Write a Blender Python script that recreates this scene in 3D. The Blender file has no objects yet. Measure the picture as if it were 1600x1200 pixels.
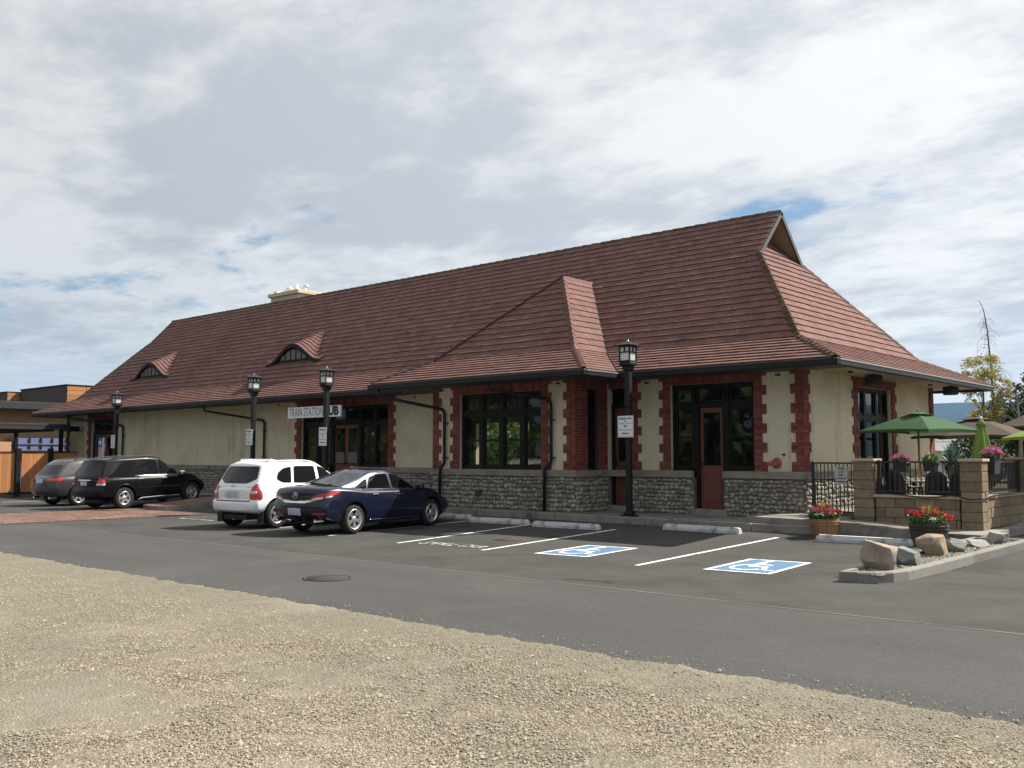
import bpy, bmesh, math, random
import numpy as np
from mathutils import Vector, Matrix, noise
from mathutils.bvhtree import BVHTree

R = random.Random(7)
S = bpy.context.scene
COL = S.collection
rad = math.radians

# ------------------------------------------------------------------ camera
cam = bpy.data.cameras.new('camera')
cam.sensor_width = 36.0
cam.lens = 33.75
cam.clip_start = 0.05
cam.clip_end = 30000
camo = bpy.data.objects.new('camera', cam)
camo.location = (0, 0, 1.6)
camo.rotation_euler = (rad(90 + 4.308), 0, rad(41.672))
COL.objects.link(camo)
S.camera = camo

# ------------------------------------------------------------------ sun and sky
SUN = Vector((0.52, 0.92, 1.0)).normalized()
sun = bpy.data.lights.new('sun', 'SUN')
sun.energy = 5.0
sun.angle = rad(0.5)
sun.color = (1.0, 0.94, 0.84)
suno = bpy.data.objects.new('sun', sun)
suno.rotation_euler = SUN.to_track_quat('Z', 'Y').to_euler()
suno.location = (0, 0, 60)
COL.objects.link(suno)

world = bpy.data.worlds.new('World')
S.world = world
world.use_nodes = True


def build_sky():
    nt = world.node_tree
    nt.nodes.clear()
    N, L = nt.nodes.new, nt.links.new

    def math_(op, a, b=None, clamp=False):
        n = N('ShaderNodeMath'); n.operation = op; n.use_clamp = clamp
        for i, v in enumerate((a, b)):
            if v is None: continue
            if isinstance(v, (int, float)): n.inputs[i].default_value = v
            else: L(v, n.inputs[i])
        return n.outputs[0]

    def ramp(src, lo, hi, a=0.0, b=1.0, mode='SMOOTHSTEP'):
        n = N('ShaderNodeMapRange'); n.interpolation_type = mode
        L(src, n.inputs[0])
        for i, v in enumerate((lo, hi, a, b)): n.inputs[1 + i].default_value = v
        return n.outputs[0]

    tc = N('ShaderNodeTexCoord')
    sep = N('ShaderNodeSeparateXYZ'); L(tc.outputs['Generated'], sep.inputs[0])
    zc = math_('MAXIMUM', sep.outputs[2], 0.0)
    zz = math_('ADD', zc, 0.11)
    px = math_('DIVIDE', sep.outputs[0], zz)
    py = math_('DIVIDE', sep.outputs[1], zz)
    cmb = N('ShaderNodeCombineXYZ'); L(px, cmb.inputs[0]); L(py, cmb.inputs[1])

    def fbm(scale, det, rough, off, dist=0.0):
        mp = N('ShaderNodeMapping'); mp.inputs['Location'].default_value = off
        mp.inputs['Rotation'].default_value = (0, 0, rad(25))
        mp.inputs['Scale'].default_value = (1.0, 1.25, 1.0)
        L(cmb.outputs[0], mp.inputs[0])
        n = N('ShaderNodeTexNoise'); n.inputs['Scale'].default_value = scale
        n.inputs['Detail'].default_value = det; n.inputs['Roughness'].default_value = rough
        n.inputs['Distortion'].default_value = dist
        L(mp.outputs[0], n.inputs['Vector'])
        return n.outputs['Fac']

    n1 = fbm(0.75, 8, 0.60, (12.6, 9.1, 0.0), 0.25)
    n2 = fbm(2.6, 7, 0.62, (11.3, 2.4, 4.0), 0.15)
    dens = math_('ADD', math_('MULTIPLY', n1, 0.66), math_('MULTIPLY', n2, 0.34))
    # more open sky low down, closed deck overhead (a cloud deck seen in perspective)
    dens = math_('ADD', dens, ramp(sep.outputs[2], 0.27, 0.42, 0.0, 0.07))
    cover = ramp(dens, 0.375, 0.465)
    low = ramp(sep.outputs[2], 0.015, 0.11)
    # thick parts of the deck are greyer, thin edges bright
    n3 = fbm(0.62, 6, 0.55, (9.5, 2.8, 8.0), 0.2)
    n4 = fbm(6.5, 6, 0.65, (4.2, 1.1, 2.0), 0.3)
    thick = math_('ADD', math_('ADD', math_('MULTIPLY', n3, 0.52), math_('MULTIPLY', n2, 0.36)), math_('MULTIPLY', n4, 0.12))
    grey = math_('MULTIPLY', ramp(thick, 0.43, 0.58), math_('ADD', math_('MULTIPLY', low, 0.75), 0.25))
    mixc = N('ShaderNodeMix'); mixc.data_type = 'RGBA'
    L(grey, mixc.inputs['Factor'])
    mixc.inputs['A'].default_value = (1.0, 1.0, 1.0, 1)
    mixc.inputs['B'].default_value = (0.66, 0.685, 0.735, 1)
    # clouds scatter sunlight forward: brighter towards the sun, duller away from it
    dt = N('ShaderNodeVectorMath'); dt.operation = 'DOT_PRODUCT'
    L(tc.outputs['Generated'], dt.inputs[0]); dt.inputs[1].default_value = tuple(SUN)
    glow = ramp(dt.outputs['Value'], -0.75, 0.85, 0.23, 0.535, 'LINEAR')
    bgc = N('ShaderNodeBackground'); L(mixc.outputs['Result'], bgc.inputs[0]); L(glow, bgc.inputs[1])
    sky = N('ShaderNodeTexSky'); sky.sky_type = 'NISHITA'; sky.sun_disc = False
    sky.sun_elevation = math.asin(SUN.z); sky.sun_rotation = math.atan2(SUN.x, SUN.y)
    sky.altitude = 350; sky.air_density = 1.1; sky.dust_density = 0.8; sky.ozone_density = 1.4
    bgs = N('ShaderNodeBackground'); L(sky.outputs[0], bgs.inputs[0]); bgs.inputs[1].default_value = 0.052
    mx = N('ShaderNodeMixShader'); L(math_('MAXIMUM', cover, math_('SUBTRACT', 1.0, ramp(sep.outputs[2], 0.02, 0.13))), mx.inputs[0]); L(bgs.outputs[0], mx.inputs[1]); L(bgc.outputs[0], mx.inputs[2])
    out = N('ShaderNodeOutputWorld'); L(mx.outputs[0], out.inputs[0])


build_sky()
S.view_settings.view_transform = 'Standard'
S.view_settings.look = 'None'
S.view_settings.exposure = 1.0
S.view_settings.gamma = 1.0
S.view_settings.use_curve_mapping = False
S.render.engine = 'CYCLES'
S.cycles.max_bounces = 8
S.cycles.transparent_max_bounces = 12
S.cycles.caustics_reflective = False
S.cycles.caustics_refractive = False
S.cycles.use_denoising = True


# ------------------------------------------------------------------ materials
def mat(name, c1, c2=None, scale=6.0, rough=0.8, bump=0.0, bscale=None, tint=0.0, metal=0.0, coat=0.0,
        detail=5.0, contrast=0.25, spec=0.5, speck=None, stretch=(1, 1, 1), huevar=None, trans=0.0, stain=None, streak=None):
    m = bpy.data.materials.new(name)
    m.use_nodes = True
    nt = m.node_tree
    N, L = nt.nodes.new, nt.links.new
    b = nt.nodes['Principled BSDF']
    b.inputs['Roughness'].default_value = rough
    b.inputs['Metallic'].default_value = metal
    b.inputs['Specular IOR Level'].default_value = spec if rough < 0.8 else 0.1
    if coat:
        b.inputs['Coat Weight'].default_value = coat
        b.inputs['Coat Roughness'].default_value = 0.03
    tc = N('ShaderNodeTexCoord')
    mp = N('ShaderNodeMapping'); L(tc.outputs['Object'], mp.inputs[0]); mp.inputs['Scale'].default_value = stretch
    nz = N('ShaderNodeTexNoise'); nz.inputs['Scale'].default_value = scale; nz.inputs['Detail'].default_value = detail
    nz.inputs['Roughness'].default_value = 0.6
    L(mp.outputs[0], nz.inputs['Vector'])
    rmp = N('ShaderNodeMapRange'); L(nz.outputs['Fac'], rmp.inputs[0])
    rmp.inputs[1].default_value = 0.5 - contrast; rmp.inputs[2].default_value = 0.5 + contrast
    c2 = c2 or tuple(min(1, v * 1.25) for v in c1)
    mix = N('ShaderNodeMix'); mix.data_type = 'RGBA'
    L(rmp.outputs[0], mix.inputs['Factor'])
    mix.inputs['A'].default_value = (*c1, 1); mix.inputs['B'].default_value = (*c2, 1)
    col = mix.outputs['Result']
    if speck:   # (colour, scale, threshold lo, hi)
        sc, ss, lo, hi = speck
        n2 = N('ShaderNodeTexNoise'); n2.inputs['Scale'].default_value = ss; n2.inputs['Detail'].default_value = 2
        L(tc.outputs['Object'], n2.inputs['Vector'])
        r2 = N('ShaderNodeMapRange'); L(n2.outputs['Fac'], r2.inputs[0]); r2.inputs[1].default_value = lo; r2.inputs[2].default_value = hi
        m2 = N('ShaderNodeMix'); m2.data_type = 'RGBA'; L(r2.outputs[0], m2.inputs['Factor']); L(col, m2.inputs['A'])
        m2.inputs['B'].default_value = (*sc, 1)
        col = m2.outputs['Result']
    if stain:   # (colour, scale, lo, hi): broad blotches of wear
        sc, ss, lo, hi = stain
        n2 = N('ShaderNodeTexNoise'); n2.inputs['Scale'].default_value = ss; n2.inputs['Detail'].default_value = 6
        n2.inputs['Roughness'].default_value = 0.65
        L(tc.outputs['Object'], n2.inputs['Vector'])
        r2 = N('ShaderNodeMapRange'); L(n2.outputs['Fac'], r2.inputs[0]); r2.inputs[1].default_value = lo; r2.inputs[2].default_value = hi
        m2 = N('ShaderNodeMix'); m2.data_type = 'RGBA'; L(r2.outputs[0], m2.inputs['Factor']); L(col, m2.inputs['A'])
        m2.inputs['B'].default_value = (*sc, 1)
        col = m2.outputs['Result']
    if streak:   # (colour, lo, hi): runs of dirt washed down a wall
        sc, lo, hi = streak
        mq = N('ShaderNodeMapping'); L(tc.outputs['Object'], mq.inputs[0]); mq.inputs['Scale'].default_value = (2.6, 2.6, 0.22)
        n2 = N('ShaderNodeTexNoise'); n2.inputs['Scale'].default_value = 1.0; n2.inputs['Detail'].default_value = 7
        n2.inputs['Roughness'].default_value = 0.7
        L(mq.outputs[0], n2.inputs['Vector'])
        r2 = N('ShaderNodeMapRange'); L(n2.outputs['Fac'], r2.inputs[0]); r2.inputs[1].default_value = lo; r2.inputs[2].default_value = hi
        m2 = N('ShaderNodeMix'); m2.data_type = 'RGBA'; L(r2.outputs[0], m2.inputs['Factor']); L(col, m2.inputs['A'])
        m2.inputs['B'].default_value = (*sc, 1)
        col = m2.outputs['Result']
    if tint:
        at = N('ShaderNodeAttribute'); at.attribute_name = 'tint'
        tr = N('ShaderNodeMapRange'); L(at.outputs['Fac'], tr.inputs[0])
        tr.inputs[3].default_value = 1 - tint; tr.inputs[4].default_value = 1 + tint
        vm = N('ShaderNodeVectorMath'); vm.operation = 'SCALE'; L(col, vm.inputs[0]); L(tr.outputs[0], vm.inputs['Scale'])
        col = vm.outputs[0]
        if huevar:
            at2 = N('ShaderNodeMath'); at2.operation = 'FRACT'
            ml = N('ShaderNodeMath'); ml.operation = 'MULTIPLY'; L(at.outputs['Fac'], ml.inputs[0]); ml.inputs[1].default_value = 7.31
            L(ml.outputs[0], at2.inputs[0])
            m3 = N('ShaderNodeMix'); m3.data_type = 'RGBA'; L(at2.outputs[0], m3.inputs['Factor']); L(col, m3.inputs['A'])
            vm2 = N('ShaderNodeVectorMath'); vm2.operation = 'MULTIPLY'; L(col, vm2.inputs[0]); vm2.inputs[1].default_value = huevar
            L(vm2.outputs[0], m3.inputs['B'])
            col = m3.outputs['Result']
    L(col, b.inputs['Base Color'])
    if bump:
        nb = N('ShaderNodeTexNoise'); nb.inputs['Scale'].default_value = bscale or scale * 3; nb.inputs['Detail'].default_value = 4
        L(mp.outputs[0], nb.inputs['Vector'])
        bp = N('ShaderNodeBump'); bp.inputs['Strength'].default_value = min(1, bump); bp.inputs['Distance'].default_value = 0.01 * max(1, bump)
        L(nb.outputs['Fac'], bp.inputs['Height']); L(bp.outputs[0], b.inputs['Normal'])
    if trans:
        out = nt.nodes['Material Output']
        tl = N('ShaderNodeBsdfTranslucent'); L(col, tl.inputs[0])
        ms = N('ShaderNodeMixShader'); ms.inputs[0].default_value = trans
        L(b.outputs[0], ms.inputs[1]); L(tl.outputs[0], ms.inputs[2]); L(ms.outputs[0], out.inputs[0])
    return m


def glass(name, tcol=(0.75, 0.8, 0.78), dark=0.0, rough=0.0, ior=1.5):
    m = bpy.data.materials.new(name); m.use_nodes = True
    nt = m.node_tree; nt.nodes.clear(); N, L = nt.nodes.new, nt.links.new
    fr = N('ShaderNodeFresnel'); fr.inputs[0].default_value = ior
    gl = N('ShaderNodeBsdfGlossy'); gl.inputs['Roughness'].default_value = rough; gl.inputs[0].default_value = (1, 1, 1, 1)
    nz = N('ShaderNodeTexNoise'); nz.inputs['Scale'].default_value = 0.9
    bp = N('ShaderNodeBump'); bp.inputs['Strength'].default_value = 0.04; bp.inputs['Distance'].default_value = 0.05
    L(nz.outputs['Fac'], bp.inputs['Height']); L(bp.outputs[0], gl.inputs['Normal'])
    tr = N('ShaderNodeBsdfTransparent'); tr.inputs[0].default_value = (*tcol, 1)
    df = N('ShaderNodeBsdfDiffuse'); df.inputs[0].default_value = (0.012, 0.014, 0.016, 1)
    m0 = N('ShaderNodeMixShader'); m0.inputs[0].default_value = dark; L(tr.outputs[0], m0.inputs[1]); L(df.outputs[0], m0.inputs[2])
    mx = N('ShaderNodeMixShader'); L(fr.outputs[0], mx.inputs[0]); L(m0.outputs[0], mx.inputs[1]); L(gl.outputs[0], mx.inputs[2])
    out = N('ShaderNodeOutputMaterial'); L(mx.outputs[0], out.inputs[0])
    return m


M = {}
M['asphalt'] = mat('asphalt', (0.0546, 0.0527, 0.0496), (0.0732, 0.0713, 0.0676), 1.1, 0.88, 0.9, 90, speck=((0.125, 0.112, 0.106), 75, 0.56, 0.78), detail=8,
                   stain=((0.046, 0.045, 0.043), 0.8, 0.47, 0.72))
M['road'] = mat('road asphalt', (0.057, 0.057, 0.0558), (0.0744, 0.0744, 0.0725), 0.7, 0.86, 0.9, 90, speck=((0.135, 0.125, 0.122), 75, 0.56, 0.78), detail=8,
                stretch=(0.25, 1.2, 1), stain=((0.088, 0.085, 0.078), 0.6, 0.52, 0.75))
M['dust'] = mat('dusty seam', (0.104, 0.0975, 0.0845), (0.1365, 0.1268, 0.104), 9, 0.95)
M['dirt'] = mat('gravel dirt', (0.150, 0.133, 0.101), (0.205, 0.184, 0.144), 9, 0.95, 1.6, 48, detail=9, speck=((0.075, 0.066, 0.052), 48, 0.54, 0.68),
                stain=((0.225, 0.203, 0.163), 0.45, 0.50, 0.70))
M['pebble'] = mat('pebble stone', (0.205, 0.184, 0.148), (0.285, 0.262, 0.218), 40, 0.9, tint=0.5, huevar=(1.0, 0.90, 0.78))
M['ground'] = mat('dry ground', (0.17, 0.16, 0.09), (0.25, 0.23, 0.14), 0.05, 0.95)
M['concrete'] = mat('concrete', (0.19, 0.18, 0.162), (0.26, 0.25, 0.228), 3, 0.9, 0.4, 60, detail=8, stain=((0.17, 0.16, 0.145), 1.6, 0.55, 0.75), tint=0.05)
M['oldconc'] = mat('dark worn concrete', (0.20, 0.185, 0.165), (0.29, 0.27, 0.24), 3, 0.92, 0.4, 60, detail=8, stain=((0.11, 0.10, 0.09), 1.8, 0.5, 0.7))
M['stopconc'] = mat('wheel stop concrete', (0.47, 0.48, 0.49), (0.60, 0.60, 0.60), 4, 0.85, 0.3, 80, detail=8, stain=((0.20, 0.19, 0.175), 4.0, 0.50, 0.70))
M['paint'] = mat('white road paint', (0.63, 0.621, 0.594), (0.738, 0.729, 0.702), 12, 0.7, stain=((0.20, 0.196, 0.185), 7, 0.52, 0.68))
M['wornpaint'] = mat('worn road paint', (0.42, 0.41, 0.39), (0.7, 0.69, 0.66), 16, 0.8, contrast=0.12, stain=((0.10, 0.098, 0.092), 14, 0.44, 0.55))
M['bluepaint'] = mat('blue road paint', (0.05, 0.135, 0.25), (0.07, 0.165, 0.285), 12, 0.7, stain=((0.13, 0.19, 0.25), 8, 0.55, 0.72))
M['paver'] = mat('brick paver', (0.13, 0.075, 0.058), (0.185, 0.112, 0.09), 4, 0.9, tint=0.16, stain=((0.2, 0.165, 0.14), 0.9, 0.5, 0.7))
M['oldpaver'] = mat('brick paver', (0.175, 0.0875, 0.063), (0.238, 0.133, 0.098), 4, 0.9, tint=0.3, stain=((0.36, 0.29, 0.24), 0.9, 0.5, 0.7))
M['stucco'] = mat('rough stucco', (0.61, 0.545, 0.395), (0.76, 0.69, 0.53), 30, 0.95, 1.6, 34, detail=6, speck=((0.36, 0.31, 0.21), 46, 0.56, 0.70), streak=((0.43, 0.375, 0.27), 0.52, 0.74),
                  stain=((0.48, 0.425, 0.31), 0.7, 0.5, 0.72))
M['brick'] = mat('red brick', (0.175, 0.056, 0.044), (0.25, 0.090, 0.074), 12, 0.85, 0.4, 60, tint=0.28)
M['mortar'] = mat('dark mortar', (0.085, 0.045, 0.036), (0.12, 0.07, 0.055), 20, 0.95)
M['stone'] = mat('river stone', (0.26, 0.232, 0.186), (0.36, 0.325, 0.265), 9, 0.85, 0.3, 50, tint=0.38, huevar=(0.88, 0.95, 1.02))
M['stonemortar'] = mat('stone mortar', (0.145, 0.125, 0.097), (0.20, 0.175, 0.135), 14, 0.95, 0.5, 60)
M['sill'] = mat('sill stone', (0.22, 0.20, 0.17), (0.30, 0.275, 0.235), 5, 0.9, 0.4, 70, detail=7, stain=((0.14, 0.125, 0.105), 2.2, 0.52, 0.7))
M['tile'] = mat('roof tile', (0.118, 0.062, 0.054), (0.180, 0.106, 0.096), 16, 0.84, 1.1, 75, tint=0.13, detail=7, contrast=0.2, stretch=(1, 1, 1),
                huevar=(1.08, 1.0, 0.98), stain=((0.10, 0.066, 0.056), 1.4, 0.56, 0.78), speck=((0.34, 0.22, 0.185), 38, 0.60, 0.72))
M['cap'] = mat('hip cap tile', (0.085, 0.050, 0.036), (0.13, 0.080, 0.055), 9, 0.9, 0.6, 60, tint=0.25, stain=((0.10, 0.082, 0.052), 4, 0.5, 0.66))
M['deck'] = mat('roof deck', (0.05, 0.026, 0.022), None, 6, 0.95)
M['darktrim'] = mat('dark brown paint', (0.012, 0.010, 0.009), (0.018, 0.015, 0.014), 8, 0.5, spec=0.15)
M['gutter'] = mat('dark metal gutter', (0.010, 0.0105, 0.011), (0.016, 0.017, 0.018), 3, 0.5, metal=0.0, spec=0.25)
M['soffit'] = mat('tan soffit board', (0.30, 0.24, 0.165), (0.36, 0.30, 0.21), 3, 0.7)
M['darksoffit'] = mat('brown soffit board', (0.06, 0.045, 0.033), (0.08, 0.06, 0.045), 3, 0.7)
M['reddoor'] = mat('red brown door paint', (0.13, 0.034, 0.02), (0.165, 0.05, 0.03), 5, 0.5, stretch=(4, 4, 0.6))
M['barge'] = mat('grey barge board', (0.045, 0.046, 0.047), (0.065, 0.066, 0.067), 4, 0.6)
M['glass'] = glass('window glass', (0.52, 0.55, 0.53), 0.22)
M['louvre'] = mat('louvre grey', (0.10, 0.105, 0.098), (0.16, 0.165, 0.155), 9, 0.6)
M['blind'] = mat('bamboo blind', (0.33, 0.22, 0.10), (0.44, 0.31, 0.15), 30, 0.8, stretch=(0.3, 0.3, 6))
M['interior'] = mat('dim interior wall', (0.10, 0.075, 0.055), None, 2, 0.9)
M['lampblack'] = mat('black powder coat', (0.012, 0.0125, 0.014), (0.017, 0.018, 0.02), 6, 0.45, spec=0.25)
M['lampglass'] = mat('frosted lamp glass', (0.86, 0.87, 0.88), (0.9, 0.9, 0.9), 4, 0.35, trans=0.62)
M['white'] = mat('white sign paint', (0.74, 0.76, 0.79), (0.8, 0.82, 0.84), 4, 0.45)
M['ink'] = mat('black lettering', (0.012, 0.013, 0.016), None, 4, 0.5)
M['greyink'] = mat('grey lettering', (0.20, 0.23, 0.26), None, 4, 0.5)
M['block'] = mat('split face block', (0.175, 0.135, 0.095), (0.27, 0.215, 0.15), 11, 0.95, 1.0, 50, tint=0.2, detail=7)
M['capstone'] = mat('tan cap stone', (0.36, 0.28, 0.20), (0.45, 0.36, 0.27), 6, 0.9, 0.4, 60)
M['rust'] = mat('rusty iron', (0.082, 0.055, 0.042), (0.12, 0.082, 0.06), 14, 0.9)
M['iron'] = mat('cast iron', (0.075, 0.072, 0.068), (0.10, 0.098, 0.094), 14, 0.8)
M['fenceblack'] = mat('black fence metal', (0.012, 0.013, 0.014), None, 4, 0.4)
M['timber'] = mat('orange stained board', (0.31, 0.125, 0.04), (0.41, 0.175, 0.06), 5, 0.6, tint=0.18, stretch=(3, 3, 0.4))
M['tanwall'] = mat('tan render', (0.23, 0.15, 0.07), (0.27, 0.18, 0.09), 1, 0.9)
M['brownwall'] = mat('brown cladding', (0.105, 0.082, 0.075), (0.125, 0.10, 0.09), 1, 0.8)
M['fascia'] = mat('charcoal fascia', (0.018, 0.019, 0.021), (0.026, 0.027, 0.029), 2, 0.5)
M['chimney'] = mat('chimney stucco', (0.50, 0.43, 0.33), (0.58, 0.51, 0.41), 5, 0.9, 0.4, 40)
M['whitemetal'] = mat('white vent metal', (0.72, 0.70, 0.66), None, 6, 0.5)
M['terracotta'] = mat('worn barrel wood', (0.21, 0.12, 0.065), (0.30, 0.18, 0.10), 5, 0.85, tint=0.2, stretch=(3, 3, 0.5))
M['greybarrel'] = mat('dark barrel wood', (0.06, 0.052, 0.046), (0.09, 0.08, 0.07), 5, 0.85, tint=0.2, stretch=(3, 3, 0.5))
M['hoop'] = mat('barrel hoop', (0.045, 0.042, 0.04), None, 6, 0.6, metal=0.6)
M['soil'] = mat('potting soil', (0.035, 0.025, 0.018), None, 20, 0.95)
M['leaf'] = mat('green leaf', (0.055, 0.12, 0.022), (0.10, 0.19, 0.04), 5, 0.6, tint=0.45, trans=0.3)
M['spike'] = mat('spiky grass leaf', (0.17, 0.25, 0.05), (0.30, 0.36, 0.09), 8, 0.6, tint=0.3, trans=0.3)
M['redflower'] = mat('red petal', (0.36, 0.018, 0.024), (0.50, 0.045, 0.055), 20, 0.6, tint=0.3, trans=0.25)
M['pinkflower'] = mat('pink petal', (0.40, 0.10, 0.22), (0.52, 0.18, 0.32), 20, 0.6, tint=0.3, trans=0.25)
M['whiteflower'] = mat('white petal', (0.78, 0.78, 0.74), None, 20, 0.6)
M['yleaf'] = mat('yellow autumn leaf', (0.27, 0.20, 0.05), (0.40, 0.30, 0.085), 2, 0.6, tint=0.45, trans=0.35, huevar=(0.72, 1.0, 0.8))
M['dkleaf'] = mat('dark needle leaf', (0.022, 0.042, 0.020), (0.05, 0.08, 0.034), 1.5, 0.7, tint=0.5, trans=0.15)
M['midleaf'] = mat('mid green leaf', (0.06, 0.11, 0.025), (0.11, 0.17, 0.045), 1.0, 0.6, tint=0.45, trans=0.3)
M['blueleaf'] = mat('blue green leaf', (0.07, 0.13, 0.09), (0.12, 0.20, 0.14), 3, 0.6, tint=0.35, trans=0.2)
M['bark'] = mat('bark', (0.09, 0.075, 0.062), (0.15, 0.13, 0.11), 9, 0.95, 0.6, 40, stretch=(2, 2, 0.4))
M['deadbark'] = mat('dead grey bark', (0.13, 0.125, 0.125), (0.2, 0.19, 0.19), 9, 0.95)
M['rockA'] = mat('tan boulder', (0.22, 0.175, 0.13), (0.34, 0.30, 0.25), 3.2, 0.9, 0.9, 22, detail=9, contrast=0.16, stain=((0.30, 0.19, 0.11), 2.2, 0.52, 0.68))
M['rockB'] = mat('orange boulder', (0.25, 0.165, 0.09), (0.35, 0.27, 0.175), 3.4, 0.9, 0.9, 22, detail=9, contrast=0.16, stain=((0.2, 0.195, 0.19), 1.8, 0.5, 0.6))
M['rockC'] = mat('grey green boulder', (0.13, 0.142, 0.13), (0.22, 0.23, 0.215), 4, 0.9, 0.9, 22, detail=9, contrast=0.18)
M['rockD'] = mat('pale boulder', (0.20, 0.195, 0.18), (0.33, 0.32, 0.30), 4, 0.9, 0.9, 22, detail=9, contrast=0.18)
M['greyum'] = mat('green umbrella cloth', (0.055, 0.115, 0.055), (0.065, 0.13, 0.065), 5, 0.85, trans=0.25)
M['brownum'] = mat('brown umbrella cloth', (0.085, 0.064, 0.05), (0.10, 0.078, 0.062), 5, 0.85, trans=0.15)
M['limeum'] = mat('lime umbrella cloth', (0.25, 0.34, 0.10), (0.29, 0.385, 0.125), 5, 0.8, trans=0.35)
M['wood'] = mat('brown pole wood', (0.22, 0.10, 0.045), (0.30, 0.15, 0.07), 6, 0.5, stretch=(3, 3, 0.4))
M['wicker'] = mat('black wicker', (0.012, 0.012, 0.013), (0.025, 0.025, 0.027), 60, 0.7)
M['tabletop'] = mat('pale table top', (0.50, 0.47, 0.42), None, 6, 0.5)
M['redcap'] = mat('red iron fitting', (0.28, 0.075, 0.05), (0.36, 0.115, 0.075), 14, 0.6)
M['bluebanner'] = mat('blue banner', (0.10, 0.14, 0.42), None, 6, 0.5)
M['pinkbanner'] = mat('pink banner', (0.50, 0.32, 0.38), None, 6, 0.5)
M['bluepanel'] = mat('violet blue panel', (0.11, 0.12, 0.27), (0.13, 0.14, 0.31), 1, 0.5)
M['pinkbrick'] = mat('salmon brick', (0.40, 0.22, 0.15), None, 30, 0.9)
M['roofgrey'] = mat('grey shingle', (0.23, 0.23, 0.25), (0.30, 0.30, 0.32), 4, 0.9)
M['whitewall'] = mat('white wall', (0.42, 0.42, 0.41), None, 3, 0.8)
M['hill'] = mat('forested hill', (0.018, 0.028, 0.034), (0.032, 0.042, 0.045), 0.004, 0.95, detail=8)
# vehicle materials
M['carwhite'] = mat('white car paint', (0.78, 0.79, 0.80), (0.80, 0.81, 0.82), 2, 0.25, coat=1.0)
M['carblue'] = mat('dark blue car paint', (0.0045, 0.0068, 0.024), (0.0058, 0.0085, 0.029), 2, 0.3, coat=0.8, metal=0.2, spec=0.3)
M['carblack'] = mat('black car paint', (0.005, 0.005, 0.006), None, 2, 0.3, coat=0.4, spec=0.1)
M['cargrey'] = mat('taupe grey car paint', (0.058, 0.050, 0.053), (0.066, 0.057, 0.06), 2, 0.3, coat=0.8, metal=0.35, spec=0.3)
M['cladblack'] = mat('black car trim', (0.014, 0.014, 0.015), None, 8, 0.55)
M['cladgrey'] = mat('dark grey car trim', (0.06, 0.06, 0.063), None, 8, 0.5)
M['carglass'] = glass('tinted car glass', (0.05, 0.055, 0.055), 0.75)
M['clearglass'] = glass('green car glass', (0.24, 0.32, 0.31), 0.42)
M['tyre'] = mat('tyre rubber', (0.022, 0.021, 0.020), (0.036, 0.034, 0.031), 20, 0.85)
M['alloy'] = mat('alloy wheel', (0.60, 0.61, 0.62), None, 5, 0.3, metal=0.85)
M['chrome'] = mat('chrome', (0.75, 0.75, 0.76), None, 5, 0.12, metal=1.0)
M['redlens'] = mat('red lamp lens', (0.40, 0.012, 0.014), (0.5, 0.03, 0.03), 30, 0.12, coat=1.0)
M['clearlens'] = mat('clear lamp lens', (0.62, 0.56, 0.55), (0.75, 0.70, 0.69), 30, 0.12, coat=1.0)
M['amber'] = mat('amber reflector', (0.55, 0.13, 0.03), None, 30, 0.2)
M['plate'] = mat('licence plate', (0.60, 0.62, 0.66), (0.36, 0.40, 0.52), 26, 0.4, contrast=0.1)
M['seat'] = mat('dark seat cloth', (0.10, 0.10, 0.10), None, 30, 0.9)


# ------------------------------------------------------------------ mesh helpers
def world_offset(w):
    off = Vector((0, 0, 0))
    while w is not None:
        if w.get('local'): return Vector((0, 0, 0))
        off += w.location; w = w.parent
    return off


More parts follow.
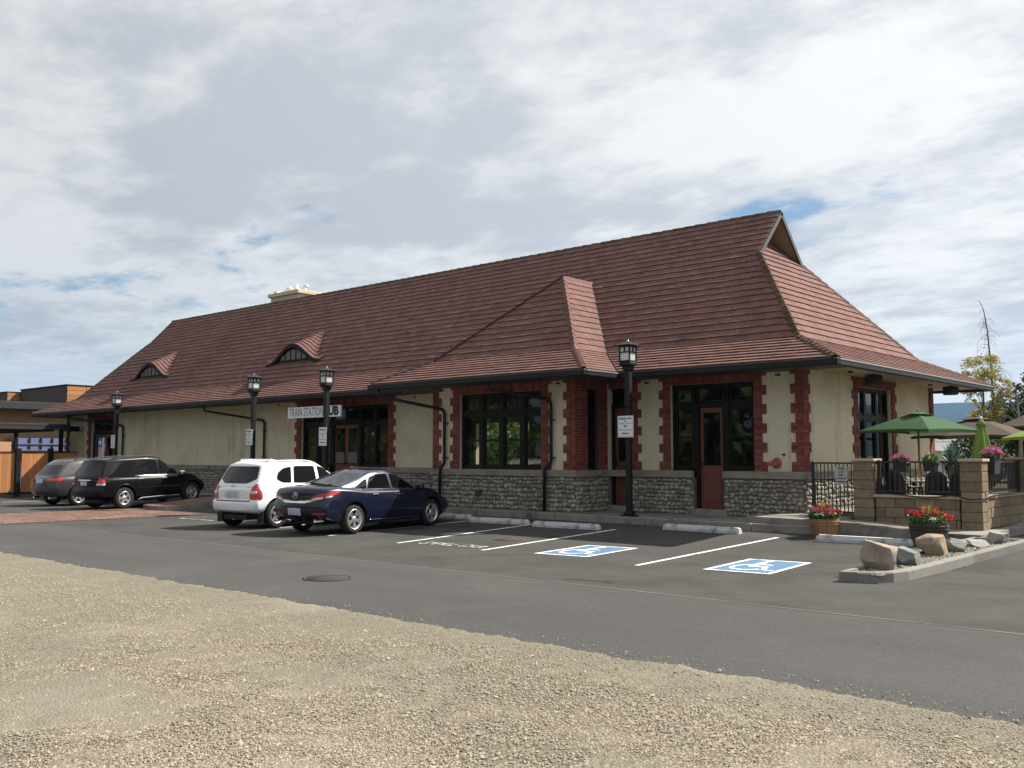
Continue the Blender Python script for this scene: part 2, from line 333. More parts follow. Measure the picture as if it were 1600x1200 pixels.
class MB:
    def __init__(s):
        s.v, s.f, s.m, s.t, s.sm = [], [], [], [], []

    def add(s, verts, faces, m=0, t=0.5, smooth=False):
        o = len(s.v)
        s.v.extend([tuple(p) for p in verts])
        for f in faces:
            s.f.append(tuple(i + o for i in f)); s.m.append(m); s.t.append(t); s.sm.append(smooth)
        return s

    def box(s, x0, x1, y0, y1, z0, z1, m=0, t=0.5, mtx=None):
        v = [(x, y, z) for x in (x0, x1) for y in (y0, y1) for z in (z0, z1)]
        if mtx is not None:
            v = [mtx(p) if callable(mtx) else mtx @ Vector(p) for p in v]
        f = [(0, 1, 3, 2), (4, 6, 7, 5), (0, 4, 5, 1), (2, 3, 7, 6), (0, 2, 6, 4), (1, 5, 7, 3)]
        return s.add(v, f, m, t)

    def bevbox(s, x0, x1, y0, y1, z0, z1, b, m=0, t=0.5, mtx=None):
        # box with the four edges along x.. rounded off by a chamfer on all sides (24 verts)
        vs, idx = [], {}
        for sx, X in ((0, (x0, x1)), ):
            pass
        for ax in range(3):
            for i in (0, 1):
                for j in (0, 1):
                    for k in (0, 1):
                        c = [(x0, x1)[i], (y0, y1)[j], (z0, z1)[k]]
                        sg = [1 if q == 0 else -1 for q in (i, j, k)]
                        for a2 in range(3):
                            if a2 != ax: c[a2] += sg[a2] * b
                        idx[(ax, i, j, k)] = len(vs); vs.append(tuple(c))
        F = []
        for ax in range(3):
            o = [a for a in range(3) if a != ax]
            for q in (0, 1):
                ring = []
                for (a, c) in ((0, 0), (1, 0), (1, 1), (0, 1)):
                    k = [0, 0, 0]; k[ax] = q; k[o[0]] = a; k[o[1]] = c
                    ring.append(idx[(ax, *k)])
                F.append(tuple(ring))
        for ax in range(3):
            o = [a for a in range(3) if a != ax]
            for a in (0, 1):
                for c in (0, 1):
                    k0 = [0, 0, 0]; k1 = [0, 0, 0]
                    k0[ax] = 0; k1[ax] = 1
                    for k in (k0, k1): k[o[0]] = a; k[o[1]] = c
                    F.append((idx[(o[0], *k0)], idx[(o[0], *k1)], idx[(o[1], *k1)], idx[(o[1], *k0)]))
        for i in (0, 1):
            for j in (0, 1):
                for k in (0, 1):
                    F.append((idx[(0, i, j, k)], idx[(1, i, j, k)], idx[(2, i, j, k)]))
        if mtx is not None:
            vs = [mtx(p) if callable(mtx) else mtx @ Vector(p) for p in vs]
        return s.add(vs, F, m, t)

    def prism(s, poly, z0, z1, m=0, t=0.5, mtx=None, mt=None):
        n = len(poly)
        v = [(p[0], p[1], z0) for p in poly] + [(p[0], p[1], z1) for p in poly]
        if mtx is not None:
            v = [mtx(p) if callable(mtx) else mtx @ Vector(p) for p in v]
        o = len(s.v)
        s.add(v, [tuple(range(n))[::-1]] + [(i, (i + 1) % n, n + (i + 1) % n, n + i) for i in range(n)], m, t)
        s.f.append(tuple(range(o + n, o + 2 * n))); s.m.append(m if mt is None else mt); s.t.append(t); s.sm.append(False)
        return s

    def tube(s, pts, r, n=8, m=0, t=0.5, smooth=True, caps=True):
        pts = [Vector(p) for p in pts]
        rs = r if isinstance(r, (list, tuple)) else [r] * len(pts)
        vs, fs = [], []
        up = None
        for i, p in enumerate(pts):
            d = (pts[min(i + 1, len(pts) - 1)] - pts[max(i - 1, 0)]).normalized()
            if up is None or abs(d.dot(up)) > 0.98:
                up = Vector((0, 0, 1)) if abs(d.z) < 0.9 else Vector((1, 0, 0))
            a = d.cross(up).normalized(); b = a.cross(d).normalized()
            up = b
            for k in range(n):
                q = 2 * math.pi * k / n
                vs.append(p + (a * math.cos(q) + b * math.sin(q)) * rs[i])
        for i in range(len(pts) - 1):
            for k in range(n):
                fs.append((i * n + k, i * n + (k + 1) % n, (i + 1) * n + (k + 1) % n, (i + 1) * n + k))
        s.add(vs, fs, m, t, smooth)
        if caps:
            o = len(s.v) - len(vs)
            for ring in (range(n - 1, -1, -1), range((len(pts) - 1) * n, len(pts) * n)):
                s.f.append(tuple(o + k for k in ring)); s.m.append(m); s.t.append(t); s.sm.append(False)
        return s

    def lathe(s, prof, n=16, m=0, t=0.5, smooth=True, mtx=None, sq=None, caps=True):
        vs, fs = [], []
        for r, z in prof:
            for k in range(n):
                q = 2 * math.pi * (k + (0.5 if sq else 0)) / n
                p = Vector((r * math.cos(q), r * math.sin(q), z))
                vs.append(p if mtx is None else mtx @ p)
        for i in range(len(prof) - 1):
            for k in range(n):
                fs.append((i * n + k, i * n + (k + 1) % n, (i + 1) * n + (k + 1) % n, (i + 1) * n + k))
        s.add(vs, fs, m, t, smooth)
        o = len(s.v) - len(vs)
        for ring, rr in ((range(n - 1, -1, -1), prof[0][0]), (range((len(prof) - 1) * n, len(prof) * n), prof[-1][0])):
            if caps and rr > 1e-5:
                s.f.append(tuple(o + k for k in ring)); s.m.append(m); s.t.append(t); s.sm.append(False)
        return s

    def ball(s, c, r, n=8, k=5, m=0, t=0.5, sc=(1, 1, 1)):
        vs, fs = [], []
        c = Vector(c)
        vs.append(c + Vector((0, 0, r * sc[2])))
        for i in range(1, k):
            a = math.pi * i / k
            for j in range(n):
                q = 2 * math.pi * j / n
                vs.append(c + Vector((r * sc[0] * math.sin(a) * math.cos(q), r * sc[1] * math.sin(a) * math.sin(q), r * sc[2] * math.cos(a))))
        vs.append(c - Vector((0, 0, r * sc[2])))
        for j in range(n):
            fs.append((0, 1 + j, 1 + (j + 1) % n))
            fs.append((len(vs) - 1, 1 + (k - 2) * n + (j + 1) % n, 1 + (k - 2) * n + j))
        for i in range(k - 2):
            for j in range(n):
                fs.append((1 + i * n + j, 1 + (i + 1) * n + j, 1 + (i + 1) * n + (j + 1) % n, 1 + i * n + (j + 1) % n))
        return s.add(vs, fs, m, t, True)

    def mesh(s, name, mats):
        me = bpy.data.meshes.new(name)
        me.from_pydata([tuple(p) for p in s.v], [], s.f)
        mats = mats if isinstance(mats, (list, tuple)) else [mats]
        for q in mats: me.materials.append(M[q] if isinstance(q, str) else q)
        n = len(s.f)
        if n:
            me.polygons.foreach_set('material_index', s.m)
            me.polygons.foreach_set('use_smooth', s.sm)
            a = me.attributes.new('tint', 'FLOAT', 'FACE')
            a.data.foreach_set('value', s.t)
        me.update()
        return me

    def build(s, name, mats, parent=None, kind=None, fix=False):
        me = s.mesh(name, mats)
        if fix:
            bm = bmesh.new(); bm.from_mesh(me); bmesh.ops.recalc_face_normals(bm, faces=bm.faces); bm.to_mesh(me); bm.free()
        o = bpy.data.objects.new(name, me)
        COL.objects.link(o)
        if parent is not None:
            o.parent = parent
            o.location = -world_offset(parent)
        if kind: o['kind'] = kind
        return o


def thing(name, label, cat, loc=(0, 0, 0), rz=0.0, group=None, local=False):
    o = bpy.data.objects.new(name, None)
    COL.objects.link(o)
    o.empty_display_size = 0.2
    o.location = loc
    o.rotation_euler = (0, 0, rz)
    o['label'] = label; o['category'] = cat
    if group: o['group'] = group
    if local: o['local'] = 1
    return o


def tag(o, label, cat, group=None):
    o['label'] = label; o['category'] = cat
    if group: o['group'] = group
    return o


def struct(o):
    o['kind'] = 'structure'
    return o


CAM = Vector((0, 0, 1.6))


def area_in_view(vs, f):
    p = [Vector(vs[i]) for i in f]
    n = Vector((0, 0, 0))
    c = sum(p, Vector()) / len(p)
    for i in range(1, len(p) - 1): n += (p[i] - p[0]).cross(p[i + 1] - p[0])
    d = CAM - c
    return 0.5 * n.dot(d.normalized()) / d.length_squared


FWD = Vector((-math.sin(rad(41.672)), math.cos(rad(41.672)), 0))
RGT = Vector((math.cos(rad(41.672)), math.sin(rad(41.672)), 0))


def pieces(items, name, mats, parent, limit=300, rest=None, hide=None):
    """items: (verts, faces, tint, smooth). The ones that show largest become parts, the rest one part."""
    sc = []
    for k, it in enumerate(items):
        a = max(abs(area_in_view(it[0], f)) if len(it) > 4 and it[4] else area_in_view(it[0], f) for f in it[1][:1])
        c = Vector(it[0][0]) - CAM
        u = c.dot(RGT) / max(c.dot(FWD), 0.1)
        if abs(u) > 0.56 or c.dot(FWD) < 0: a = -1
        if hide and hide(it[0][0]): a = -1
        sc.append((a, k))
    sc.sort(reverse=True)
    one = set(k for a, k in sc[:limit])
    far = MB()
    for k, it in enumerate(items):
        if k in one:
            MB().add(it[0], it[1], 0, it[2], it[3]).build(name, mats, parent)
        else:
            far.add(it[0], it[1], 0, it[2], it[3])
    if far.f:
        far.build(rest or name + '_field', mats, parent, kind='stuff')


def text_mesh(body, size, mtx, name, material, parent=None, bold=0.0, align='CENTER', depth=0.002, width=None):
    cu = bpy.data.curves.new(name, 'FONT')
    cu.body = body; cu.size = size; cu.align_x = align; cu.align_y = 'CENTER'
    cu.extrude = depth; cu.offset = bold; cu.resolution_u = 3
    tmp = bpy.data.objects.new(name, cu)
    COL.objects.link(tmp)
    dg = bpy.context.evaluated_depsgraph_get()
    me = bpy.data.meshes.new_from_object(tmp.evaluated_get(dg))
    bpy.data.objects.remove(tmp)
    bpy.data.curves.remove(cu)
    if width:
        xs = [v.co.x for v in me.vertices]
        k = width / max(max(xs) - min(xs), 1e-4)
        for v in me.vertices: v.co.x *= k
    me.transform(mtx)
    me.name = name
    me.materials.clear(); me.materials.append(M[material])
    o = bpy.data.objects.new(name, me)
    COL.objects.link(o)
    if parent is not None:
        o.parent = parent
        o.location = -world_offset(parent)
    return o


def clip(poly, conv):
    """clip a 2-D polygon by a convex CCW polygon"""
    out = poly
    n = len(conv)
    for i in range(n):
        a, b = conv[i], conv[(i + 1) % n]
        ex, ey = b[0] - a[0], b[1] - a[1]
        src, out = out, []
        for j in range(len(src)):
            p, q = src[j], src[(j + 1) % len(src)]
            sp = ex * (p[1] - a[1]) - ey * (p[0] - a[0])
            sq = ex * (q[1] - a[1]) - ey * (q[0] - a[0])
            if sp >= 0: out.append(p)
            if (sp >= 0) != (sq >= 0):
                k = sp / (sp - sq)
                out.append((p[0] + (q[0] - p[0]) * k, p[1] + (q[1] - p[1]) * k))
        if len(out) < 3: return []
    return out


# ================================================================== GROUND
struct(MB().box(-6000, 6000, -6000, 6000, -0.8, -0.26).build('ground', 'ground'))


ZR, YA, YK = -0.18, 16.4, 19.2


def gz(y):
    """height of the asphalt: level across the lane, rising gently to the pavement"""
    return ZR + (0 - ZR) * min(1, max(0, (y - YA) / (YK - YA)))


def gp(x, y):
    """a point paced out on a level plane 1.6 m below the lens, moved along the same bearing onto the real asphalt"""
    f = 1.1
    for _ in range(40): f = (1.6 - gz(y * f)) / 1.6
    return x * f, y * f, gz(y * f)


def sheet(name, x0, x1, ys, dz, m):
    b = MB()
    vs = [(x, y, gz(y) + dz) for y in ys for x in (x0, x1)]
    b.add(vs, [(2 * j, 2 * j + 1, 2 * j + 3, 2 * j + 2) for j in range(len(ys) - 1)])
    return struct(b.build(name, m))


YJ = 10.7
road = sheet('road', -130, 60, [5.2, YJ], 0.0, 'road')
lot = sheet('parking_lot', -130, 60, [YJ, YA, YK, 48], 0.002, 'asphalt')

# dusty joint between the two asphalt laps, wandering a little
b = MB()
xs = np.linspace(-27, 13, 150)
top, bot = [], []
for x in xs:
    w = 0.03 + 0.028 * noise.noise(Vector((x * 1.3, 3, 0)))
    c = YJ + 0.035 * noise.noise(Vector((x * 0.5, 0, 9)))
    top.append((x, c + w, ZR + 0.0035)); bot.append((x, c - w, ZR + 0.0035))
b.add(bot + top, [(i, i + 1, len(xs) + i + 1, len(xs) + i) for i in range(len(xs) - 1)])
struct(b.build('asphalt_joint', 'dust'))


def gravel_edge(x):
    return 7.14 + 0.07 * noise.noise(Vector((x * 0.45, 1.7, 0))) + 0.09 * noise.noise(Vector((x * 2.1, 5.1, 0))) + 0.07 * noise.noise(Vector((x * 6.0, 8.2, 0))) + 0.05 * noise.noise(Vector((x * 19.0, 2.2, 0)))


b = MB()
xs = np.concatenate([np.linspace(-60, -26, 60), np.linspace(-25.9, 6, 1300), np.linspace(6.2, 25, 30)])
rows = [0, 0.03, 0.12, 0.4, 1.0, 2.0, 3.2, 5.0, 8.0, 20.0]
vs = []
for j, d in enumerate(rows):
    for x in xs:
        y = gravel_edge(x) - d
        z = ZR - 0.004 if j == 0 else ZR + 0.010 + min(d, 1.5) * 0.012 + (0.012 * noise.noise(Vector((x * 1.1, y * 1.1, 2))) + 0.007 * noise.noise(Vector((x * 4, y * 4, 2))) if d > 0.1 else 0.0)
        vs.append((x, y, z))
n = len(xs)
b.add(vs, [(j * n + i, (j + 1) * n + i, (j + 1) * n + i + 1, j * n + i + 1) for j in range(len(rows) - 1) for i in range(n - 1)], smooth=True)
struct(b.build('gravel_lot', 'dirt', fix=True))


def build_pebbles():
    rs = np.random.RandomState(3)
    t = (1 + 5 ** 0.5) / 2
    ico_v = np.array([(-1, t, 0), (1, t, 0), (-1, -t, 0), (1, -t, 0), (0, -1, t), (0, 1, t), (0, -1, -t), (0, 1, -t), (t, 0, -1), (t, 0, 1), (-t, 0, -1), (-t, 0, 1)], float) / 1.9
    ico_f = np.array([(0, 11, 5), (0, 5, 1), (0, 1, 7), (0, 7, 10), (0, 10, 11), (1, 5, 9), (5, 11, 4), (11, 10, 2), (10, 7, 6), (7, 1, 8), (3, 9, 4), (3, 4, 2), (3, 2, 6), (3, 6, 8), (3, 8, 9), (4, 9, 5), (2, 4, 11), (6, 2, 10), (8, 6, 7), (9, 8, 1)])
    oct_v = np.array([(1, 0, 0), (0, 1, 0), (-1, 0, 0), (0, -1, 0), (0, 0, 1)], float)
    oct_f = np.array([(0, 1, 4), (1, 2, 4), (2, 3, 4), (3, 0, 4)])

    def scatter(total, d0, d1, pw):
        P = []
        while len(P) < total:
            m = 30000
            d = d0 + (d1 - d0) * rs.rand(m) ** pw
            a = rad(41.67) + (rs.rand(m) - 0.5) * rad(100)
            x = -np.sin(a) * d; y = np.cos(a) * d
            pr_ = rs.rand(m)
            for xi, yi, q in zip(x, y, pr_):
                e = gravel_edge(xi) - yi
                if e < -0.3: continue
                k = noise.noise(Vector((xi * 0.55, yi * 0.9, 3.3))) + 0.5 * noise.noise(Vector((xi * 1.7, yi * 1.7, 1.3)))
                pr = min(1.0, max(0.42, 0.8 + k * 1.1))
                if e < 0.9: pr *= 0.10 + 0.6 * max(e, 0) ** 1.3
                if e < 0.0: pr *= 0.5
                if q < pr: P.append((xi, yi, e))
        return np.array(P[:total])

    def make(P, bv, bf, s0, s1, flat):
        n, nv = len(P), len(bv)
        sz = s0 + s1 * rs.rand(n) ** 2.0 + (rs.rand(n) > 0.988) * 0.008
        V = bv[None] * (1 + 0.4 * (rs.rand(n, nv, 1) - 0.5))
        V = V * (sz[:, None, None] * np.stack([0.8 + 0.7 * rs.rand(n), 0.7 + 0.5 * rs.rand(n), flat * (0.5 + 0.45 * rs.rand(n))], 1)[:, None, :])
        a = rs.rand(n) * 6.283
        c, s_ = np.cos(a)[:, None], np.sin(a)[:, None]
        X = V[..., 0] * c - V[..., 1] * s_; Y = V[..., 0] * s_ + V[..., 1] * c
        zb = np.array([ZR + 0.011 + min(max(e, 0), 1.5) * 0.012 + (0.012 * noise.noise(Vector((x * 1.1, y * 1.1, 2))) + 0.007 * noise.noise(Vector((x * 4, y * 4, 2))) if e > 0.1 else 0) for x, y, e in P])
        V = np.stack([X + P[:, 0:1], Y + P[:, 1:2], V[..., 2] + zb[:, None] + sz[:, None] * 0.15], 2).reshape(-1, 3)
        F = (bf[None] + (np.arange(n) * nv)[:, None, None]).reshape(-1, 3)
        return V, F, np.repeat(np.clip(rs.normal(0.5, 0.27, n), 0, 1), len(bf))
    A = make(scatter(78000, 3.8, 9.5, 0.75), ico_v, ico_f, 0.0032, 0.0050, 0.75)
    B = make(scatter(190000, 5.5, 24.0, 1.35), oct_v, oct_f, 0.0045, 0.0065, 1.05)
    V = np.concatenate([A[0], B[0]]); F = np.concatenate([A[1], B[1] + len(A[0])]); T = np.concatenate([A[2], B[2]])
    me = bpy.data.meshes.new('gravel')
    me.vertices.add(len(V)); me.vertices.foreach_set('co', V.ravel())
    me.loops.add(F.size); me.loops.foreach_set('vertex_index', F.ravel().astype(np.int32))
    me.polygons.add(len(F)); me.polygons.foreach_set('loop_start', np.arange(0, F.size, 3, dtype=np.int32))
    at = me.attributes.new('tint', 'FLOAT', 'FACE')
    at.data.foreach_set('value', T)
    me.materials.append(M['pebble'])
    me.update(calc_edges=True)
    o = bpy.data.objects.new('gravel', me); o['kind'] = 'stuff'
    COL.objects.link(o)


build_pebbles()

# ------------------------------------------------------------------ road markings
ZP = 0.008


def stripe(pts, w, name='painted_line', m='paint', z=ZP, parent=None):
    b = MB()
    for (x0, y0), (x1, y1) in zip(pts[:-1], pts[1:]):
        d = Vector((x1 - x0, y1 - y0, 0)).normalized(); q = Vector((-d.y, d.x, 0)) * w / 2
        n = max(1, int(math.hypot(x1 - x0, y1 - y0) / 0.4))
        row = []
        for k in range(n + 1):
            p = Vector(gp(x0 + (x1 - x0) * k / n, y0 + (y1 - y0) * k / n)) + Vector((0, 0, z))
            row.append((p - q, p + q))
        for (a, c), (e, f) in zip(row[:-1], row[1:]): b.add([a, e, f, c], [(0, 1, 2, 3)])
    return b.build(name, m, parent if parent is not None else lot)


for p in ([(-8.1, 11.85), (-8.77, 17.72)], [(-11.36, 12.0), (-12.38, 17.3)], [(-13.45, 11.95), (-14.8, 17.4)],
          [(-15.72, 12.1), (-16.75, 17.2)], [(-18.25, 12.35), (-18.95, 17.3)], [(-20.75, 12.9), (-21.4, 17.3)],
          [(-30.1, 12.9), (-30.9, 17.6)], [(-32.9, 13.2), (-33.7, 17.6)], [(-35.5, 13.3), (-36.3, 17.6)], [(-5.05, 12.0), (-5.06, 12.0)]):
    if p[0] != p[1] and abs(p[0][0] - p[1][0]) > 0.05: stripe(p, 0.095)
stripe([(-23.1, 13.0), (-21.5, 13.03)], 0.09, m='wornpaint')


def accessible(x, y, rot, s=1.0):
    """blue square with white border and the wheelchair sign, drawn flat on the asphalt; x, y = its near left corner"""
    mt = Matrix.Translation((x, y, 0)) @ Matrix.Rotation(rot, 4, 'Z')
    w, h = 1.02 * s, 1.78 * s

    def q(pts, z, m, bb):
        bb.add([Vector(gp(*(mt @ Vector((a * w, c * h, 0))).xy)) + Vector((0, 0, z)) for a, c in pts], [tuple(range(len(pts)))], m)
    b = MB()
    bd = 0.075
    q([(bd, bd * .55), (1 - bd, bd * .55), (1 - bd, 1 - bd * .55), (bd, 1 - bd * .55)], ZP, 0, b)
    o = b.build('accessible_bay_symbol', ['bluepaint'], lot)
    b = MB()
    B2 = bd * .55
    for pts in ([(0, 0), (1, 0), (1, B2), (0, B2)], [(0, 1 - B2), (1, 1 - B2), (1, 1), (0, 1)], [(0, B2), (bd, B2), (bd, 1 - B2), (0, 1 - B2)], [(1 - bd, B2), (1, B2), (1, 1 - B2), (1 - bd, 1 - B2)]):
        q(pts, ZP + 0.001, 0, b)
    b.build('symbol_border', ['paint'], o)
    b = MB()
    # wheel arc
    arc = [(0.45 + 0.27 * math.cos(rad(t)), 0.36 + 0.225 * math.sin(rad(t))) for t in range(108, 341, 14)]
    for (a0, c0), (a1, c1) in zip(arc[:-1], arc[1:]):
        def inn(a, c): return (0.45 + (a - 0.45) * 0.76, 0.36 + (c - 0.36) * 0.76)
        q([(a0, c0), (a1, c1), inn(a1, c1), inn(a0, c0)], ZP + 0.005, 0, b)
    hd = [(0.42 + 0.075 * math.cos(t), 0.86 + 0.052 * math.sin(t)) for t in np.linspace(0, 6.283, 12, endpoint=False)]
    q(hd, ZP + 0.005, 0, b)
    for pts in ([(0.38, 0.40), (0.49, 0.40), (0.47, 0.78), (0.36, 0.78)], [(0.49, 0.56), (0.66, 0.56), (0.66, 0.61), (0.482, 0.61)],
                [(0.49, 0.40), (0.70, 0.40), (0.70, 0.46), (0.49, 0.46)], [(0.62, 0.40), (0.70, 0.40), (0.80, 0.22), (0.72, 0.21)], [(0.72, 0.21), (0.80, 0.22), (0.90, 0.235), (0.90, 0.185)]):
        q(pts, ZP + 0.0055, 0, b)
    b.build('wheelchair_figure', ['paint'], o)


accessible(-10.36, 12.17, rad(7))
accessible(-7.12, 12.05, rad(6), 0.97)
text_mesh('SMALL CAR', 0.58, Matrix.Translation((*gp(-12.42, 12.35)[:2], ZR + ZP)) @ Matrix.Rotation(rad(3), 4, 'Z'), 'painted_words', 'wornpaint', lot, bold=0.012, depth=0.0005, width=1.66)

# tar sealed cracks, manhole covers
for pts, w in (([(-14.6, 12.6), (-13.9, 12.75), (-13.0, 12.95), (-12.6, 13.5), (-12.4, 14.2), (-12.1, 15.2)], 0.05), ([(-14.9, 13.1), (-14.2, 13.2), (-13.7, 13.15)], 0.10),
               ([(-3.2, 13.4), (-2.9, 13.15), (-2.6, 13.1)], 0.03), ([(-7.9, 9.9), (-7.5, 10.05), (-7.2, 10.02)], 0.025)):
    stripe(pts, w, 'tar_crack', 'darktrim' if w < 0.04 else 'iron', 0.0065 if pts[0][1] > 9.7 else 0.003, lot)


def manhole(x, y, r, m, name, label, slots=True):
    x, y, _ = gp(x, y)
    r *= 1.1
    t = thing(name, label, 'manhole cover', (x, y, ZR))
    MB().lathe([(r, 0.0), (r, 0.010), (r * 0.88, 0.010), (r * 0.88, 0.006), (r * 0.8, 0.006)], 28, mtx=Matrix.Translation((x, y, ZR))).build('rim', m, t)
    b = MB()
    b.lathe([(r * 0.86, 0.0), (r * 0.86, 0.0075), (0.0, 0.0078)], 28, mtx=Matrix.Translation((x, y, ZR)))
    for k in range(-3, 4):
        h = r * 0.7 * math.sqrt(max(0, 1 - (k / 4.2) ** 2))
        b.box(x - h, x + h, y + k * r * 0.2 - r * 0.045, y + k * r * 0.2 + r * 0.045, ZR + 0.0076, ZR + 0.0092)
    b.build('lid', m, t)


manhole(-12.42, 13.95, 0.36, 'rust', 'drain_grate', 'rusty round drain grate in the asphalt between the painted bays')
manhole(-10.3, 7.93, 0.33, 'asphalt', 'manhole_cover', 'dark round manhole cover in the road near the gravel edge')

# ------------------------------------------------------------------ pavements
KZ = 0.15


def slab(name, poly, z, m, edge='oldconc', z0=-0.24):
    b = MB(); b.prism(poly, z0, z, 1, mt=0)
    return struct(b.build(name, [m, edge]))


pave = slab('pavement', [(-49.5, 19.5), (-31.2, 19.5), (-31.0, 18.3), (-22.6, 18.3), (-21.8, 18.6), (-21.0, 19.2), (-8.2, 19.2), (-8.2, 19.18), (-5.4, 19.05), (-5.4, 23.9), (-8.9, 23.9), (-8.9, 31.5), (-49.5, 31.5)], KZ, 'oldconc')
wk = [(-31.2, 16.2), (-30.1, 16.0), (-29.6, 16.15), (-29.3, 16.7), (-29.2, 18.295), (-31.0, 18.295)]
b = MB()
wz = [-0.04, -0.04, -0.04, 0.0, 0.15, 0.15]
n = len(wk)
b.add([(*p, -0.24) for p in wk] + [(*p, z) for p, z in zip(wk, wz)], [(i, (i + 1) % n, n + (i + 1) % n, n + i) for i in range(n)], 0)
b.add([(*p, z) for p, z in zip(wk, wz)], [(0, 1, 2), (0, 2, 3), (0, 3, 5), (3, 4, 5)], 1)
walk = struct(b.build('brick_walkway', ['oldconc', 'paver']))
# kerb stones along the pavement front
b = MB()
for k in range(9):
    x = -21.0 + k * 1.37
    b = MB(); b.bevbox(x + 0.006, x + 1.364, 19.05, 19.197, -0.03, KZ + 0.006, 0.015)
    b.build('kerb_stone', 'oldconc', pave)
# crosswalk of brick pavers
def pave(name, x0, x1, y0, y1, lim):
    o = sheet(name, x0, x1, sorted(set([y0, y1] + [v for v in (YA, YK) if y0 < v < y1])), 0.0075, 'mortar')
    items = []
    j = 0
    y = y0 + 0.02
    while y + 0.1 < y1:
        x = x0 + 0.01 + (0.1 if j % 2 else 0)
        while x + 0.2 < x1:
            g0, g1 = gz(y), gz(y + 0.096)
            h = 0.016 + 0.004 * R.random()
            vs = [(x, y, g0), (x + 0.199, y, g0), (x + 0.199, y + 0.096, g1), (x, y + 0.096, g1), (x, y, g0 + h), (x + 0.199, y, g0 + h), (x + 0.199, y + 0.096, g1 + h), (x, y + 0.096, g1 + h)]
            items.append((vs, [(4, 5, 6, 7), (0, 1, 5, 4), (1, 2, 6, 5), (2, 3, 7, 6), (3, 0, 4, 7)], R.random(), False))
            x += 0.2055
        y += 0.102; j += 1
    pieces(items, 'paver', 'paver', o, lim)
    return o


pave('brick_crosswalk', -31.5, -26.7, 7.4, 15.95, 300)
pave('brick_apron', -4.75, 4.0, 18.9, 22.2, 250)
# landing in front of the gate and the ramp beside it
landing = slab('gate_landing', [(-10.3, 19.3), (-9.0, 19.12), (-8.35, 19.12), (-8.35, 21.0), (-9.7, 21.0), (-10.3, 20.95)], 0.29, 'oldconc')
b = MB()
b.add([(-8.34, 19.22, -.1), (-6.2, 19.1, -.1), (-6.2, 20.1, -.1), (-8.34, 20.1, -.1), (-8.34, 19.22, 0.27), (-6.2, 19.1, 0.16), (-6.2, 20.1, 0.16), (-8.34, 20.1, 0.27)],
      [(0, 1, 5, 4), (1, 2, 6, 5), (2, 3, 7, 6), (3, 0, 4, 7), (4, 5, 6, 7)])
struct(b.build('ramp', 'oldconc'))

# ================================================================== STATION BUILDING
X0, XR, XL, Y0, YB, YF = -48.6, -9.75, -48.6, 21.13, 19.73, 30.0
BX0, BX1 = -20.65, -15.37
ZS, ZT = 1.24, 3.68
st = thing('station_building', 'old stucco and cobblestone railway station under a long red tiled roof', 'building', (-29, 25.5, 0.0))


class Wall:
    def __init__(s, o, u, n): s.o, s.u, s.n = Vector(o), Vector(u), Vector(n)

    def __call__(s, p): return s.o + s.u * p[0] + s.n * p[1] + Vector((0, 0, p[2]))


WF = Wall((0, Y0, 0), (1, 0, 0), (0, -1, 0))
WB = Wall((0, YB, 0), (1, 0, 0), (0, -1, 0))
WR = Wall((XR, 0, 0), (0, 1, 0), (1, 0, 0))
WBR = Wall((BX1, 0, 0), (0, 1, 0), (1, 0, 0))
WBL = Wall((BX0, 0, 0), (0, 1, 0), (-1, 0, 0))
WL = Wall((XL, 0, 0), (0, 1, 0), (-1, 0, 0))
WK = Wall((0, YF, 0), (1, 0, 0), (0, 1, 0))


def holed(W, s0, s1, z0, z1, holes, d0=-0.3, d1=0.0, m=0, b=None):
    b = b or MB()
    ss = sorted(set([s0, s1] + [min(max(v, s0), s1) for h in holes for v in h[:2]]))
    zs = sorted(set([z0, z1] + [min(max(v, z0), z1) for h in holes for v in h[2:4]]))

    def solid(i, j):
        if i < 0 or j < 0 or i >= len(ss) - 1 or j >= len(zs) - 1: return False
        cs, cz = (ss[i] + ss[i + 1]) / 2, (zs[j] + zs[j + 1]) / 2
        return not any(h[0] < cs < h[1] and h[2] < cz < h[3] for h in holes)
    for i in range(len(ss) - 1):
        for j in range(len(zs) - 1):
            if not solid(i, j): continue
            a, c, e, f = ss[i], ss[i + 1], zs[j], zs[j + 1]
            b.add([W((a, d1, e)), W((c, d1, e)), W((c, d1, f)), W((a, d1, f))], [(0, 1, 2, 3)], m)
            b.add([W((a, d0, e)), W((c, d0, e)), W((c, d0, f)), W((a, d0, f))], [(3, 2, 1, 0)], m)
            for (ok, p, q) in ((solid(i - 1, j), (a, e), (a, f)), (solid(i + 1, j), (c, e), (c, f)), (solid(i, j - 1), (a, e), (c, e)), (solid(i, j + 1), (a, f), (c, f))):
                if not ok:
                    b.add([W((p[0], d0, p[1])), W((q[0], d0, q[1])), W((q[0], d1, q[1])), W((p[0], d1, p[1]))], [(0, 1, 2, 3)], m)
    return b


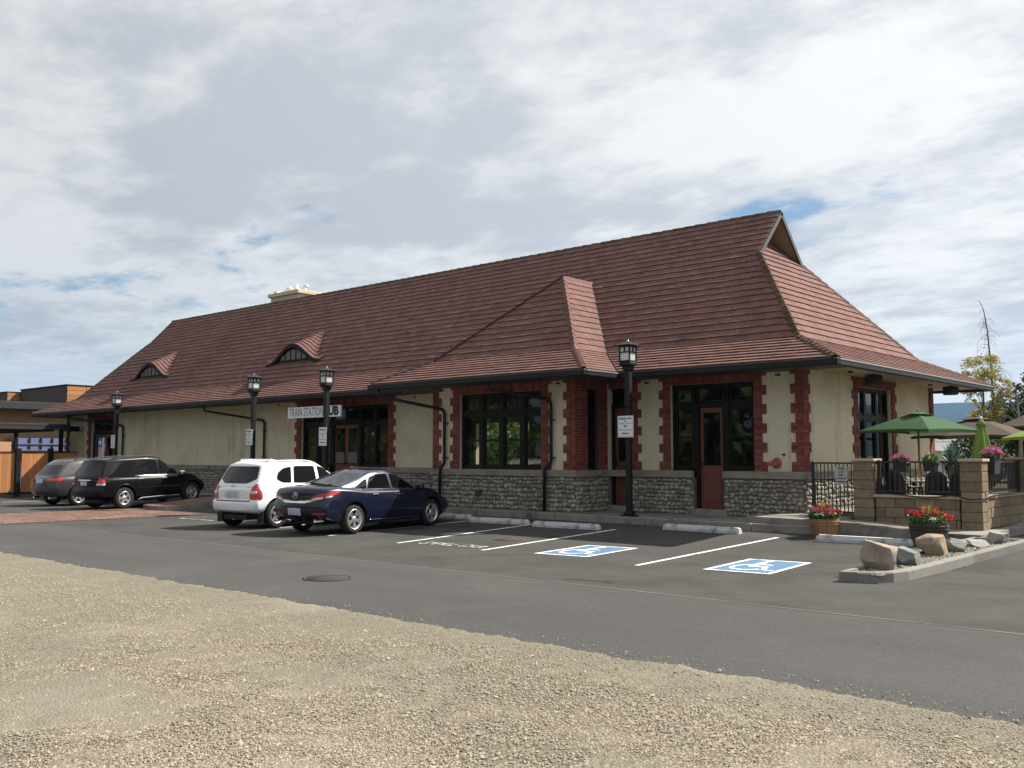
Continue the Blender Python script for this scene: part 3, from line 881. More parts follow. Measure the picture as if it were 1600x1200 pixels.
H_LEFT = (-46.0, -43.7, 0.2, 3.36)
H_PUBW1, H_PUBD, H_PUBW2 = (-29.15, -27.55, ZS, 3.36), (-27.45, -25.95, 0.2, 3.36), (-25.85, -24.3, ZS, 3.36)
H_PUB = (-29.15, -24.3, ZS, 3.36)
H_CORN = (-15.30, -14.62, 0.2, 3.42)
H_RW = (-13.36, -11.0, ZS, 3.42)
H_RD = (-12.69, -11.84, 0.2, ZS + 0.01)
H_BAY = (-19.60, -16.50, ZS, 3.38)
H_BS = (20.24, 20.74, ZS, 3.38)
H_E = (24.28, 26.66, 0.2, 3.40)
front_holes = [H_LEFT, H_PUB, (-27.45, -25.95, 0.2, ZS + 0.01), H_CORN, H_RW, H_RD]
low_holes = [(-46.0, -43.7, 0.2, 2), (-27.45, -25.95, 0.2, 2), (-15.30, -14.62, 0.2, 2), (-12.69, -11.84, 0.2, 2)]

holed(WF, XL, BX0 - 0.005, ZS, ZT, front_holes).build('front_wall', 'stucco', st)
holed(WF, BX1 + 0.005, XR, ZS, ZT, front_holes).build('front_wall', 'stucco', st)
holed(WB, BX0, BX1, ZS, ZT, [H_BAY]).build('bay_wall', 'stucco', st)
holed(WBR, YB + 0.003, Y0, ZS, ZT, [H_BS]).build('bay_side_wall', 'mortar', st)
holed(WBL, YB + 0.003, Y0, ZS, ZT, []).build('bay_side_wall', 'stucco', st)
holed(WR, Y0 + 0.003, YF, ZS, ZT, [H_E]).build('end_wall', 'stucco', st)
holed(WL, Y0 + 0.003, YF, 0.1, ZT, []).build('end_wall', 'stucco', st)
BACKH = [(-24.6, -22.9, 1.2, 3.0), (-28.5, -25.5, 0.4, 3.0)]
holed(WK, XL, XR, 0.1, ZT, BACKH).build('back_wall', 'stucco', st)

# sill band and the masonry behind the cobbles
for W, a, c, hs in ((WF, XL - 0.06, BX0 - 0.07, low_holes), (WF, BX1 + 0.075, XR + 0.075, low_holes), (WB, BX0 - 0.075, BX1 + 0.075, []), (WBR, YB, Y0 - 0.08, []), (WBL, YB, Y0 - 0.08, []), (WR, Y0 - 0.0, YF, [(24.28, 26.66, 0.2, 2)])):
    cuts = [a] + [v for h in sorted(hs) if a < h[0] < c for v in h[:2]] + [c]
    for q0, q1 in zip(cuts[::2], cuts[1::2]):
        holed(W, q0, q1, 1.07, ZS, [], -0.02, 0.085).build('sill_band', 'sill', st)
bases = {}
for key, W, a, c, hs in (('L', WF, XL, BX0 - 0.001, low_holes), ('M', WF, BX1 + 0.001, XR - 0.01, low_holes), ('B', WB, BX0, BX1, []), ('S', WBR, YB + 0.003, Y0 - 0.003, []), ('T', WBL, YB + 0.003, Y0 - 0.003, []), ('E', WR, Y0 + 0.003, YF, [(24.28, 26.66, 0.2, 2)])):
    cuts = [a] + [v for h in sorted(hs) if a < h[0] < c for v in h[:2]] + [c]
    for q0, q1 in zip(cuts[::2], cuts[1::2]):
        bases[key] = holed(W, q0, q1, 0.02, 1.07, [], -0.3, 0.02).build('stone_base', 'stonemortar', st)
base_o = bases['M']
items = []


def stone(W, s, z, w, h, dep):
    n = 8
    ph = R.random() * 6.28
    vs = []
    rj = [0.86 + 0.26 * R.random() for _ in range(n)]
    for rr, d in ((1.0, 0.0), (0.86, 0.62), (0.5, 0.95)):
        for k in range(n):
            q = 2 * math.pi * k / n
            cx, cy = math.cos(q), math.sin(q)
            p = 0.75
            ex = math.copysign(abs(cx) ** p, cx); ey = math.copysign(abs(cy) ** p, cy)
            vs.append(W((s + w / 2 * rr * rj[k] * ex, 0.015 + dep * d, z + h / 2 * rr * rj[k] * ey)))
    vs.append(W((s, 0.015 + dep, z)))
    fs = [(i * n + k, i * n + (k + 1) % n, (i + 1) * n + (k + 1) % n, (i + 1) * n + k) for i in range(2) for k in range(n)]
    fs += [(2 * n + k, 2 * n + (k + 1) % n, 3 * n) for k in range(n)]
    fs = fs[16:] + fs[:16]
    return (vs, fs, R.random(), True, True)


def cobble(W, s0, s1, z0, z1, holes):
    z = z0
    while z < z1 - 0.05:
        h = min(R.uniform(0.085, 0.135), z1 - z)
        s = s0 - 0.03 + R.random() * 0.05
        while s < s1 - 0.04:
            w = R.uniform(0.085, 0.185)
            w = min(w, s1 - s + 0.03)
            cs = s + w / 2
            if not any(hh[0] - 0.04 < cs < hh[1] + 0.04 for hh in holes):
                hj = h * R.uniform(0.8, 1.12)
                items.append(stone(W, cs, z + h / 2 + R.uniform(-0.02, 0.02), w * 0.98, hj, R.uniform(0.035, 0.075)))
            s += w
        z += h * 0.97


cobble(WF, BX1 + 0.02, XR, 0.15, 1.06, low_holes)
cobble(WB, BX0, BX1, 0.15, 1.06, [])
cobble(WBR, YB, Y0, 0.15, 1.06, [])
cobble(WR, Y0, YF, 0.15, 1.06, [(24.28, 26.66, 0, 0)])
cobble(WF, XL, BX0, 0.15, 1.06, low_holes)
pieces(items, 'stone', 'stone', base_o, 300)

# ------------------------------------------------------------------ brick quoins and lintels
bricks = []
CH = 0.0763


def brick(W, s0, s1, z0, z1, d=0.03):
    vs = [W((s, dd, z)) for s in (s0, s1) for dd in (-0.01, d) for z in (z0, z1)]
    f = [(2, 6, 7, 3), (0, 1, 3, 2), (4, 6, 7, 5), (0, 4, 6, 2), (1, 5, 7, 3)]
    bricks.append((vs, f, R.random(), False, True))


def quoin(W, a, c, left, right, z0=ZS, z1=ZT, phase=0):
    k = 0
    z = z0
    bm_m = MB()
    while z < z1 - 0.02:
        wide = ((k + phase) // 3) % 2 == 0
        s0, s1 = a - (0.115 if wide and left else 0), c + (0.115 if wide and right else 0)
        zt = min(z + CH - 0.009, z1)
        L_ = s1 - s0
        cut = L_ * (0.5 if k % 2 else 0.62) if L_ > 0.24 else None
        if cut:
            brick(W, s0, s0 + cut - 0.005, z, zt); brick(W, s0 + cut + 0.005, s1, z, zt)
        else:
            brick(W, s0, s1, z, zt)
        bm_m.box(s0 + 0.004, s1 - 0.004, -0.01, 0.021, z - 0.005, min(z + CH, z1), mtx=W)
        z += CH; k += 1
    bm_m.build('quoin_backing', 'mortar', st)


def soldiers(W, a, c, z0, z1):
    n = max(1, round((c - a) / 0.078))
    w = (c - a) / n
    for i in range(n): brick(W, a + i * w + 0.004, a + (i + 1) * w - 0.004, z0, z1)
    MB().box(a + 0.002, c - 0.002, -0.01, 0.021, z0 - 0.002, z1 + 0.002, mtx=W).build('lintel_backing', 'mortar', st)


def bond(W, a, c, z0, z1, phase=0):
    z, k = z0, phase
    while z < z1 - 0.02:
        s = a - (0.1 if k % 2 else 0)
        while s < c - 0.01:
            s0, s1 = max(s, a), min(s + 0.2, c)
            if s1 - s0 > 0.02: brick(W, s0 + 0.003, s1 - 0.003, z, min(z + CH - 0.009, z1))
            s += 0.2
        z += CH; k += 1


quoin(WF, XR - 0.19, XR + 0.028, True, False)
quoin(WR, Y0 - 0.028, Y0 + 0.22, False, True)
quoin(WF, -11.0, -10.79, False, True)
quoin(WF, -13.57, -13.36, True, False)
quoin(WF, -14.62, -14.36, False, True)
quoin(WB, BX1 - 0.26, BX1 + 0.028, True, False)
quoin(WB, -16.50, -16.27, False, True)
quoin(WB, -19.84, -19.60, True, False)
quoin(WB, BX0 - 0.028, BX0 + 0.2, False, True)
quoin(WBL, YB - 0.02, YB + 0.2, False, True)
quoin(WF, -24.3, -24.06, False, True)
quoin(WF, -29.39, -29.15, True, False)
quoin(WF, -43.7, -43.45, False, True)
quoin(WF, -46.25, -46.0, True, False)
quoin(WF, XL - 0.028, XL + 0.22, False, True)
quoin(WR, 24.05, 24.28, True, False)
quoin(WR, 26.66, 26.88, False, True)
quoin(WR, YF - 0.22, YF + 0.028, True, False)
bond(WBR, YB + 0.0, H_BS[0], ZS, ZT)
bond(WBR, H_BS[1], Y0, ZS, ZT)
for W, h in ((WF, H_RW), (WB, H_BAY), (WF, H_PUB), (WF, H_LEFT), (WF, H_CORN), (WR, H_E), (WBR, H_BS)):
    soldiers(W, h[0], h[1], h[3], ZT if W is not WR else 3.64)
pieces(bricks, 'brick', 'brick', st, 300)

# ------------------------------------------------------------------ windows and doors
REC = -0.17


def light(W, win, a, c, z0, z1, f=0.055, split=None, blind=None):
    """one sash with its pane(s)"""
    b = MB()
    for s0, s1, e0, e1 in ((a, a + f, z0, z1), (c - f, c, z0, z1), (a + f, c - f, z0, z0 + f * 1.3), (a + f, c - f, z1 - f, z1)):
        b.box(s0, s1, REC - 0.03, REC + 0.025, e0, e1, mtx=W)
    if split: b.box(a + f, c - f, REC - 0.035, REC + 0.03, split - 0.025, split + 0.025, mtx=W)
    b.build('sash', 'darktrim', win)
    for e0, e1 in (((z0 + f, split), (split, z1 - f)) if split else ((z0 + f, z1 - f),)):
        g = MB()
        g.add([W((a + f * .5, REC, e0)), W((c - f * .5, REC, e0)), W((c - f * .5, REC, e1)), W((a + f * .5, REC, e1))], [(0, 1, 2, 3)])
        g.build('pane', 'glass', win)
    if blind:
        MB().box(a + f, c - f, REC - 0.10, REC - 0.09, blind, z1 - f, mtx=W).build('blind', 'blind', win)


def window(W, h, cols, ztr, split=None, fr=0.075, mul=0.11, blinds=None, name='window', cellsplit=True):
    s0, s1, z0, z1 = h
    b = MB()
    D0, D1 = REC - 0.07, REC + 0.06
    b.box(s0, s0 + fr, D0, D1, z0, z1, mtx=W); b.box(s1 - fr, s1, D0, D1, z0, z1, mtx=W)
    b.box(s0 + fr, s1 - fr, D0, D1, z1 - fr, z1, mtx=W); b.box(s0 + fr, s1 - fr, D0, D1 + 0.05, z0, z0 + 0.06, mtx=W)
    n = len(cols)
    tot = sum(cols)
    inner = s1 - s0 - 2 * fr - mul * (n - 1)
    b.box(s0 + fr, s1 - fr, D0 + 0.002, D1 - 0.002, ztr - 0.06, ztr + 0.06, mtx=W)
    edges = []
    p = s0 + fr
    for i, cw_ in enumerate(cols):
        w = inner * cw_ / tot
        edges.append((p, p + w))
        if i < n - 1:
            b.box(p + w, p + w + mul, D0 + 0.004, D1 - 0.004, z0 + 0.06, ztr - 0.06, mtx=W)
            b.box(p + w, p + w + mul, D0 + 0.004, D1 - 0.004, ztr + 0.06, z1 - fr, mtx=W)
        p += w + mul
    win = b.build(name, 'darktrim', st)
    for i, (a, c) in enumerate(edges):
        light(W, win, a + 0.003, c - 0.003, z0 + 0.062, ztr - 0.062, split=(z0 + (ztr - z0) * 0.52) if split else None, blind=blinds[i] if blinds else None)
        light(W, win, a + 0.003, c - 0.003, ztr + 0.062, z1 - fr - 0.002)
    return win


def door(W, s0, s1, z0, z1, m='reddoor', gl=(0.13, 0.92, 0.42, 0.95), handle=-1, rec=REC - 0.01, plate=False):
    w, h = s1 - s0, z1 - z0
    b = MB()
    g0, g1, e0, e1 = s0 + gl[0] * w, s1 - gl[0] * w, z0 + gl[2] * h, z0 + gl[3] * h
    holed(W, s0, s1, z0, z1, [(g0, g1, e0, e1)], rec - 0.04, rec, b=b)
    d = b.build('door', m, st)
    MB().add([W((g0, rec - 0.02, e0)), W((g1, rec - 0.02, e0)), W((g1, rec - 0.02, e1)), W((g0, rec - 0.02, e1))], [(0, 1, 2, 3)]).build('pane', 'glass', d)
    for (a, c) in ((0.05, 0.17), (0.20, 0.38)):
        b = MB(); b.bevbox(s0 + 0.14 * w, s1 - 0.14 * w, rec - 0.005, rec + 0.012, z0 + a * h, z0 + c * h, 0.006, mtx=W); b.build('door_panel', m, d)
    hs = s0 + 0.07 * w if handle < 0 else s1 - 0.07 * w
    b = MB(); b.box(hs - 0.018, hs + 0.018, rec, rec + 0.008, z0 + 0.40 * h, z0 + 0.47 * h, mtx=W)
    b.box(hs - 0.012, hs + 0.012, rec, rec + 0.05, z0 + 0.43 * h, z0 + 0.445 * h, mtx=W); b.build('handle', 'lampblack', d)
    return d


def frame(W, s0, s1, z0, z1, f, name='door_frame'):
    b = MB()
    b.box(s0, s0 + f, REC - 0.07, REC + 0.05, z0, z1, mtx=W); b.box(s1 - f, s1, REC - 0.07, REC + 0.05, z0, z1, mtx=W)
    b.box(s0 + f, s1 - f, REC - 0.07, REC + 0.05, z1 - f, z1, mtx=W)
    return b.build(name, 'darktrim', st)


def step(W, s0, s1, z, d):
    MB().bevbox(s0, s1, -0.28, d, 0.05, z, 0.008, mtx=W).build('door_step', 'sill', st)


# right hand window group with the door in its middle
zt = 2.86
window(WF, (-13.36, -12.70, ZS, 3.42), [1], zt, True)
window(WF, (-11.83, -11.0, ZS, 3.42), [1], zt, True)
frame(WF, -12.695, -11.835, 0.3, 2.93, 0.10)
door(WF, -12.59, -11.94, 0.31, 2.82)
wn = MB(); wn.box(-12.695, -11.835, REC - 0.07, REC + 0.05, 3.345, 3.42, mtx=WF)
wn = wn.build('transom_window', 'darktrim', st)
light(WF, wn, -12.66, -11.87, 2.94, 3.343, 0.06)
step(WF, -12.8, -11.7, 0.30, 0.16)
# corner door beside the bay
frame(WF, -15.30, -14.62, 0.3, 3.0, 0.07)
door(WF, -15.22, -14.70, 0.31, 2.90, handle=-1, gl=(0.2, 0.9, 0.45, 0.9))
wn = MB(); wn.box(-15.30, -14.62, REC - 0.07, REC + 0.05, 3.36, 3.42, mtx=WF)
wn = wn.build('transom_window', 'darktrim', st)
light(WF, wn, -15.28, -14.64, 3.01, 3.36, 0.06)
step(WF, -15.3, -14.5, 0.30, 0.16)
# bay
window(WB, H_BAY, [1, 1, 1, 1], 2.80, True, mul=0.14)
window(WBR, H_BS, [1], 2.80, True)
# pub entrance
window(WF, (-29.15, -27.46, ZS, 3.36), [1, 1], 2.72, True, blinds=[1.4, 1.4])
window(WF, (-25.94, -24.3, ZS, 3.36), [1, 1], 2.72, True, blinds=[1.4, 1.4])
frame(WF, -27.455, -25.945, 0.3, 2.80, 0.08)
door(WF, -27.37, -26.705, 0.31, 2.70, handle=1)
door(WF, -26.695, -26.03, 0.31, 2.70, handle=-1)
wn = MB(); wn.box(-27.455, -25.945, REC - 0.07, REC + 0.05, 3.30, 3.36, mtx=WF)
wn = wn.build('transom_window', 'darktrim', st)
light(WF, wn, -27.43, -26.72, 2.81, 3.30, 0.06); light(WF, wn, -26.68, -25.97, 2.81, 3.30, 0.06)
for a, c in ((-27.27, -26.82), (-26.6, -26.13)):
    q = MB(); q.box(a, c, REC + 0.002, REC + 0.006, 1.36, 1.75, mtx=WF); q = q.build('door_poster', 'louvre', st)
step(WF, -27.6, -25.8, 0.30, 0.2)
# left entrance
frame(WF, -46.0, -43.7, 0.3, 2.75, 0.12)
door(WF, -45.88, -44.86, 0.31, 2.63, 'brownwall', handle=1); door(WF, -44.84, -43.82, 0.31, 2.63, 'reddoor', handle=-1)
wn = MB(); wn.box(-46.0, -43.7, REC - 0.07, REC + 0.05, 3.28, 3.36, mtx=WF)
wn = wn.build('transom_window', 'darktrim', st)
light(WF, wn, -45.97, -44.9, 2.76, 3.28, 0.08); light(WF, wn, -44.8, -43.73, 2.76, 3.28, 0.08)
# end wall garden door
window(WR, (24.28, 26.66, 0.36, 3.40), [1, 1, 1], 2.62, True, mul=0.13)
MB().box(24.2, 26.75, -0.28, 0.1, 0.1, 0.355, mtx=WR).build('door_step', 'sill', st)

# inside
b = MB()
b.box(XL + 0.31, XR - 0.31, Y0 + 0.31, YF - 0.31, 0.12, 0.30)
b.box(XL + 0.31, XR - 0.31, Y0 + 0.31, YF - 0.31, 3.67, 3.74)
b.box(BX0 + 0.3, BX1 - 0.3, YB + 0.31, Y0 + 0.31, 3.67, 3.74)
b.box(BX0 + 0.3, BX1 - 0.3, YB + 0.31, Y0 + 0.31, 0.12, 0.30)
for x in (-32.0, -42.0): b.box(x, x + 0.1, Y0 + 0.32, YF - 0.32, 0.3, 3.67)
b.box(-31.9, -27.6, 24.4, 24.5, 0.3, 3.67)
b.build('interior', 'interior', st)
for k in range(9):
    b = MB()
    x = -21.5 + k * 1.15; y = 22.6 + R.random() * 3.5
    b.box(x, x + 0.5, y, y + 0.5, 0.3, 0.75); b.box(x, x + 0.5, y + 0.45, y + 0.5, 0.75, 1.3)
    b.build('pub_chair', 'darktrim', st)
    MB().box(x - 0.1, x + 0.8, y - 0.9, y - 0.1, 1.02, 1.06).build('pub_table', 'darktrim', st)


# ------------------------------------------------------------------ roof
EZ, KZ2 = 3.72, 4.43          # eave and kink heights
KYF = 21.5
SL = (8.65 - KZ2) / (25.56 - KYF)
roof_items = []
deck = MB()


def roof_face(A, B, up, polys, exp, tw=0.30, th=0.032, vis=True, lift=0.012):
    """A, B: ends of the lower edge; up: any point higher on the face; polys: convex CCW polygons of 3-D points on the face"""
    A, B, up = Vector(A), Vector(B), Vector(up)
    u = (B - A).normalized()
    v = (up - A); v = (v - u * v.dot(u)).normalized()
    n = u.cross(v)
    if n.z < 0: n = -n
    for poly in polys:
        p2 = [((Vector(p) - A).dot(u), (Vector(p) - A).dot(v)) for p in poly]
        ar = sum(p2[i][0] * p2[(i + 1) % len(p2)][1] - p2[(i + 1) % len(p2)][0] * p2[i][1] for i in range(len(p2)))
        if ar < 0: p2 = p2[::-1]
        deck.add([A + u * a + v * c for a, c in p2], [tuple(range(len(p2)))])
        if not vis: continue
        b0 = min(q[1] for q in p2); b1 = max(q[1] for q in p2)
        a0 = min(q[0] for q in p2); a1 = max(q[0] for q in p2)
        nr = max(1, round((b1 - b0) / exp)); ex = (b1 - b0) / nr
        for r in range(nr):
            y0, y1 = b0 + r * ex, b0 + (r + 1) * ex
            x = a0 - tw + (tw * 0.5 if r % 2 else 0) + R.uniform(-0.02, 0.02)
            while x < a1:
                w = tw * R.uniform(0.9, 1.1)
                jb = R.uniform(-0.008, 0.005) if r else 0
                q = clip([(x + 0.002, y0 + jb), (x + w - 0.002, y0 + jb), (x + w - 0.002, y1 + 0.012), (x + 0.002, y1 + 0.012)], p2 if r else p2)
                x += w
                if len(q) < 3: continue
                t0 = th * R.uniform(0.9, 1.08)
                hj = R.uniform(-0.001, 0.002)

                def P(a, c, top=True):
                    h = lift + max(0.0, t0 * (1 - (c - y0) / ex)) + hj if top else 0.0
                    return A + u * a + v * c + n * h
                m = len(q)
                vs = [P(a, c) for a, c in q] + [P(a, c, False) for a, c in q]
                if u.cross(v).z > 0: fs = [tuple(range(m))] + [(i, m + i, m + (i + 1) % m, (i + 1) % m) for i in range(m)]
                else: fs = [tuple(range(m))[::-1]] + [(i, (i + 1) % m, m + (i + 1) % m, m + i) for i in range(m)]
                roof_items.append((vs, fs, R.random(), False, True))


def zy(y): return KZ2 + SL * (y - KYF)


EX_R, EX_L = -8.46, -49.8
KX_R, KX_L = -10.0, -48.4
EY_F, KY_F = 19.93, KYF
EY_B, KY_B = 31.19, 51.12 - KYF
GY = 24.3
GXR, GXL = -12.42, -46.6
GZ = zy(GY)
RZ = 8.65
HXR = -12.45          # right hip top where gablet starts
# front flare (broken by the bay roof), front main slope
VX = -14.15
roof_face((EX_L, EY_F, EZ), (EX_R, EY_F, EZ), (KX_L, KY_F, KZ2), [[(EX_L, EY_F, EZ), (EX_R, EY_F, EZ), (KX_R, KY_F, KZ2), (KX_L, KY_F, KZ2)]], 0.205, 0.30, 0.034)
roof_face((KX_L, KY_F, KZ2), (KX_R, KY_F, KZ2), (KX_L, GY, GZ),
          [[(KX_L, KY_F, KZ2), (KX_R, KY_F, KZ2), (HXR, GY, GZ), (GXL, GY, GZ)], [(GXL - 0.05, GY, GZ), (GXR + 0.05, GY, GZ), (GXR + 0.05, 25.56, RZ), (GXL - 0.05, 25.56, RZ)]], 0.262, 0.30, 0.032)
# right hip
roof_face((EX_R, EY_F, EZ), (EX_R, EY_B, EZ), (KX_R, 25, KZ2), [[(EX_R, EY_F, EZ), (EX_R, EY_B, EZ), (KX_R, KY_B, KZ2), (KX_R, KY_F, KZ2)]], 0.211, 0.30, 0.022)
k, kq = 0.55, 0.55 * (GY - KYF) / 2.45
roof_face((KX_R, KY_F, KZ2), (KX_R, KY_B, KZ2), (HXR, 25, GZ), [[(KX_R, KY_F, KZ2), (KX_R, KY_B, KZ2), (HXR - k, 51.12 - GY - kq, GZ + k * (GZ - KZ2) / (KX_R - HXR)), (HXR - k, GY + kq, GZ + k * (GZ - KZ2) / (KX_R - HXR))]], 0.262, 0.30, 0.03)
# left hip and the back: plain decks
LHX = GXL + 0.0
deck.add([(EX_L, EY_B, EZ), (EX_L, EY_F, EZ), (KX_L, KY_F, KZ2), (KX_L, KY_B, KZ2)], [(0, 1, 2, 3)])
deck.add([(KX_L, KY_B, KZ2), (KX_L, KY_F, KZ2), (LHX, GY, GZ), (LHX, 51.12 - GY, GZ)], [(0, 1, 2, 3)])
deck.add([(EX_R, EY_B, EZ), (EX_L, EY_B, EZ), (KX_L, KY_B, KZ2), (KX_R, KY_B, KZ2)], [(0, 1, 2, 3)])
deck.add([(KX_R, KY_B, KZ2), (KX_L, KY_B, KZ2), (LHX, 51.12 - GY, GZ), (HXR, 51.12 - GY, GZ)], [(0, 1, 2, 3)])
deck.add([(GXR + 0.05, 51.12 - GY, GZ), (GXL - 0.05, 51.12 - GY, GZ), (GXL - 0.05, 25.56, RZ), (GXR + 0.05, 25.56, RZ)], [(0, 1, 2, 3)])
# bay roof
BE, BK = 18.50, 20.05
bxl, bxr = -22.05, -14.15
kxl, kxr = bxl + 1.1, -15.62
px_, py_ = -17.95, 22.5
pz_ = KZ2 + SL * (py_ - BK)
vy = KYF + (pz_ - KZ2) / SL
roof_face((bxl, BE, EZ), (bxr, BE, EZ), (kxl, BK, KZ2), [[(bxl, BE, EZ), (bxr, BE, EZ), (kxr, BK, KZ2), (kxl, BK, KZ2)]], 0.205, 0.30, 0.034)
roof_face((kxl, BK, KZ2), (kxr, BK, KZ2), (px_, py_, pz_), [[(kxl, BK, KZ2), (kxr, BK, KZ2), (px_, py_, pz_)]], 0.262, 0.30, 0.032)
roof_face((bxr, BE, EZ), (bxr, EY_F, EZ), (kxr, KY_F, KZ2), [[(bxr, BE, EZ), (bxr, EY_F + 0.02, EZ), (kxr, KY_F + 0.02, KZ2), (kxr, BK, KZ2)]], 0.211, 0.26, 0.02)
roof_face((kxr, BK, KZ2), (kxr, KY_F, KZ2), (px_, py_, pz_), [[(kxr, BK, KZ2), (kxr, KY_F + 0.02, KZ2), (px_, vy + 0.02, pz_), (px_, py_, pz_)]], 0.262, 0.26, 0.024)
roof_face((bxl, EY_F, EZ), (bxl, BE, EZ), (kxl, BK, KZ2), [[(bxl, EY_F, EZ), (bxl, BE, EZ), (kxl, BK, KZ2), (kxl, KY_F, KZ2)]], 0.211, 0.3, 0.022)
roof_face((kxl, KY_F, KZ2), (kxl, BK, KZ2), (px_, py_, pz_), [[(kxl, KY_F, KZ2), (kxl, BK, KZ2), (px_, py_, pz_), (px_, vy, pz_)]], 0.262, 0.3, 0.03)

roof = deck.build('roof', 'deck', st)


def under_bay(vs):
    v = Vector(vs[0])
    return v.y > EY_F - 0.2 and bxl < v.x < bxr and v.z < EZ + 0.01


pieces(roof_items, 'roof_tile', 'tile', roof, 300)


def caps(P, Q, d1, d2, m='cap', w=0.13, L_=0.27, name='hip_tile', rise=0.05):
    """overlapping cap tiles from P (low) to Q (high); d1, d2 lie down the two slopes"""
    P, Q = Vector(P), Vector(Q)
    ax = (Q - P); n = max(1, round(ax.length / L_)); ax.normalize()
    d1, d2 = [(Vector(d) - ax * Vector(d).dot(ax)).normalized() for d in (d1, d2)]
    up = -(d1 + d2).normalized()
    its = []
    for k in range(n):
        t0 = (Q - P).length * k / n - 0.02; t1 = (Q - P).length * (k + 1) / n + 0.02
        ring = []
        for t, h, ww in ((t0, 0.042, w * 1.05), (t1, 0.02, w * 0.97)):
            c = P + ax * t + up * (h + R.uniform(-0.003, 0.003))
            ring.append([c + d1 * ww - up * 0.015, c + d1 * ww * 0.55 + up * rise * .5, c + up * rise * 0.8, c + d2 * ww * 0.55 + up * rise * .5, c + d2 * ww - up * 0.015])
        vs = ring[0] + ring[1] + [p - up * 0.03 for p in ring[0]]
        fs = [(i, i + 1, 6 + i, 5 + i) for i in range(4)] + [(10 + i, 11 + i, i + 1, i) for i in range(4)]
        its.append((vs, fs, R.random(), False, True))
    for it in its:
        MB().add(it[0], it[1], 0, it[2]).build(name, m, roof)


dF = (0, -1, -SL); dR = (1, 0, -(GZ - KZ2) / (KX_R - HXR))
fF = (0, -1, -0.45); fR = (1, 0, -0.46)
caps((EX_R, EY_F, EZ + .01), (KX_R, KY_F, KZ2 + .01), fF, fR, L_=0.24)
caps((KX_R, KY_F, KZ2 + .01), (HXR, GY, GZ + .01), dF, dR)
caps((KX_R, KY_B, KZ2 + .01), (HXR, 51.12 - GY, GZ + .01), (0, 1, -SL), dR)
caps((EX_R, EY_B, EZ + .01), (KX_R, KY_B, KZ2 + .01), (0, 1, -.45), fR)
caps((KX_L, KY_F, KZ2), (GXL, GY, GZ), dF, (-1, 0, -1.2), w=0.10)
caps((EX_L, EY_F, EZ), (KX_L, KY_F, KZ2), fF, (-1, 0, -.7), w=0.10)
caps((bxr, BE, EZ + .01), (kxr, BK, KZ2 + .01), fF, fR, m='tile', L_=0.22, w=0.10)
caps((kxr, BK, KZ2 + .01), (px_, py_, pz_ + .01), dF, (1, 0, -SL), m='tile', w=0.11)
caps((bxl, BE, EZ + .01), (kxl, BK, KZ2 + .01), fF, (-1, 0, -.7), L_=0.24, w=0.06, m='deck')
caps((kxl, BK, KZ2 + .01), (px_, py_, pz_ + .01), dF, (-1, 0, -.9), w=0.06, m='deck')
caps((px_, vy, pz_), (px_, py_, pz_), (1, 0, -SL), (-1, 0, -.9), m='tile', w=0.10)
caps((GXL - 0.05, 25.56, RZ), (GXR + 0.05, 25.56, RZ), dF, (0, 1, -SL), m='cap', L_=0.4, w=0.11, name='ridge_tile')
# dark valley flashing right of the bay roof
b = MB()
b.tube([(bxr, EY_F, EZ + 0.035), (kxr, KY_F, KZ2 + 0.04), (px_, vy, pz_ + 0.04)], 0.022, 6)
b.build('valley_flashing', 'gutter', roof)

# gablet ends
for gx, s in ((GXR, 1), (GXL, -1)):
    b = MB()
    for sg in (-1, 1):
        y0 = 25.56 + sg * (25.56 - GY + 0.06); z0 = GZ - 0.06
        d = Vector((0, 25.56 - y0, RZ - z0)); L_ = d.length; d.normalize()
        nrm = Vector((0, -d.z, d.y)) if sg < 0 else Vector((0, d.z, -d.y))
        if nrm.z < 0: nrm = -nrm
        p = Vector((gx + s * 0.055, y0, z0))
        v = []
        for e in (0, L_):
            for (dx, dn) in ((0, 0.015), (0.05 * s, 0.015), (0.05 * s, -0.105), (0, -0.105)):
                v.append(p + d * e + nrm * dn + Vector((dx, 0, 0)))
        b.add(v, [(0, 1, 5, 4), (1, 2, 6, 5), (2, 3, 7, 6), (3, 0, 4, 7), (0, 3, 2, 1), (4, 5, 6, 7)])
    b.build('barge_board', 'barge', roof)
    b = MB()   # tan lining under the projecting rakes
    for sg in (-1, 1):
        y0 = 25.56 + sg * (25.56 - GY)
        q = 0.06
        b.add([(gx + s * 0.05, y0, GZ - q), (gx - s * 0.62, y0, GZ - q), (gx - s * 0.62, 25.56, RZ - q), (gx + s * 0.05, 25.56, RZ - q)], [(0, 1, 2, 3)])
    b.build('rake_lining', 'soffit', roof)
    wx = gx - s * 0.60
    b = MB(); b.add([(wx, GY + .1, GZ), (wx, 51.12 - GY - .1, GZ), (wx, 25.56, RZ - 0.05)], [(0, 1, 2)]); b.build('gablet_wall', 'darktrim', roof)
    zb = 8.03
    b = MB()
    b.box(wx, wx + s * 0.10, 25.12, 26.0, zb, zb + 0.09)
    for yy, hh in ((25.36, 0.16), (25.56, 0.36), (25.76, 0.16)): b.box(wx, wx + s * 0.07, yy - 0.03, yy + 0.03, zb + 0.09, zb + 0.09 + hh)
    b.build('gablet_timber', 'darktrim', roof)
    b = MB()
    for yy in (25.41, 25.71): b.box(wx, wx + s * 0.03, yy - 0.05, yy + 0.05, zb + 0.09, zb + 0.25)
    b.build('louvre_panel', 'louvre', roof)

# eaves: gutters, fascia and soffits
def gut(x0, x1, y0, y1, name='gutter', z0=3.555, z1=3.715):
    b = MB(); b.bevbox(x0, x1, y0, y1, z0, z1, 0.02); return b.build(name, 'gutter', roof)


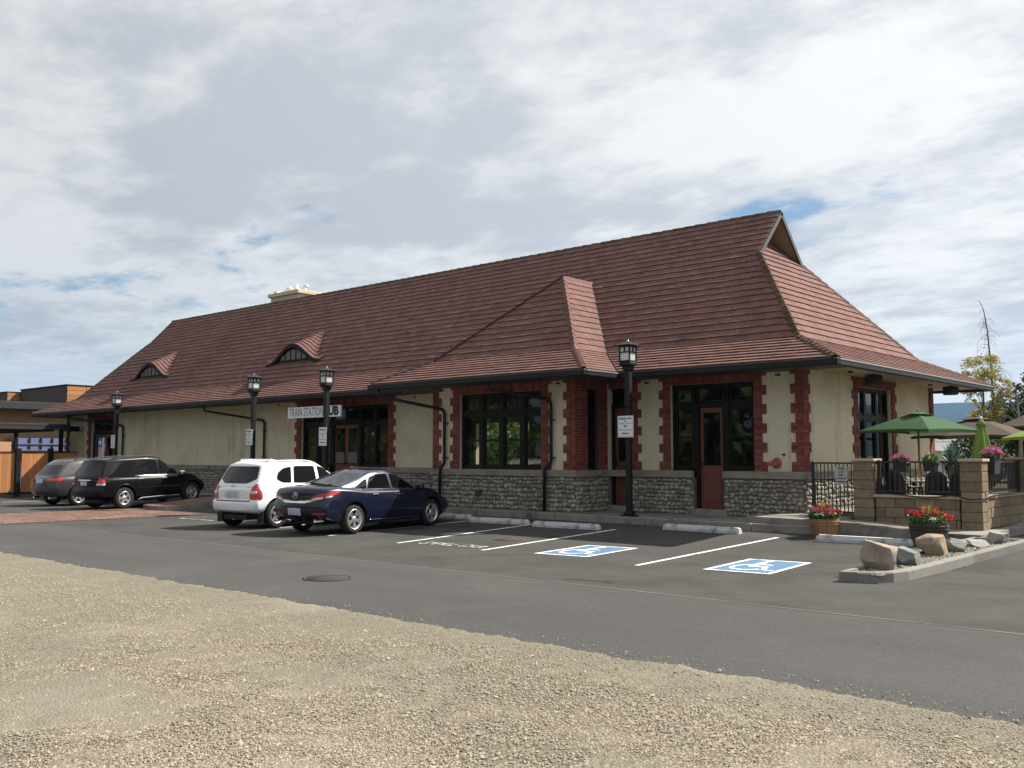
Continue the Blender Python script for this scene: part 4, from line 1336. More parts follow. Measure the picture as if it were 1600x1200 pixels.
gut(EX_L, bxl - 0.3, EY_F - 0.10, EY_F + 0.02)
gut(bxl - 0.10, bxr + 0.10, BE - 0.10, BE + 0.02)
gut(bxr - 0.02, bxr + 0.10, BE + 0.021, EY_F - 0.101)
gut(bxr - 0.02, EX_R + 0.10, EY_F - 0.10, EY_F + 0.02)
gut(EX_R - 0.02, EX_R + 0.10, EY_F + 0.021, EY_B)
gut(EX_L - 0.1, EX_L + 0.02, EY_F + 0.021, EY_B)
gut(EX_L - 0.1, EX_R + 0.1, EY_B + 0.001, EY_B + 0.1)
b = MB(); b.box(EX_R + 0.10, EX_R + 0.112, EY_F, EY_B, 3.672, 3.692); b.build('gutter_highlight_trim', 'louvre', roof)  # metal lip in paler grey: the sun's highlight line put into its colour
b = MB(); b.box(bxr + 0.10, bxr + 0.112, BE, EY_F - .1, 3.672, 3.692); b.build('gutter_highlight_trim', 'louvre', roof)  # same painted highlight along the bay gutter
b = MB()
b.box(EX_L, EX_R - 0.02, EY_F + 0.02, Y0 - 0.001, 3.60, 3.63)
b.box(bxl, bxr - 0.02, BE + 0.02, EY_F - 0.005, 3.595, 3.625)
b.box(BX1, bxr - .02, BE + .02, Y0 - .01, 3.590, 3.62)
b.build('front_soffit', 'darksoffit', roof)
b = MB()
b.box(XR + 0.001, EX_R - 0.02, EY_F + 0.02, EY_B, 3.640, 3.66)
b.box(EX_L + .02, XL - 0.001, EY_F + 0.02, EY_B, 3.640, 3.66)
b.box(EX_L + .02, EX_R - 0.02, YF + 0.001, EY_B, 3.637, 3.657)
b.build('end_soffit', 'soffit', roof)
# small lights / studs under the soffit
for x, y in ((-10.35, Y0 - 0.02), (-14.05, Y0 - 0.02), (-15.9, YB - 0.02), (-20.3, YB - 0.02), (-23.0, Y0 - .02), (-30.5, Y0 - .02)):
    b = MB(); b.box(x - 0.05, x + 0.05, y - 0.06, y, 3.50, 3.535); b.build('wall_bracket', 'darktrim', st)
for y in (22.55, 28.2):
    b = MB(); b.lathe([(0.06, 3.60), (0.06, 3.64)], 10, mtx=Matrix.Translation((-9.2, y, 0))); b.build('soffit_light', 'darktrim', st)

# eyebrow dormers
def eyebrow(cx, yf, H=0.72, hw=1.76):
    zb = zy(yf)
    r = 0.46
    nu = 36
    us = np.linspace(-1, 1, nu + 1)

    def c(u): return H * (0.5 * (1 + math.cos(math.pi * u))) ** 1.05

    def zs(u, dy): return zb + SL * dy + max(0.0, c(u) - (SL - r) * dy)
    dmax = H / (SL - r)
    nr = 8
    b = MB()
    for j in range(nr):
        d0, d1 = dmax * j / nr, dmax * (j + 1) / nr + 0.01
        for i in range(nu):
            u0, u1 = us[i], us[i + 1]
            if max(c(u0), c(u1)) - (SL - r) * d0 < -0.001: continue
            h0, h1 = 0.055 + R.uniform(-.004, .004), 0.02
            p = []
            for (u, d, h) in ((u0, d0, h0), (u1, d0, h0), (u1, d1, h1), (u0, d1, h1)):
                p.append((cx + u * hw, yf - 0.06 + d, zs(u, d) + h))
            p += [(p[0][0], p[0][1], p[0][2] - 0.06), (p[1][0], p[1][1], p[1][2] - 0.06)]
            b.add(p, [(0, 1, 2, 3), (4, 5, 1, 0)], 0, R.random())
    o = b.build('dormer_tile_field', 'tile', dorm_root); o['kind'] = 'stuff'
    # arched fascia and cheek
    b = MB()
    for i in range(nu):
        u0, u1 = us[i], us[i + 1]
        for q in (1,):
            x0, x1 = cx + u0 * hw, cx + u1 * hw
            a0, a1 = zb + c(u0), zb + c(u1)
            t = 0.11
            yy, yk = yf - 0.10, yf + 0.05
            v = [(x0, yy, a0 + .03), (x1, yy, a1 + .03), (x1, yy, a1 - t), (x0, yy, a0 - t), (x0, yk, a0 - t), (x1, yk, a1 - t)]
            b.add(v, [(3, 2, 1, 0), (4, 5, 2, 3)])
            b.add([(x0, yf + 0.0, zb - 0.02), (x1, yf, zb - 0.02), (x1, yf, a1), (x0, yf, a0)], [(0, 1, 2, 3)])
    b.build('dormer_fascia', 'darktrim', dorm_root)
    b = MB()
    ww = 0.47
    top = [(cx + u * hw, zb + c(u) * 0.80 - 0.05) for u in np.linspace(-ww, ww, 13)]
    z0 = zb + 0.14
    for (x0, a0), (x1, a1) in zip(top[:-1], top[1:]):
        b.add([(x0, yf - 0.012, z0), (x1, yf - 0.012, z0), (x1, yf - 0.012, max(a1, z0)), (x0, yf - 0.012, max(a0, z0))], [(0, 1, 2, 3)])
    b.build('dormer_louvre', 'louvre', dorm_root)
    b = MB()
    for u in (-0.3, -0.1, 0.1, 0.3):
        b.box(cx + u * hw - 0.02, cx + u * hw + 0.02, yf - 0.035, yf - 0.013, z0, zb + c(u) * 0.8 - 0.03)
    b.box(cx - ww * hw, cx + ww * hw, yf - 0.04, yf - 0.013, z0 - 0.05, z0)
    b.build('dormer_mullion', 'darktrim', dorm_root)


for cx in (-31.3, -42.62):
    dorm_root = MB().box(cx - 0.5, cx + 0.5, 22.5, 22.6, zy(22.6) - 0.3, zy(22.6) - 0.1).build('eyebrow_dormer', 'deck', st)
    eyebrow(cx, 22.28)

# chimney
ch = MB().box(-38.25, -36.1, 25.9, 27.1, 7.6, 9.02).build('chimney', 'chimney', st)
MB().bevbox(-38.36, -35.99, 25.79, 27.21, 9.02, 9.20, 0.02).build('chimney_cap', 'chimney', ch)
b = MB()
b.tube([(-37.7, 26.4, 9.2), (-37.7, 26.4, 9.38), (-37.6, 26.4, 9.46), (-37.45, 26.4, 9.46), (-37.38, 26.4, 9.36)], 0.09, 10)
b.tube([(-37.05, 26.5, 9.2), (-37.05, 26.5, 9.6)], 0.055, 8); b.tube([(-36.8, 26.3, 9.2), (-36.8, 26.3, 9.5)], 0.05, 8)
b.tube([(-36.55, 26.6, 9.2), (-36.55, 26.6, 9.55)], 0.05, 8)
b.tube([(-36.35, 26.4, 9.2), (-36.35, 26.4, 9.36), (-36.25, 26.4, 9.43), (-36.15, 26.4, 9.43), (-36.08, 26.4, 9.33)], 0.07, 8)
b.box(-38.2, -37.9, 26.0, 27.0, 9.2, 9.34)
b.build('flue_pipe', 'whitemetal', ch)

# downpipes
for pts in ([(-21.75, 18.5, 3.56), (-21.75, 18.5, 3.36), (-20.22, YB - 0.09, 2.98), (-20.12, YB - 0.09, 2.86), (-20.12, YB - 0.09, 1.40), (-20.24, YB - 0.16, 1.22), (-20.24, YB - 0.16, 0.16)],
            [(-17.35, 18.5, 3.56), (-17.30, 18.5, 3.38), (-16.22, YB - 0.09, 3.12), (-16.10, YB - 0.09, 3.0), (-16.10, YB - 0.09, 1.46), (-16.28, YB - 0.16, 1.26), (-16.28, YB - 0.16, 0.16)],
            [(-33.9, 19.95, 3.56), (-33.8, 19.95, 3.36), (-31.45, Y0 - 0.09, 2.98), (-31.35, Y0 - 0.09, 2.86), (-31.35, Y0 - 0.09, 1.40), (-31.40, Y0 - 0.16, 1.22), (-31.40, Y0 - 0.16, 0.16)],
            [(-46.0, 19.95, 3.56), (-45.9, 19.95, 3.4), (-42.75, Y0 - 0.09, 3.02), (-42.6, Y0 - 0.09, 2.9), (-42.6, Y0 - 0.09, 1.40), (-42.65, Y0 - 0.16, 1.22), (-42.65, Y0 - 0.16, 0.16)]):
    b = MB()
    P = [Vector(p) for p in pts]
    sm = [P[0]]
    for i in range(1, len(P) - 1):
        for t in (0.28, 0.5, 0.72):
            a = P[i] + (P[i - 1] - P[i]).normalized() * 0.09; c = P[i] + (P[i + 1] - P[i]).normalized() * 0.09
            sm.append(a * (1 - t) ** 2 + P[i] * 2 * t * (1 - t) + c * t * t)
    sm.append(P[-1])
    b.tube(sm, 0.047, 8)
    for z in (2.55, 1.55): b.box(P[4].x - 0.06, P[4].x + 0.09, P[4].y - 0.055, P[4].y + 0.09, z, z + 0.025)
    b.build('downpipe', 'gutter', st)

# fire brigade inlet, vent grille, sensor
b = MB()
mt = Matrix.Translation((-10.44, Y0, 1.44)) @ Matrix.Rotation(rad(90), 4, 'X')
b.lathe([(0.10, 0), (0.13, 0.02), (0.11, 0.05), (0.06, 0.07), (0.06, 0.11)], 16, mtx=mt)
b.tube([(-10.44, Y0 - 0.09, 1.44), (-10.53, Y0 - 0.16, 1.43), (-10.60, Y0 - 0.20, 1.42)], [0.05, 0.05, 0.055], 10)
b.tube([(-10.42, Y0 - 0.09, 1.45), (-10.40, Y0 - 0.2, 1.43)], [0.05, 0.055], 10)
b.build('fire_inlet', 'redcap', st)
b = MB(); b.box(-10.28, -10.22, Y0 - 0.05, Y0, 1.62, 1.66); b.build('wall_sensor', 'darktrim', st)
b = MB(); b.box(-18.86, -18.66, YB - 0.12, YB - 0.02, 0.50, 0.66)
for k in range(4): b.box(-18.85, -18.67, YB - 0.135, YB - 0.119, 0.515 + k * 0.037, 0.535 + k * 0.037)
b.build('vent_grille', 'iron', st)


def speaker(x, y, z, label):
    t = thing('wall_speaker', label, 'speaker', (x, y, z), group='speakers under the end eave')
    mt = Matrix.Translation((x, y, z)) @ Matrix.Rotation(rad(-28), 4, 'Z')
    b = MB(); b.bevbox(-0.17, 0.17, -0.15, 0.15, -0.26, -0.02, 0.03, mtx=mt); b.build('cabinet', 'cladblack', t)
    b = MB(); b.box(0.171, 0.18, -0.13, 0.13, -0.24, -0.04, mtx=mt); b.build('grille', 'lampblack', t)
    b = MB(); b.box(-0.03, 0.03, -0.03, 0.03, -0.02, 0.0, mtx=mt); b.build('bracket', 'darktrim', t)


speaker(-9.15, 23.85, 3.638, 'black loudspeaker under the end eave, above the garden door')
speaker(-9.0, 29.3, 3.638, 'black loudspeaker under the far corner of the end eave')

# ------------------------------------------------------------------ hanging pub sign
t = thing('pub_sign', 'long white hanging sign reading TRAIN STATION PUB under the front eave', 'sign', (-26.7, 20.05, 2.9))
sx0, sx1, sy, sz0, sz1 = -28.33, -25.38, 20.0, 2.92, 3.30
MB().bevbox(sx0, sx1, sy - 0.03, sy + 0.03, sz0, sz1, 0.006).build('board', 'white', t)
rx = Matrix.Rotation(rad(90), 4, 'X')
text_mesh('TRAIN STATION', 0.40, Matrix.Translation((-27.28, sy - 0.033, 3.11)) @ rx, 'lettering', 'greyink', t, bold=0.006, width=1.92)
text_mesh('PUB', 0.40, Matrix.Translation((-25.87, sy - 0.033, 3.11)) @ rx, 'bold_lettering', 'ink', t, bold=0.022, width=0.76)
for x in (-27.6, -25.9):
    b = MB(); b.tube([(x, sy, sz1), (x, sy, 3.60)], 0.008, 6); b.build('hanger', 'barge', t)

# ------------------------------------------------------------------ lamp posts with notices
def lamp(x, y, z0, label, rot=0.0, zt=4.42):
    t = thing('street_lamp', label, 'lamp post', (x, y, z0), rot, group='black lantern posts along the station front', local=True)
    H = zt - z0
    b = MB(); b.bevbox(-0.16, 0.16, -0.16, 0.16, 0.0, 0.04, 0.01); b.bevbox(-0.11, 0.11, -0.11, 0.11, 0.04, 0.12, 0.02)
    for sx in (-1, 1):
        for sy in (-1, 1): b.tube([(sx * .13, sy * .13, .04), (sx * .13, sy * .13, .065)], .015, 6)
    b.build('base', 'lampblack', t)
    b = MB(); b.bevbox(-0.066, 0.066, -0.066, 0.066, 0.12, H * 0.62, 0.014); b.bevbox(-0.076, 0.076, -0.076, 0.076, H * 0.62, H - 0.72, 0.016)
    b.build('pole', 'lampblack', t)
    b = MB(); z = H - 0.72
    b.bevbox(-0.11, 0.11, -0.11, 0.11, z, z + 0.10, 0.01); b.bevbox(-0.165, 0.165, -0.165, 0.165, z + 0.10, z + 0.20, 0.02)
    b.build('lantern_base', 'lampblack', t)
    z1, z2 = z + 0.20, z + 0.585
    b = MB()
    q = 0.158
    for sx in (-1, 1):
        for sy in (-1, 1): b.box(min(sx * q, sx * (q - .03)), max(sx * q, sx * (q - .03)), min(sy * q, sy * (q - .03)), max(sy * q, sy * (q - .03)), z1, z2)
    zm = z1 + (z2 - z1) * 0.60
    for a in range(4):
        m = Matrix.Rotation(rad(90 * a), 4, 'Z')
        b.box(-q + .03, q - .03, -q, -q + .02, zm - .014, zm + .014, mtx=m)
        b.box(-.014, .014, -q + .001, -q + .021, zm + .014, z2 - .03, mtx=m)
        b.box(-q + .03, q - .03, -q, -q + .02, z1, z1 + .03, mtx=m); b.box(-q + .03, q - .03, -q, -q + .02, z2 - .03, z2, mtx=m)
    b.build('lantern_frame', 'lampblack', t)
    for a in range(4):
        m = Matrix.Rotation(rad(90 * a), 4, 'Z')
        b = MB(); b.box(-q + .028, q - .028, -q + .022, -q + .030, z1 + .02, z2 - .02, mtx=m); b.build('lantern_pane', 'lampglass', t)
    b = MB(); b.lathe([(0.35, z2), (0.35, z2 + 0.022), (0.16, z2 + 0.08), (0.05, z2 + 0.11), (0.0, z2 + 0.112)], 4, smooth=False, sq=True); b.build('lantern_cap', 'lampblack', t)
    b = MB(); b.ball((0, 0, z2 + 0.13), 0.03); b.build('finial', 'chrome', t)
    return t


lamp(-13.41, 19.33, KZ, 'black lantern post in front of the corner door, nearest the handicapped bays')
lamp(-24.55, 18.75, KZ, 'black lantern post standing in front of the TRAIN STATION PUB sign')
lamp(-28.55, 18.72, KZ, 'black lantern post left of the TRAIN STATION PUB sign, behind the white car')
lamp(-40.3, 19.6, KZ, 'black lantern post farthest along the station, beside the left entrance', zt=4.38)
m = Matrix


def notice(x, y, z, label, w=0.46, h=0.52, rot=0.0):
    t = thing('notice_sign', label, 'sign', (x, y, z), rot, group='white parking notices on the lantern posts', local=True)
    b = MB(); b.bevbox(-w / 2, w / 2, -0.012, 0.0, 0, h, 0.004); b.build('board', 'white', t)
    b = MB()
    for s0, s1, e0, e1 in ((-w / 2 + .02, w / 2 - .02, .025, .031), (-w / 2 + .02, w / 2 - .02, h - .031, h - .025), (-w / 2 + .02, -w / 2 + .026, .031, h - .031), (w / 2 - .026, w / 2 - .02, .031, h - .031)):
        b.box(s0, s1, -0.0145, -0.0125, e0, e1)
    b.build('border_line', 'greyink', t)
    for body, sz, zz, mm, bo in (('Parking Reserved for', 0.058, 0.87, 'ink', 0.003), ('the', 0.045, 0.76, 'ink', 0.001), ('TRAIN STATION', 0.062, 0.64, 'greyink', 0.0), ('PUB', 0.058, 0.51, 'ink', 0.003),
                                 ('Patrons Only', 0.062, 0.35, 'greyink', 0.001), ('Thank You', 0.05, 0.18, 'ink', 0.003)):
        text_mesh(body, sz, Matrix.Translation((0, -0.0135, zz * h)) @ rx, 'lettering', mm, t, bold=bo, depth=0.001, width=min(w - .09, sz * .5 * len(body)))


notice(-13.43, 19.235, 2.06, 'square white notice on the lantern post beside the corner door')
notice(-24.58, 18.655, 1.93, 'tall white notice on the lantern post before the pub sign', 0.40, 0.58)
notice(-28.62, 18.625, 1.98, 'white notice on the lantern post left of the pub sign', 0.38, 0.54)
notice(-40.36, 19.505, 1.95, 'white notice on the farthest lantern post by the left entrance', 0.36, 0.56)

# ================================================================== VEHICLES
KC = 1.0


def interp(tab, x):
    if x <= tab[0][0]: return tab[0][1]
    for (a, va), (c, vc) in zip(tab[:-1], tab[1:]):
        if x <= c:
            t = (x - a) / (c - a)
            return va + (vc - va) * t
    return tab[-1][1]


def smooth(tab, n=5):
    """a gently rounded version of a polyline table"""
    xs = np.linspace(tab[0][0], tab[-1][0], 160)
    ys = np.array([interp(tab, x) for x in xs])
    for _ in range(n): ys[1:-1] = (ys[:-2] + ys[1:-1] * 2 + ys[2:]) / 4
    return list(zip(xs, ys))


def rounded_grid(nx, ny, nz, hx, hy, hz, r):
    def axis(n, h):
        q = np.linspace(-h, h, n + 1).tolist()
        for e in (0.12, 0.35, 0.65, 1.0):
            for sg in (-1, 1): q.append(sg * (h - r * e))
        q = sorted(q)
        out = [q[0]]
        for v in q[1:]:
            if v - out[-1] > r * 0.1: out.append(v)
        out[-1] = h
        return out
    X, Y, Z = axis(nx, hx), axis(ny, hy), axis(nz, hz)
    A = (X, Y, Z)
    H = (hx, hy, hz)
    idx, vs, fs = {}, [], []

    def vert(i, j, k):
        if (i, j, k) not in idx:
            p = Vector((X[i], Y[j], Z[k]))
            q = Vector(tuple(max(-(h - r), min(h - r, c)) for c, h in zip(p, H)))
            d = p - q
            if d.length > 1e-6: p = q + d.normalized() * r
            idx[(i, j, k)] = len(vs); vs.append(p)
        return idx[(i, j, k)]
    nX, nY, nZ = len(X) - 1, len(Y) - 1, len(Z) - 1
    for k in (0, nZ):
        for i in range(nX):
            for j in range(nY):
                f = (vert(i, j, k), vert(i + 1, j, k), vert(i + 1, j + 1, k), vert(i, j + 1, k)); fs.append(f if k else f[::-1])
    for j in (0, nY):
        for i in range(nX):
            for k in range(nZ):
                f = (vert(i, j, k), vert(i, j, k + 1), vert(i + 1, j, k + 1), vert(i + 1, j, k)); fs.append(f if j else f[::-1])
    for i in (0, nX):
        for j in range(nY):
            for k in range(nZ):
                f = (vert(i, j, k), vert(i, j + 1, k), vert(i, j + 1, k + 1), vert(i, j, k + 1)); fs.append(f if i else f[::-1])
    return vs, fs


def chaikin(poly, n=2, r=0.055):
    """round the corners of an outline by about r"""
    out = []
    m = len(poly)
    for i in range(m):
        p0, p, p1 = Vector(poly[i - 1]), Vector(poly[i]), Vector(poly[(i + 1) % m])
        a, c = p0 - p, p1 - p
        ra, rc = min(r, a.length * .4), min(r, c.length * .4)
        A, C = p + a.normalized() * ra, p + c.normalized() * rc
        for t in (0, .33, .67, 1): out.append(tuple(A * (1 - t) ** 2 + p * 2 * t * (1 - t) + C * t * t))
    return out


def car(name, label, spec, rear_wheel, heading):
    sp = spec
    L, W, H, WB, RO, wr = sp['L'], sp['W'], sp['H'], sp['WB'], sp['RO'], sp['wr']
    xc = RO + WB / 2
    tw = sp.get('tw', 0.215)
    hd = rad(heading)
    h = Vector((math.cos(hd), math.sin(hd), 0)); lf = Vector((-h.y, h.x, 0))
    yw = W / 2 - 0.03
    pos = Vector((rear_wheel[0], rear_wheel[1], 0)) * 1.1125 + h * (WB / 2 * KC) + lf * (yw * KC)
    root = thing(name, label, sp['cat'], (pos.x, pos.y, 0), hd, group='cars parked at the station', local=True)
    za, zf_ = gz((pos - h * WB / 2).y), gz((pos + h * WB / 2).y)
    root.location.z = (za + zf_) / 2 + 0.004
    root.rotation_euler = (0, -math.atan2(zf_ - za, WB), hd)

    def loc(p): return ((p[0] - xc) * KC, p[1] * KC, p[2] * KC)

    def build(b, nm, mats, parent=root, sharp=None):
        b.v = [loc(p) for p in b.v]
        o = b.build(nm, mats, parent)
        if sharp: o.data.set_sharp_from_angle(angle=rad(sharp))
        return o
    zt, zb = smooth(sp['zt'], 3), smooth(sp['zb'], 2)
    xr, xf = smooth(sp['xr'], 1), smooth(sp['xf'], 2)
    plan = smooth(sp['plan'], 4)
    side = smooth(sp.get('side', [(0, .90), (.12, .965), (.38, 1.0), (.70, .995), (.9, .965), (1, .92)]), 2)
    zlo, zhi = min(v for _, v in zb), max(v for _, v in zt)
    bowr, bowf = sp.get('bowr', 0.10), sp.get('bowf', 0.28)

    def lower(p):
        u, v, w = (p.x / L + .5), p.y / (W / 2), p.z / ((zhi - zlo)) + .5
        xb = u * L
        zz = interp(zb, xb) + w * (interp(zt, xb) - interp(zb, xb))
        kr, kf = max(0, 1 - u / 0.16), max(0, (u - 0.80) / 0.20)
        x = xb + interp(xr, zz) * kr + interp(xf, zz) * kf + bowr * v * v * max(0, 1 - u / .3) ** 3 - bowf * abs(v) ** 2.4 * max(0, (u - .6) / .4) ** 3
        y = v * W / 2 * interp(plan, xb) * interp(side, w)
        zz += 0.035 * (1 - v * v) * max(0, w - .5) * 2
        return (x, y, zz)
    vs, fs = rounded_grid(40, 8, 9, L / 2, W / 2, (zhi - zlo) / 2, 0.085)
    lb = MB().add([lower(p) for p in vs], fs, 0, .5, True)
    gr, gf = sp['gr'], sp['gf']        # rear glass line (z,x), windscreen line (z,x)
    wbt, wtp = sp['wb'], sp['wt']      # half widths at belt and roof
    rz = smooth(sp['roof'], 4)
    zbelt = sp['belt']

    def upper(p):
        u, v, w = p.x / L + .5, p.y / (W / 2), p.z / 0.7 + .5
        za = interp(zbelt, gr[0][1] + u * (gf[0][1] - gr[0][1])) - 0.06
        xm = gr[0][1] + u * (gf[0][1] - gr[0][1])
        zr = interp(rz, interp([(0, gr[-1][1]), (1, gf[-1][1])], u))
        zz = za + w * (zr - za)
        x0, x1 = interp(gr, zz), interp(gf, zz)
        x = x0 + (x1 - x0) * u
        hw = wbt + (wtp - wbt) * max(0, w) ** 1.15
        pl = 1 - sp.get('tapr', .06) * max(0, 1 - u / .45) ** 2 - 0.07 * max(0, (u - .6) / .4) ** 2
        x += 0.10 * v * v * max(0, 1 - u / .3) ** 2 - 0.16 * v * v * max(0, (u - .7) / .3) ** 2
        y = v * hw * pl
        zz += 0.045 * (1 - v * v) * max(0, w) ** 2
        return (x, y, zz)
    vs, fs = rounded_grid(26, 8, 8, L / 2, W / 2, 0.35, sp.get('cr', 0.10))
    ub = MB().add([upper(p) for p in vs], fs, 0, .5, True)
    bvl = BVHTree.FromPolygons([Vector(p) for p in lb.v], lb.f)
    bvu = BVHTree.FromPolygons([Vector(p) for p in ub.v], ub.f)

    def hit(o, d):
        best = None
        for t in (bvl, bvu):
            r_ = t.ray_cast(Vector(o), Vector(d))
            if r_[0] is not None and (best is None or r_[3] < best[3]): best = r_
        return best

    def patch(b, poly, view, m=0, off=0.006, rnd=2, rings=(1.0, 0.75, 0.4), thick=True, sgn=1):
        """lay a flat outline on the body: view 'side' takes (x,z), 'rear'/'front' (y,z), 'top' (x,y)"""
        pl = chaikin(poly, rnd) if rnd else poly
        dense = []
        for i in range(len(pl)):
            a, c = pl[i], pl[(i + 1) % len(pl)]
            n = max(1, int(math.hypot(c[0] - a[0], c[1] - a[1]) / 0.08))
            for k in range(n): dense.append((a[0] + (c[0] - a[0]) * k / n, a[1] + (c[1] - a[1]) * k / n))
        pl = dense
        cx = sum(p[0] for p in pl) / len(pl); cz = sum(p[1] for p in pl) / len(pl)
        n = len(pl)
        vs, ok = [], True
        for rg in rings + (0.0,):
            for p in (pl if rg else [pl[0]]):
                a, c = cx + (p[0] - cx) * rg, cz + (p[1] - cz) * rg
                if view == 'side': o, d = (a, sgn * 3, c), (0, -sgn, 0)
                elif view == 'rear': o, d = (-3, a, c), (1, 0, 0)
                elif view == 'front': o, d = (L + 3, a, c), (-1, 0, 0)
                else: o, d = (a, c, 4), (0, 0, -1)
                r_ = None
                for _ in range(40):   # a ray that slips past the rounded corner is moved inwards
                    r_ = hit(o, d)
                    if view == 'side':
                        if r_ is not None and abs(r_[0].y) > .55 * W / 2: break
                        o = (o[0] + (.015 if o[0] < xc else -.015), o[1], o[2])
                    else:
                        lim = {'rear': 2.2 if c > 1.07 else .42}.get(view, 9)
                        if r_ is not None and (view != 'rear' or r_[0].x < lim): break
                        o = (o[0], o[1] * .985, o[2])
                if r_ is None: vs.append(Vector(o) + Vector(d) * 3)
                else: vs.append(r_[0] - Vector(d) * off)
        fs = []
        nr = len(rings)
        for j in range(nr - 1):
            for i in range(n): fs.append((j * n + i, j * n + (i + 1) % n, (j + 1) * n + (i + 1) % n, (j + 1) * n + i))
        for i in range(n): fs.append(((nr - 1) * n + i, (nr - 1) * n + (i + 1) % n, nr * n))
        D_ = {'side': Vector((0, -sgn, 0)), 'rear': Vector((1, 0, 0)), 'front': Vector((-1, 0, 0)), 'top': Vector((0, 0, -1))}[view]
        nn_ = Vector((0, 0, 0))
        for f in fs[-n:]: nn_ += (Vector(vs[f[1]]) - Vector(vs[f[0]])).cross(Vector(vs[f[2]]) - Vector(vs[f[0]]))
        if nn_.dot(D_) > 0: fs = [f[::-1] for f in fs]
        b.add(vs, fs, m, .5, True)
        if thick:
            D = {'side': Vector((0, -sgn, 0)), 'rear': Vector((1, 0, 0)), 'front': Vector((-1, 0, 0)), 'top': Vector((0, 0, -1))}[view]
            rim = [v + D * (off + .02) for v in vs[:n]]
            b.add(vs[:n] + rim, [(i, (i + 1) % n, n + (i + 1) % n, n + i) for i in range(n)], m, .5, False)
        return b

    # body with wheel wells cut out
    body = build(lb, 'body', [sp['paint'], 'cladblack'])
    cut = MB()
    for ax in (RO, RO + WB):
        for sg in (-1, 1):
            mt = Matrix.Translation((ax, sg * (W / 2 + 0.25), wr + 0.01)) @ Matrix.Rotation(rad(90), 4, 'X')
            cut.lathe([(wr + 0.065, -0.55), (wr + 0.065, 0.55)], 30, mtx=mt)
    cut.v = [loc(p) for p in cut.v]
    cut.m = [1] * len(cut.f)
    cme = cut.mesh('cutter', [sp['paint'], 'cladblack'])
    cob = bpy.data.objects.new('cutter', cme); COL.objects.link(cob)
    cob.parent = root
    bpy.context.view_layer.update()
    md = body.modifiers.new('wells', 'BOOLEAN'); md.operation = 'DIFFERENCE'; md.object = cob; md.solver = 'EXACT'
    bpy.context.view_layer.update()
    nm = bpy.data.meshes.new_from_object(body.evaluated_get(bpy.context.evaluated_depsgraph_get()))
    body.modifiers.clear()
    body.data = nm
    bpy.data.objects.remove(cob); bpy.data.meshes.remove(cme)
    nm.name = 'body'
    nm.set_sharp_from_angle(angle=rad(40))
    build(ub, 'cabin', [sp['paint']])
    # glass
    for poly in sp['side_win']:
        for sg in (-1, 1):
            b = MB(); patch(b, poly, 'side', sgn=sg, off=0.004); build(b, 'side_window', [sp['glass']])
    b = MB(); patch(b, sp['rear_win'], 'rear', off=0.005); build(b, 'rear_window', [sp['glass']])
    b = MB(); patch(b, sp['wind'], 'front', off=0.005); build(b, 'windscreen', [sp['glass']])
    if sp.get('winline'):
        for sg in (-1, 1):
            b = MB()
            for line in sp['winline']:
                pts = []
                for (a0, c0), (a1, c1) in zip(line[:-1], line[1:]):
                    for q in np.linspace(0, 1, 6)[:-1]:
                        r_ = hit((a0 + (a1 - a0) * q, sg * 3, c0 + (c1 - c0) * q), (0, -sg, 0))
                        if r_ is not None and abs(r_[0].y) > .5: pts.append(r_[0] + Vector((0, sg * .002, 0)))
                if len(pts) > 2: b.tube(pts, .011, 5)
            build(b, 'window_trim', ['chrome'])
    # lamps
    for sg in (-1, 1):
        b = MB()
        for view, poly, mm in sp['tail']:
            pp = [(p[0], p[1]) for p in poly] if view == 'side' else [(sg * p[0], p[1]) for p in poly]
            patch(b, pp, view, mm, sgn=sg, off=0.016 + 0.012 * mm, rnd=1)
        build(b, 'tail_lamp', ['redlens', 'clearlens'])
        b = MB()
        for view, poly in sp['head']:
            pp = poly if view == 'side' else [(sg * p[0], p[1]) for p in poly]
            patch(b, pp, view, 0, sgn=sg, off=0.008, rnd=1)
        build(b, 'headlight', ['clearlens'])
        if sp.get('reflector'):
            b = MB(); patch(b, [(sg * p[0], p[1]) for p in sp['reflector']], 'rear', off=0.008, rnd=1); build(b, 'rear_reflector', ['redlens'])
    for nm_, view, poly, mm, rnd in sp.get('rear_bits', []):
        b = MB(); patch(b, poly, view, 0, off=0.008 if nm_ != 'licence_plate' else 0.014, rnd=rnd); build(b, nm_, [mm])
    for nm_, poly, mm in sp.get('side_bits', []):
        for sg in (-1, 1):
            b = MB(); patch(b, poly, 'side', sgn=sg, off=0.012, rnd=1, rings=(1.0, .5)); build(b, nm_, [mm])
    # shut lines and door handles
    for sg in (-1, 1):
        b = MB()
        for x, z0, z1, dx in sp['seams']:
            pts = []
            for t in np.linspace(0, 1, 9):
                r_ = hit((x + dx * t * t, sg * 3, z0 + (z1 - z0) * t), (0, -sg, 0))
                if r_ is not None: pts.append(r_[0] + Vector((0, sg * 0.0005, 0)))
            if len(pts) > 2: b.tube(pts, 0.0055, 4, caps=False)
        build(b, 'door_seam', ['cladblack'])
        for x, z in sp['handles']:
            r_ = hit((x, sg * 3, z), (0, -sg, 0))
            b = MB(); y = r_[0].y
            b.bevbox(x - .10, x + .09, min(y, y + sg * .03), max(y, y + sg * .03), z - .016, z + .018, .010)
            build(b, 'door_handle', [sp['handle_m']])
        # mirror
        mx, mz = sp['mirror']
        r_ = hit((mx, sg * 3, mz), (0, -sg, 0))
        y = r_[0].y
        b = MB(); b.bevbox(mx - .05, mx + .09, min(y + sg * .04, y + sg * .22), max(y + sg * .04, y + sg * .22), mz - .02, mz + .12, .035)
        b.box(mx - .02, mx + .05, min(y - sg * .02, y + sg * .06), max(y - sg * .02, y + sg * .06), mz, mz + .04)
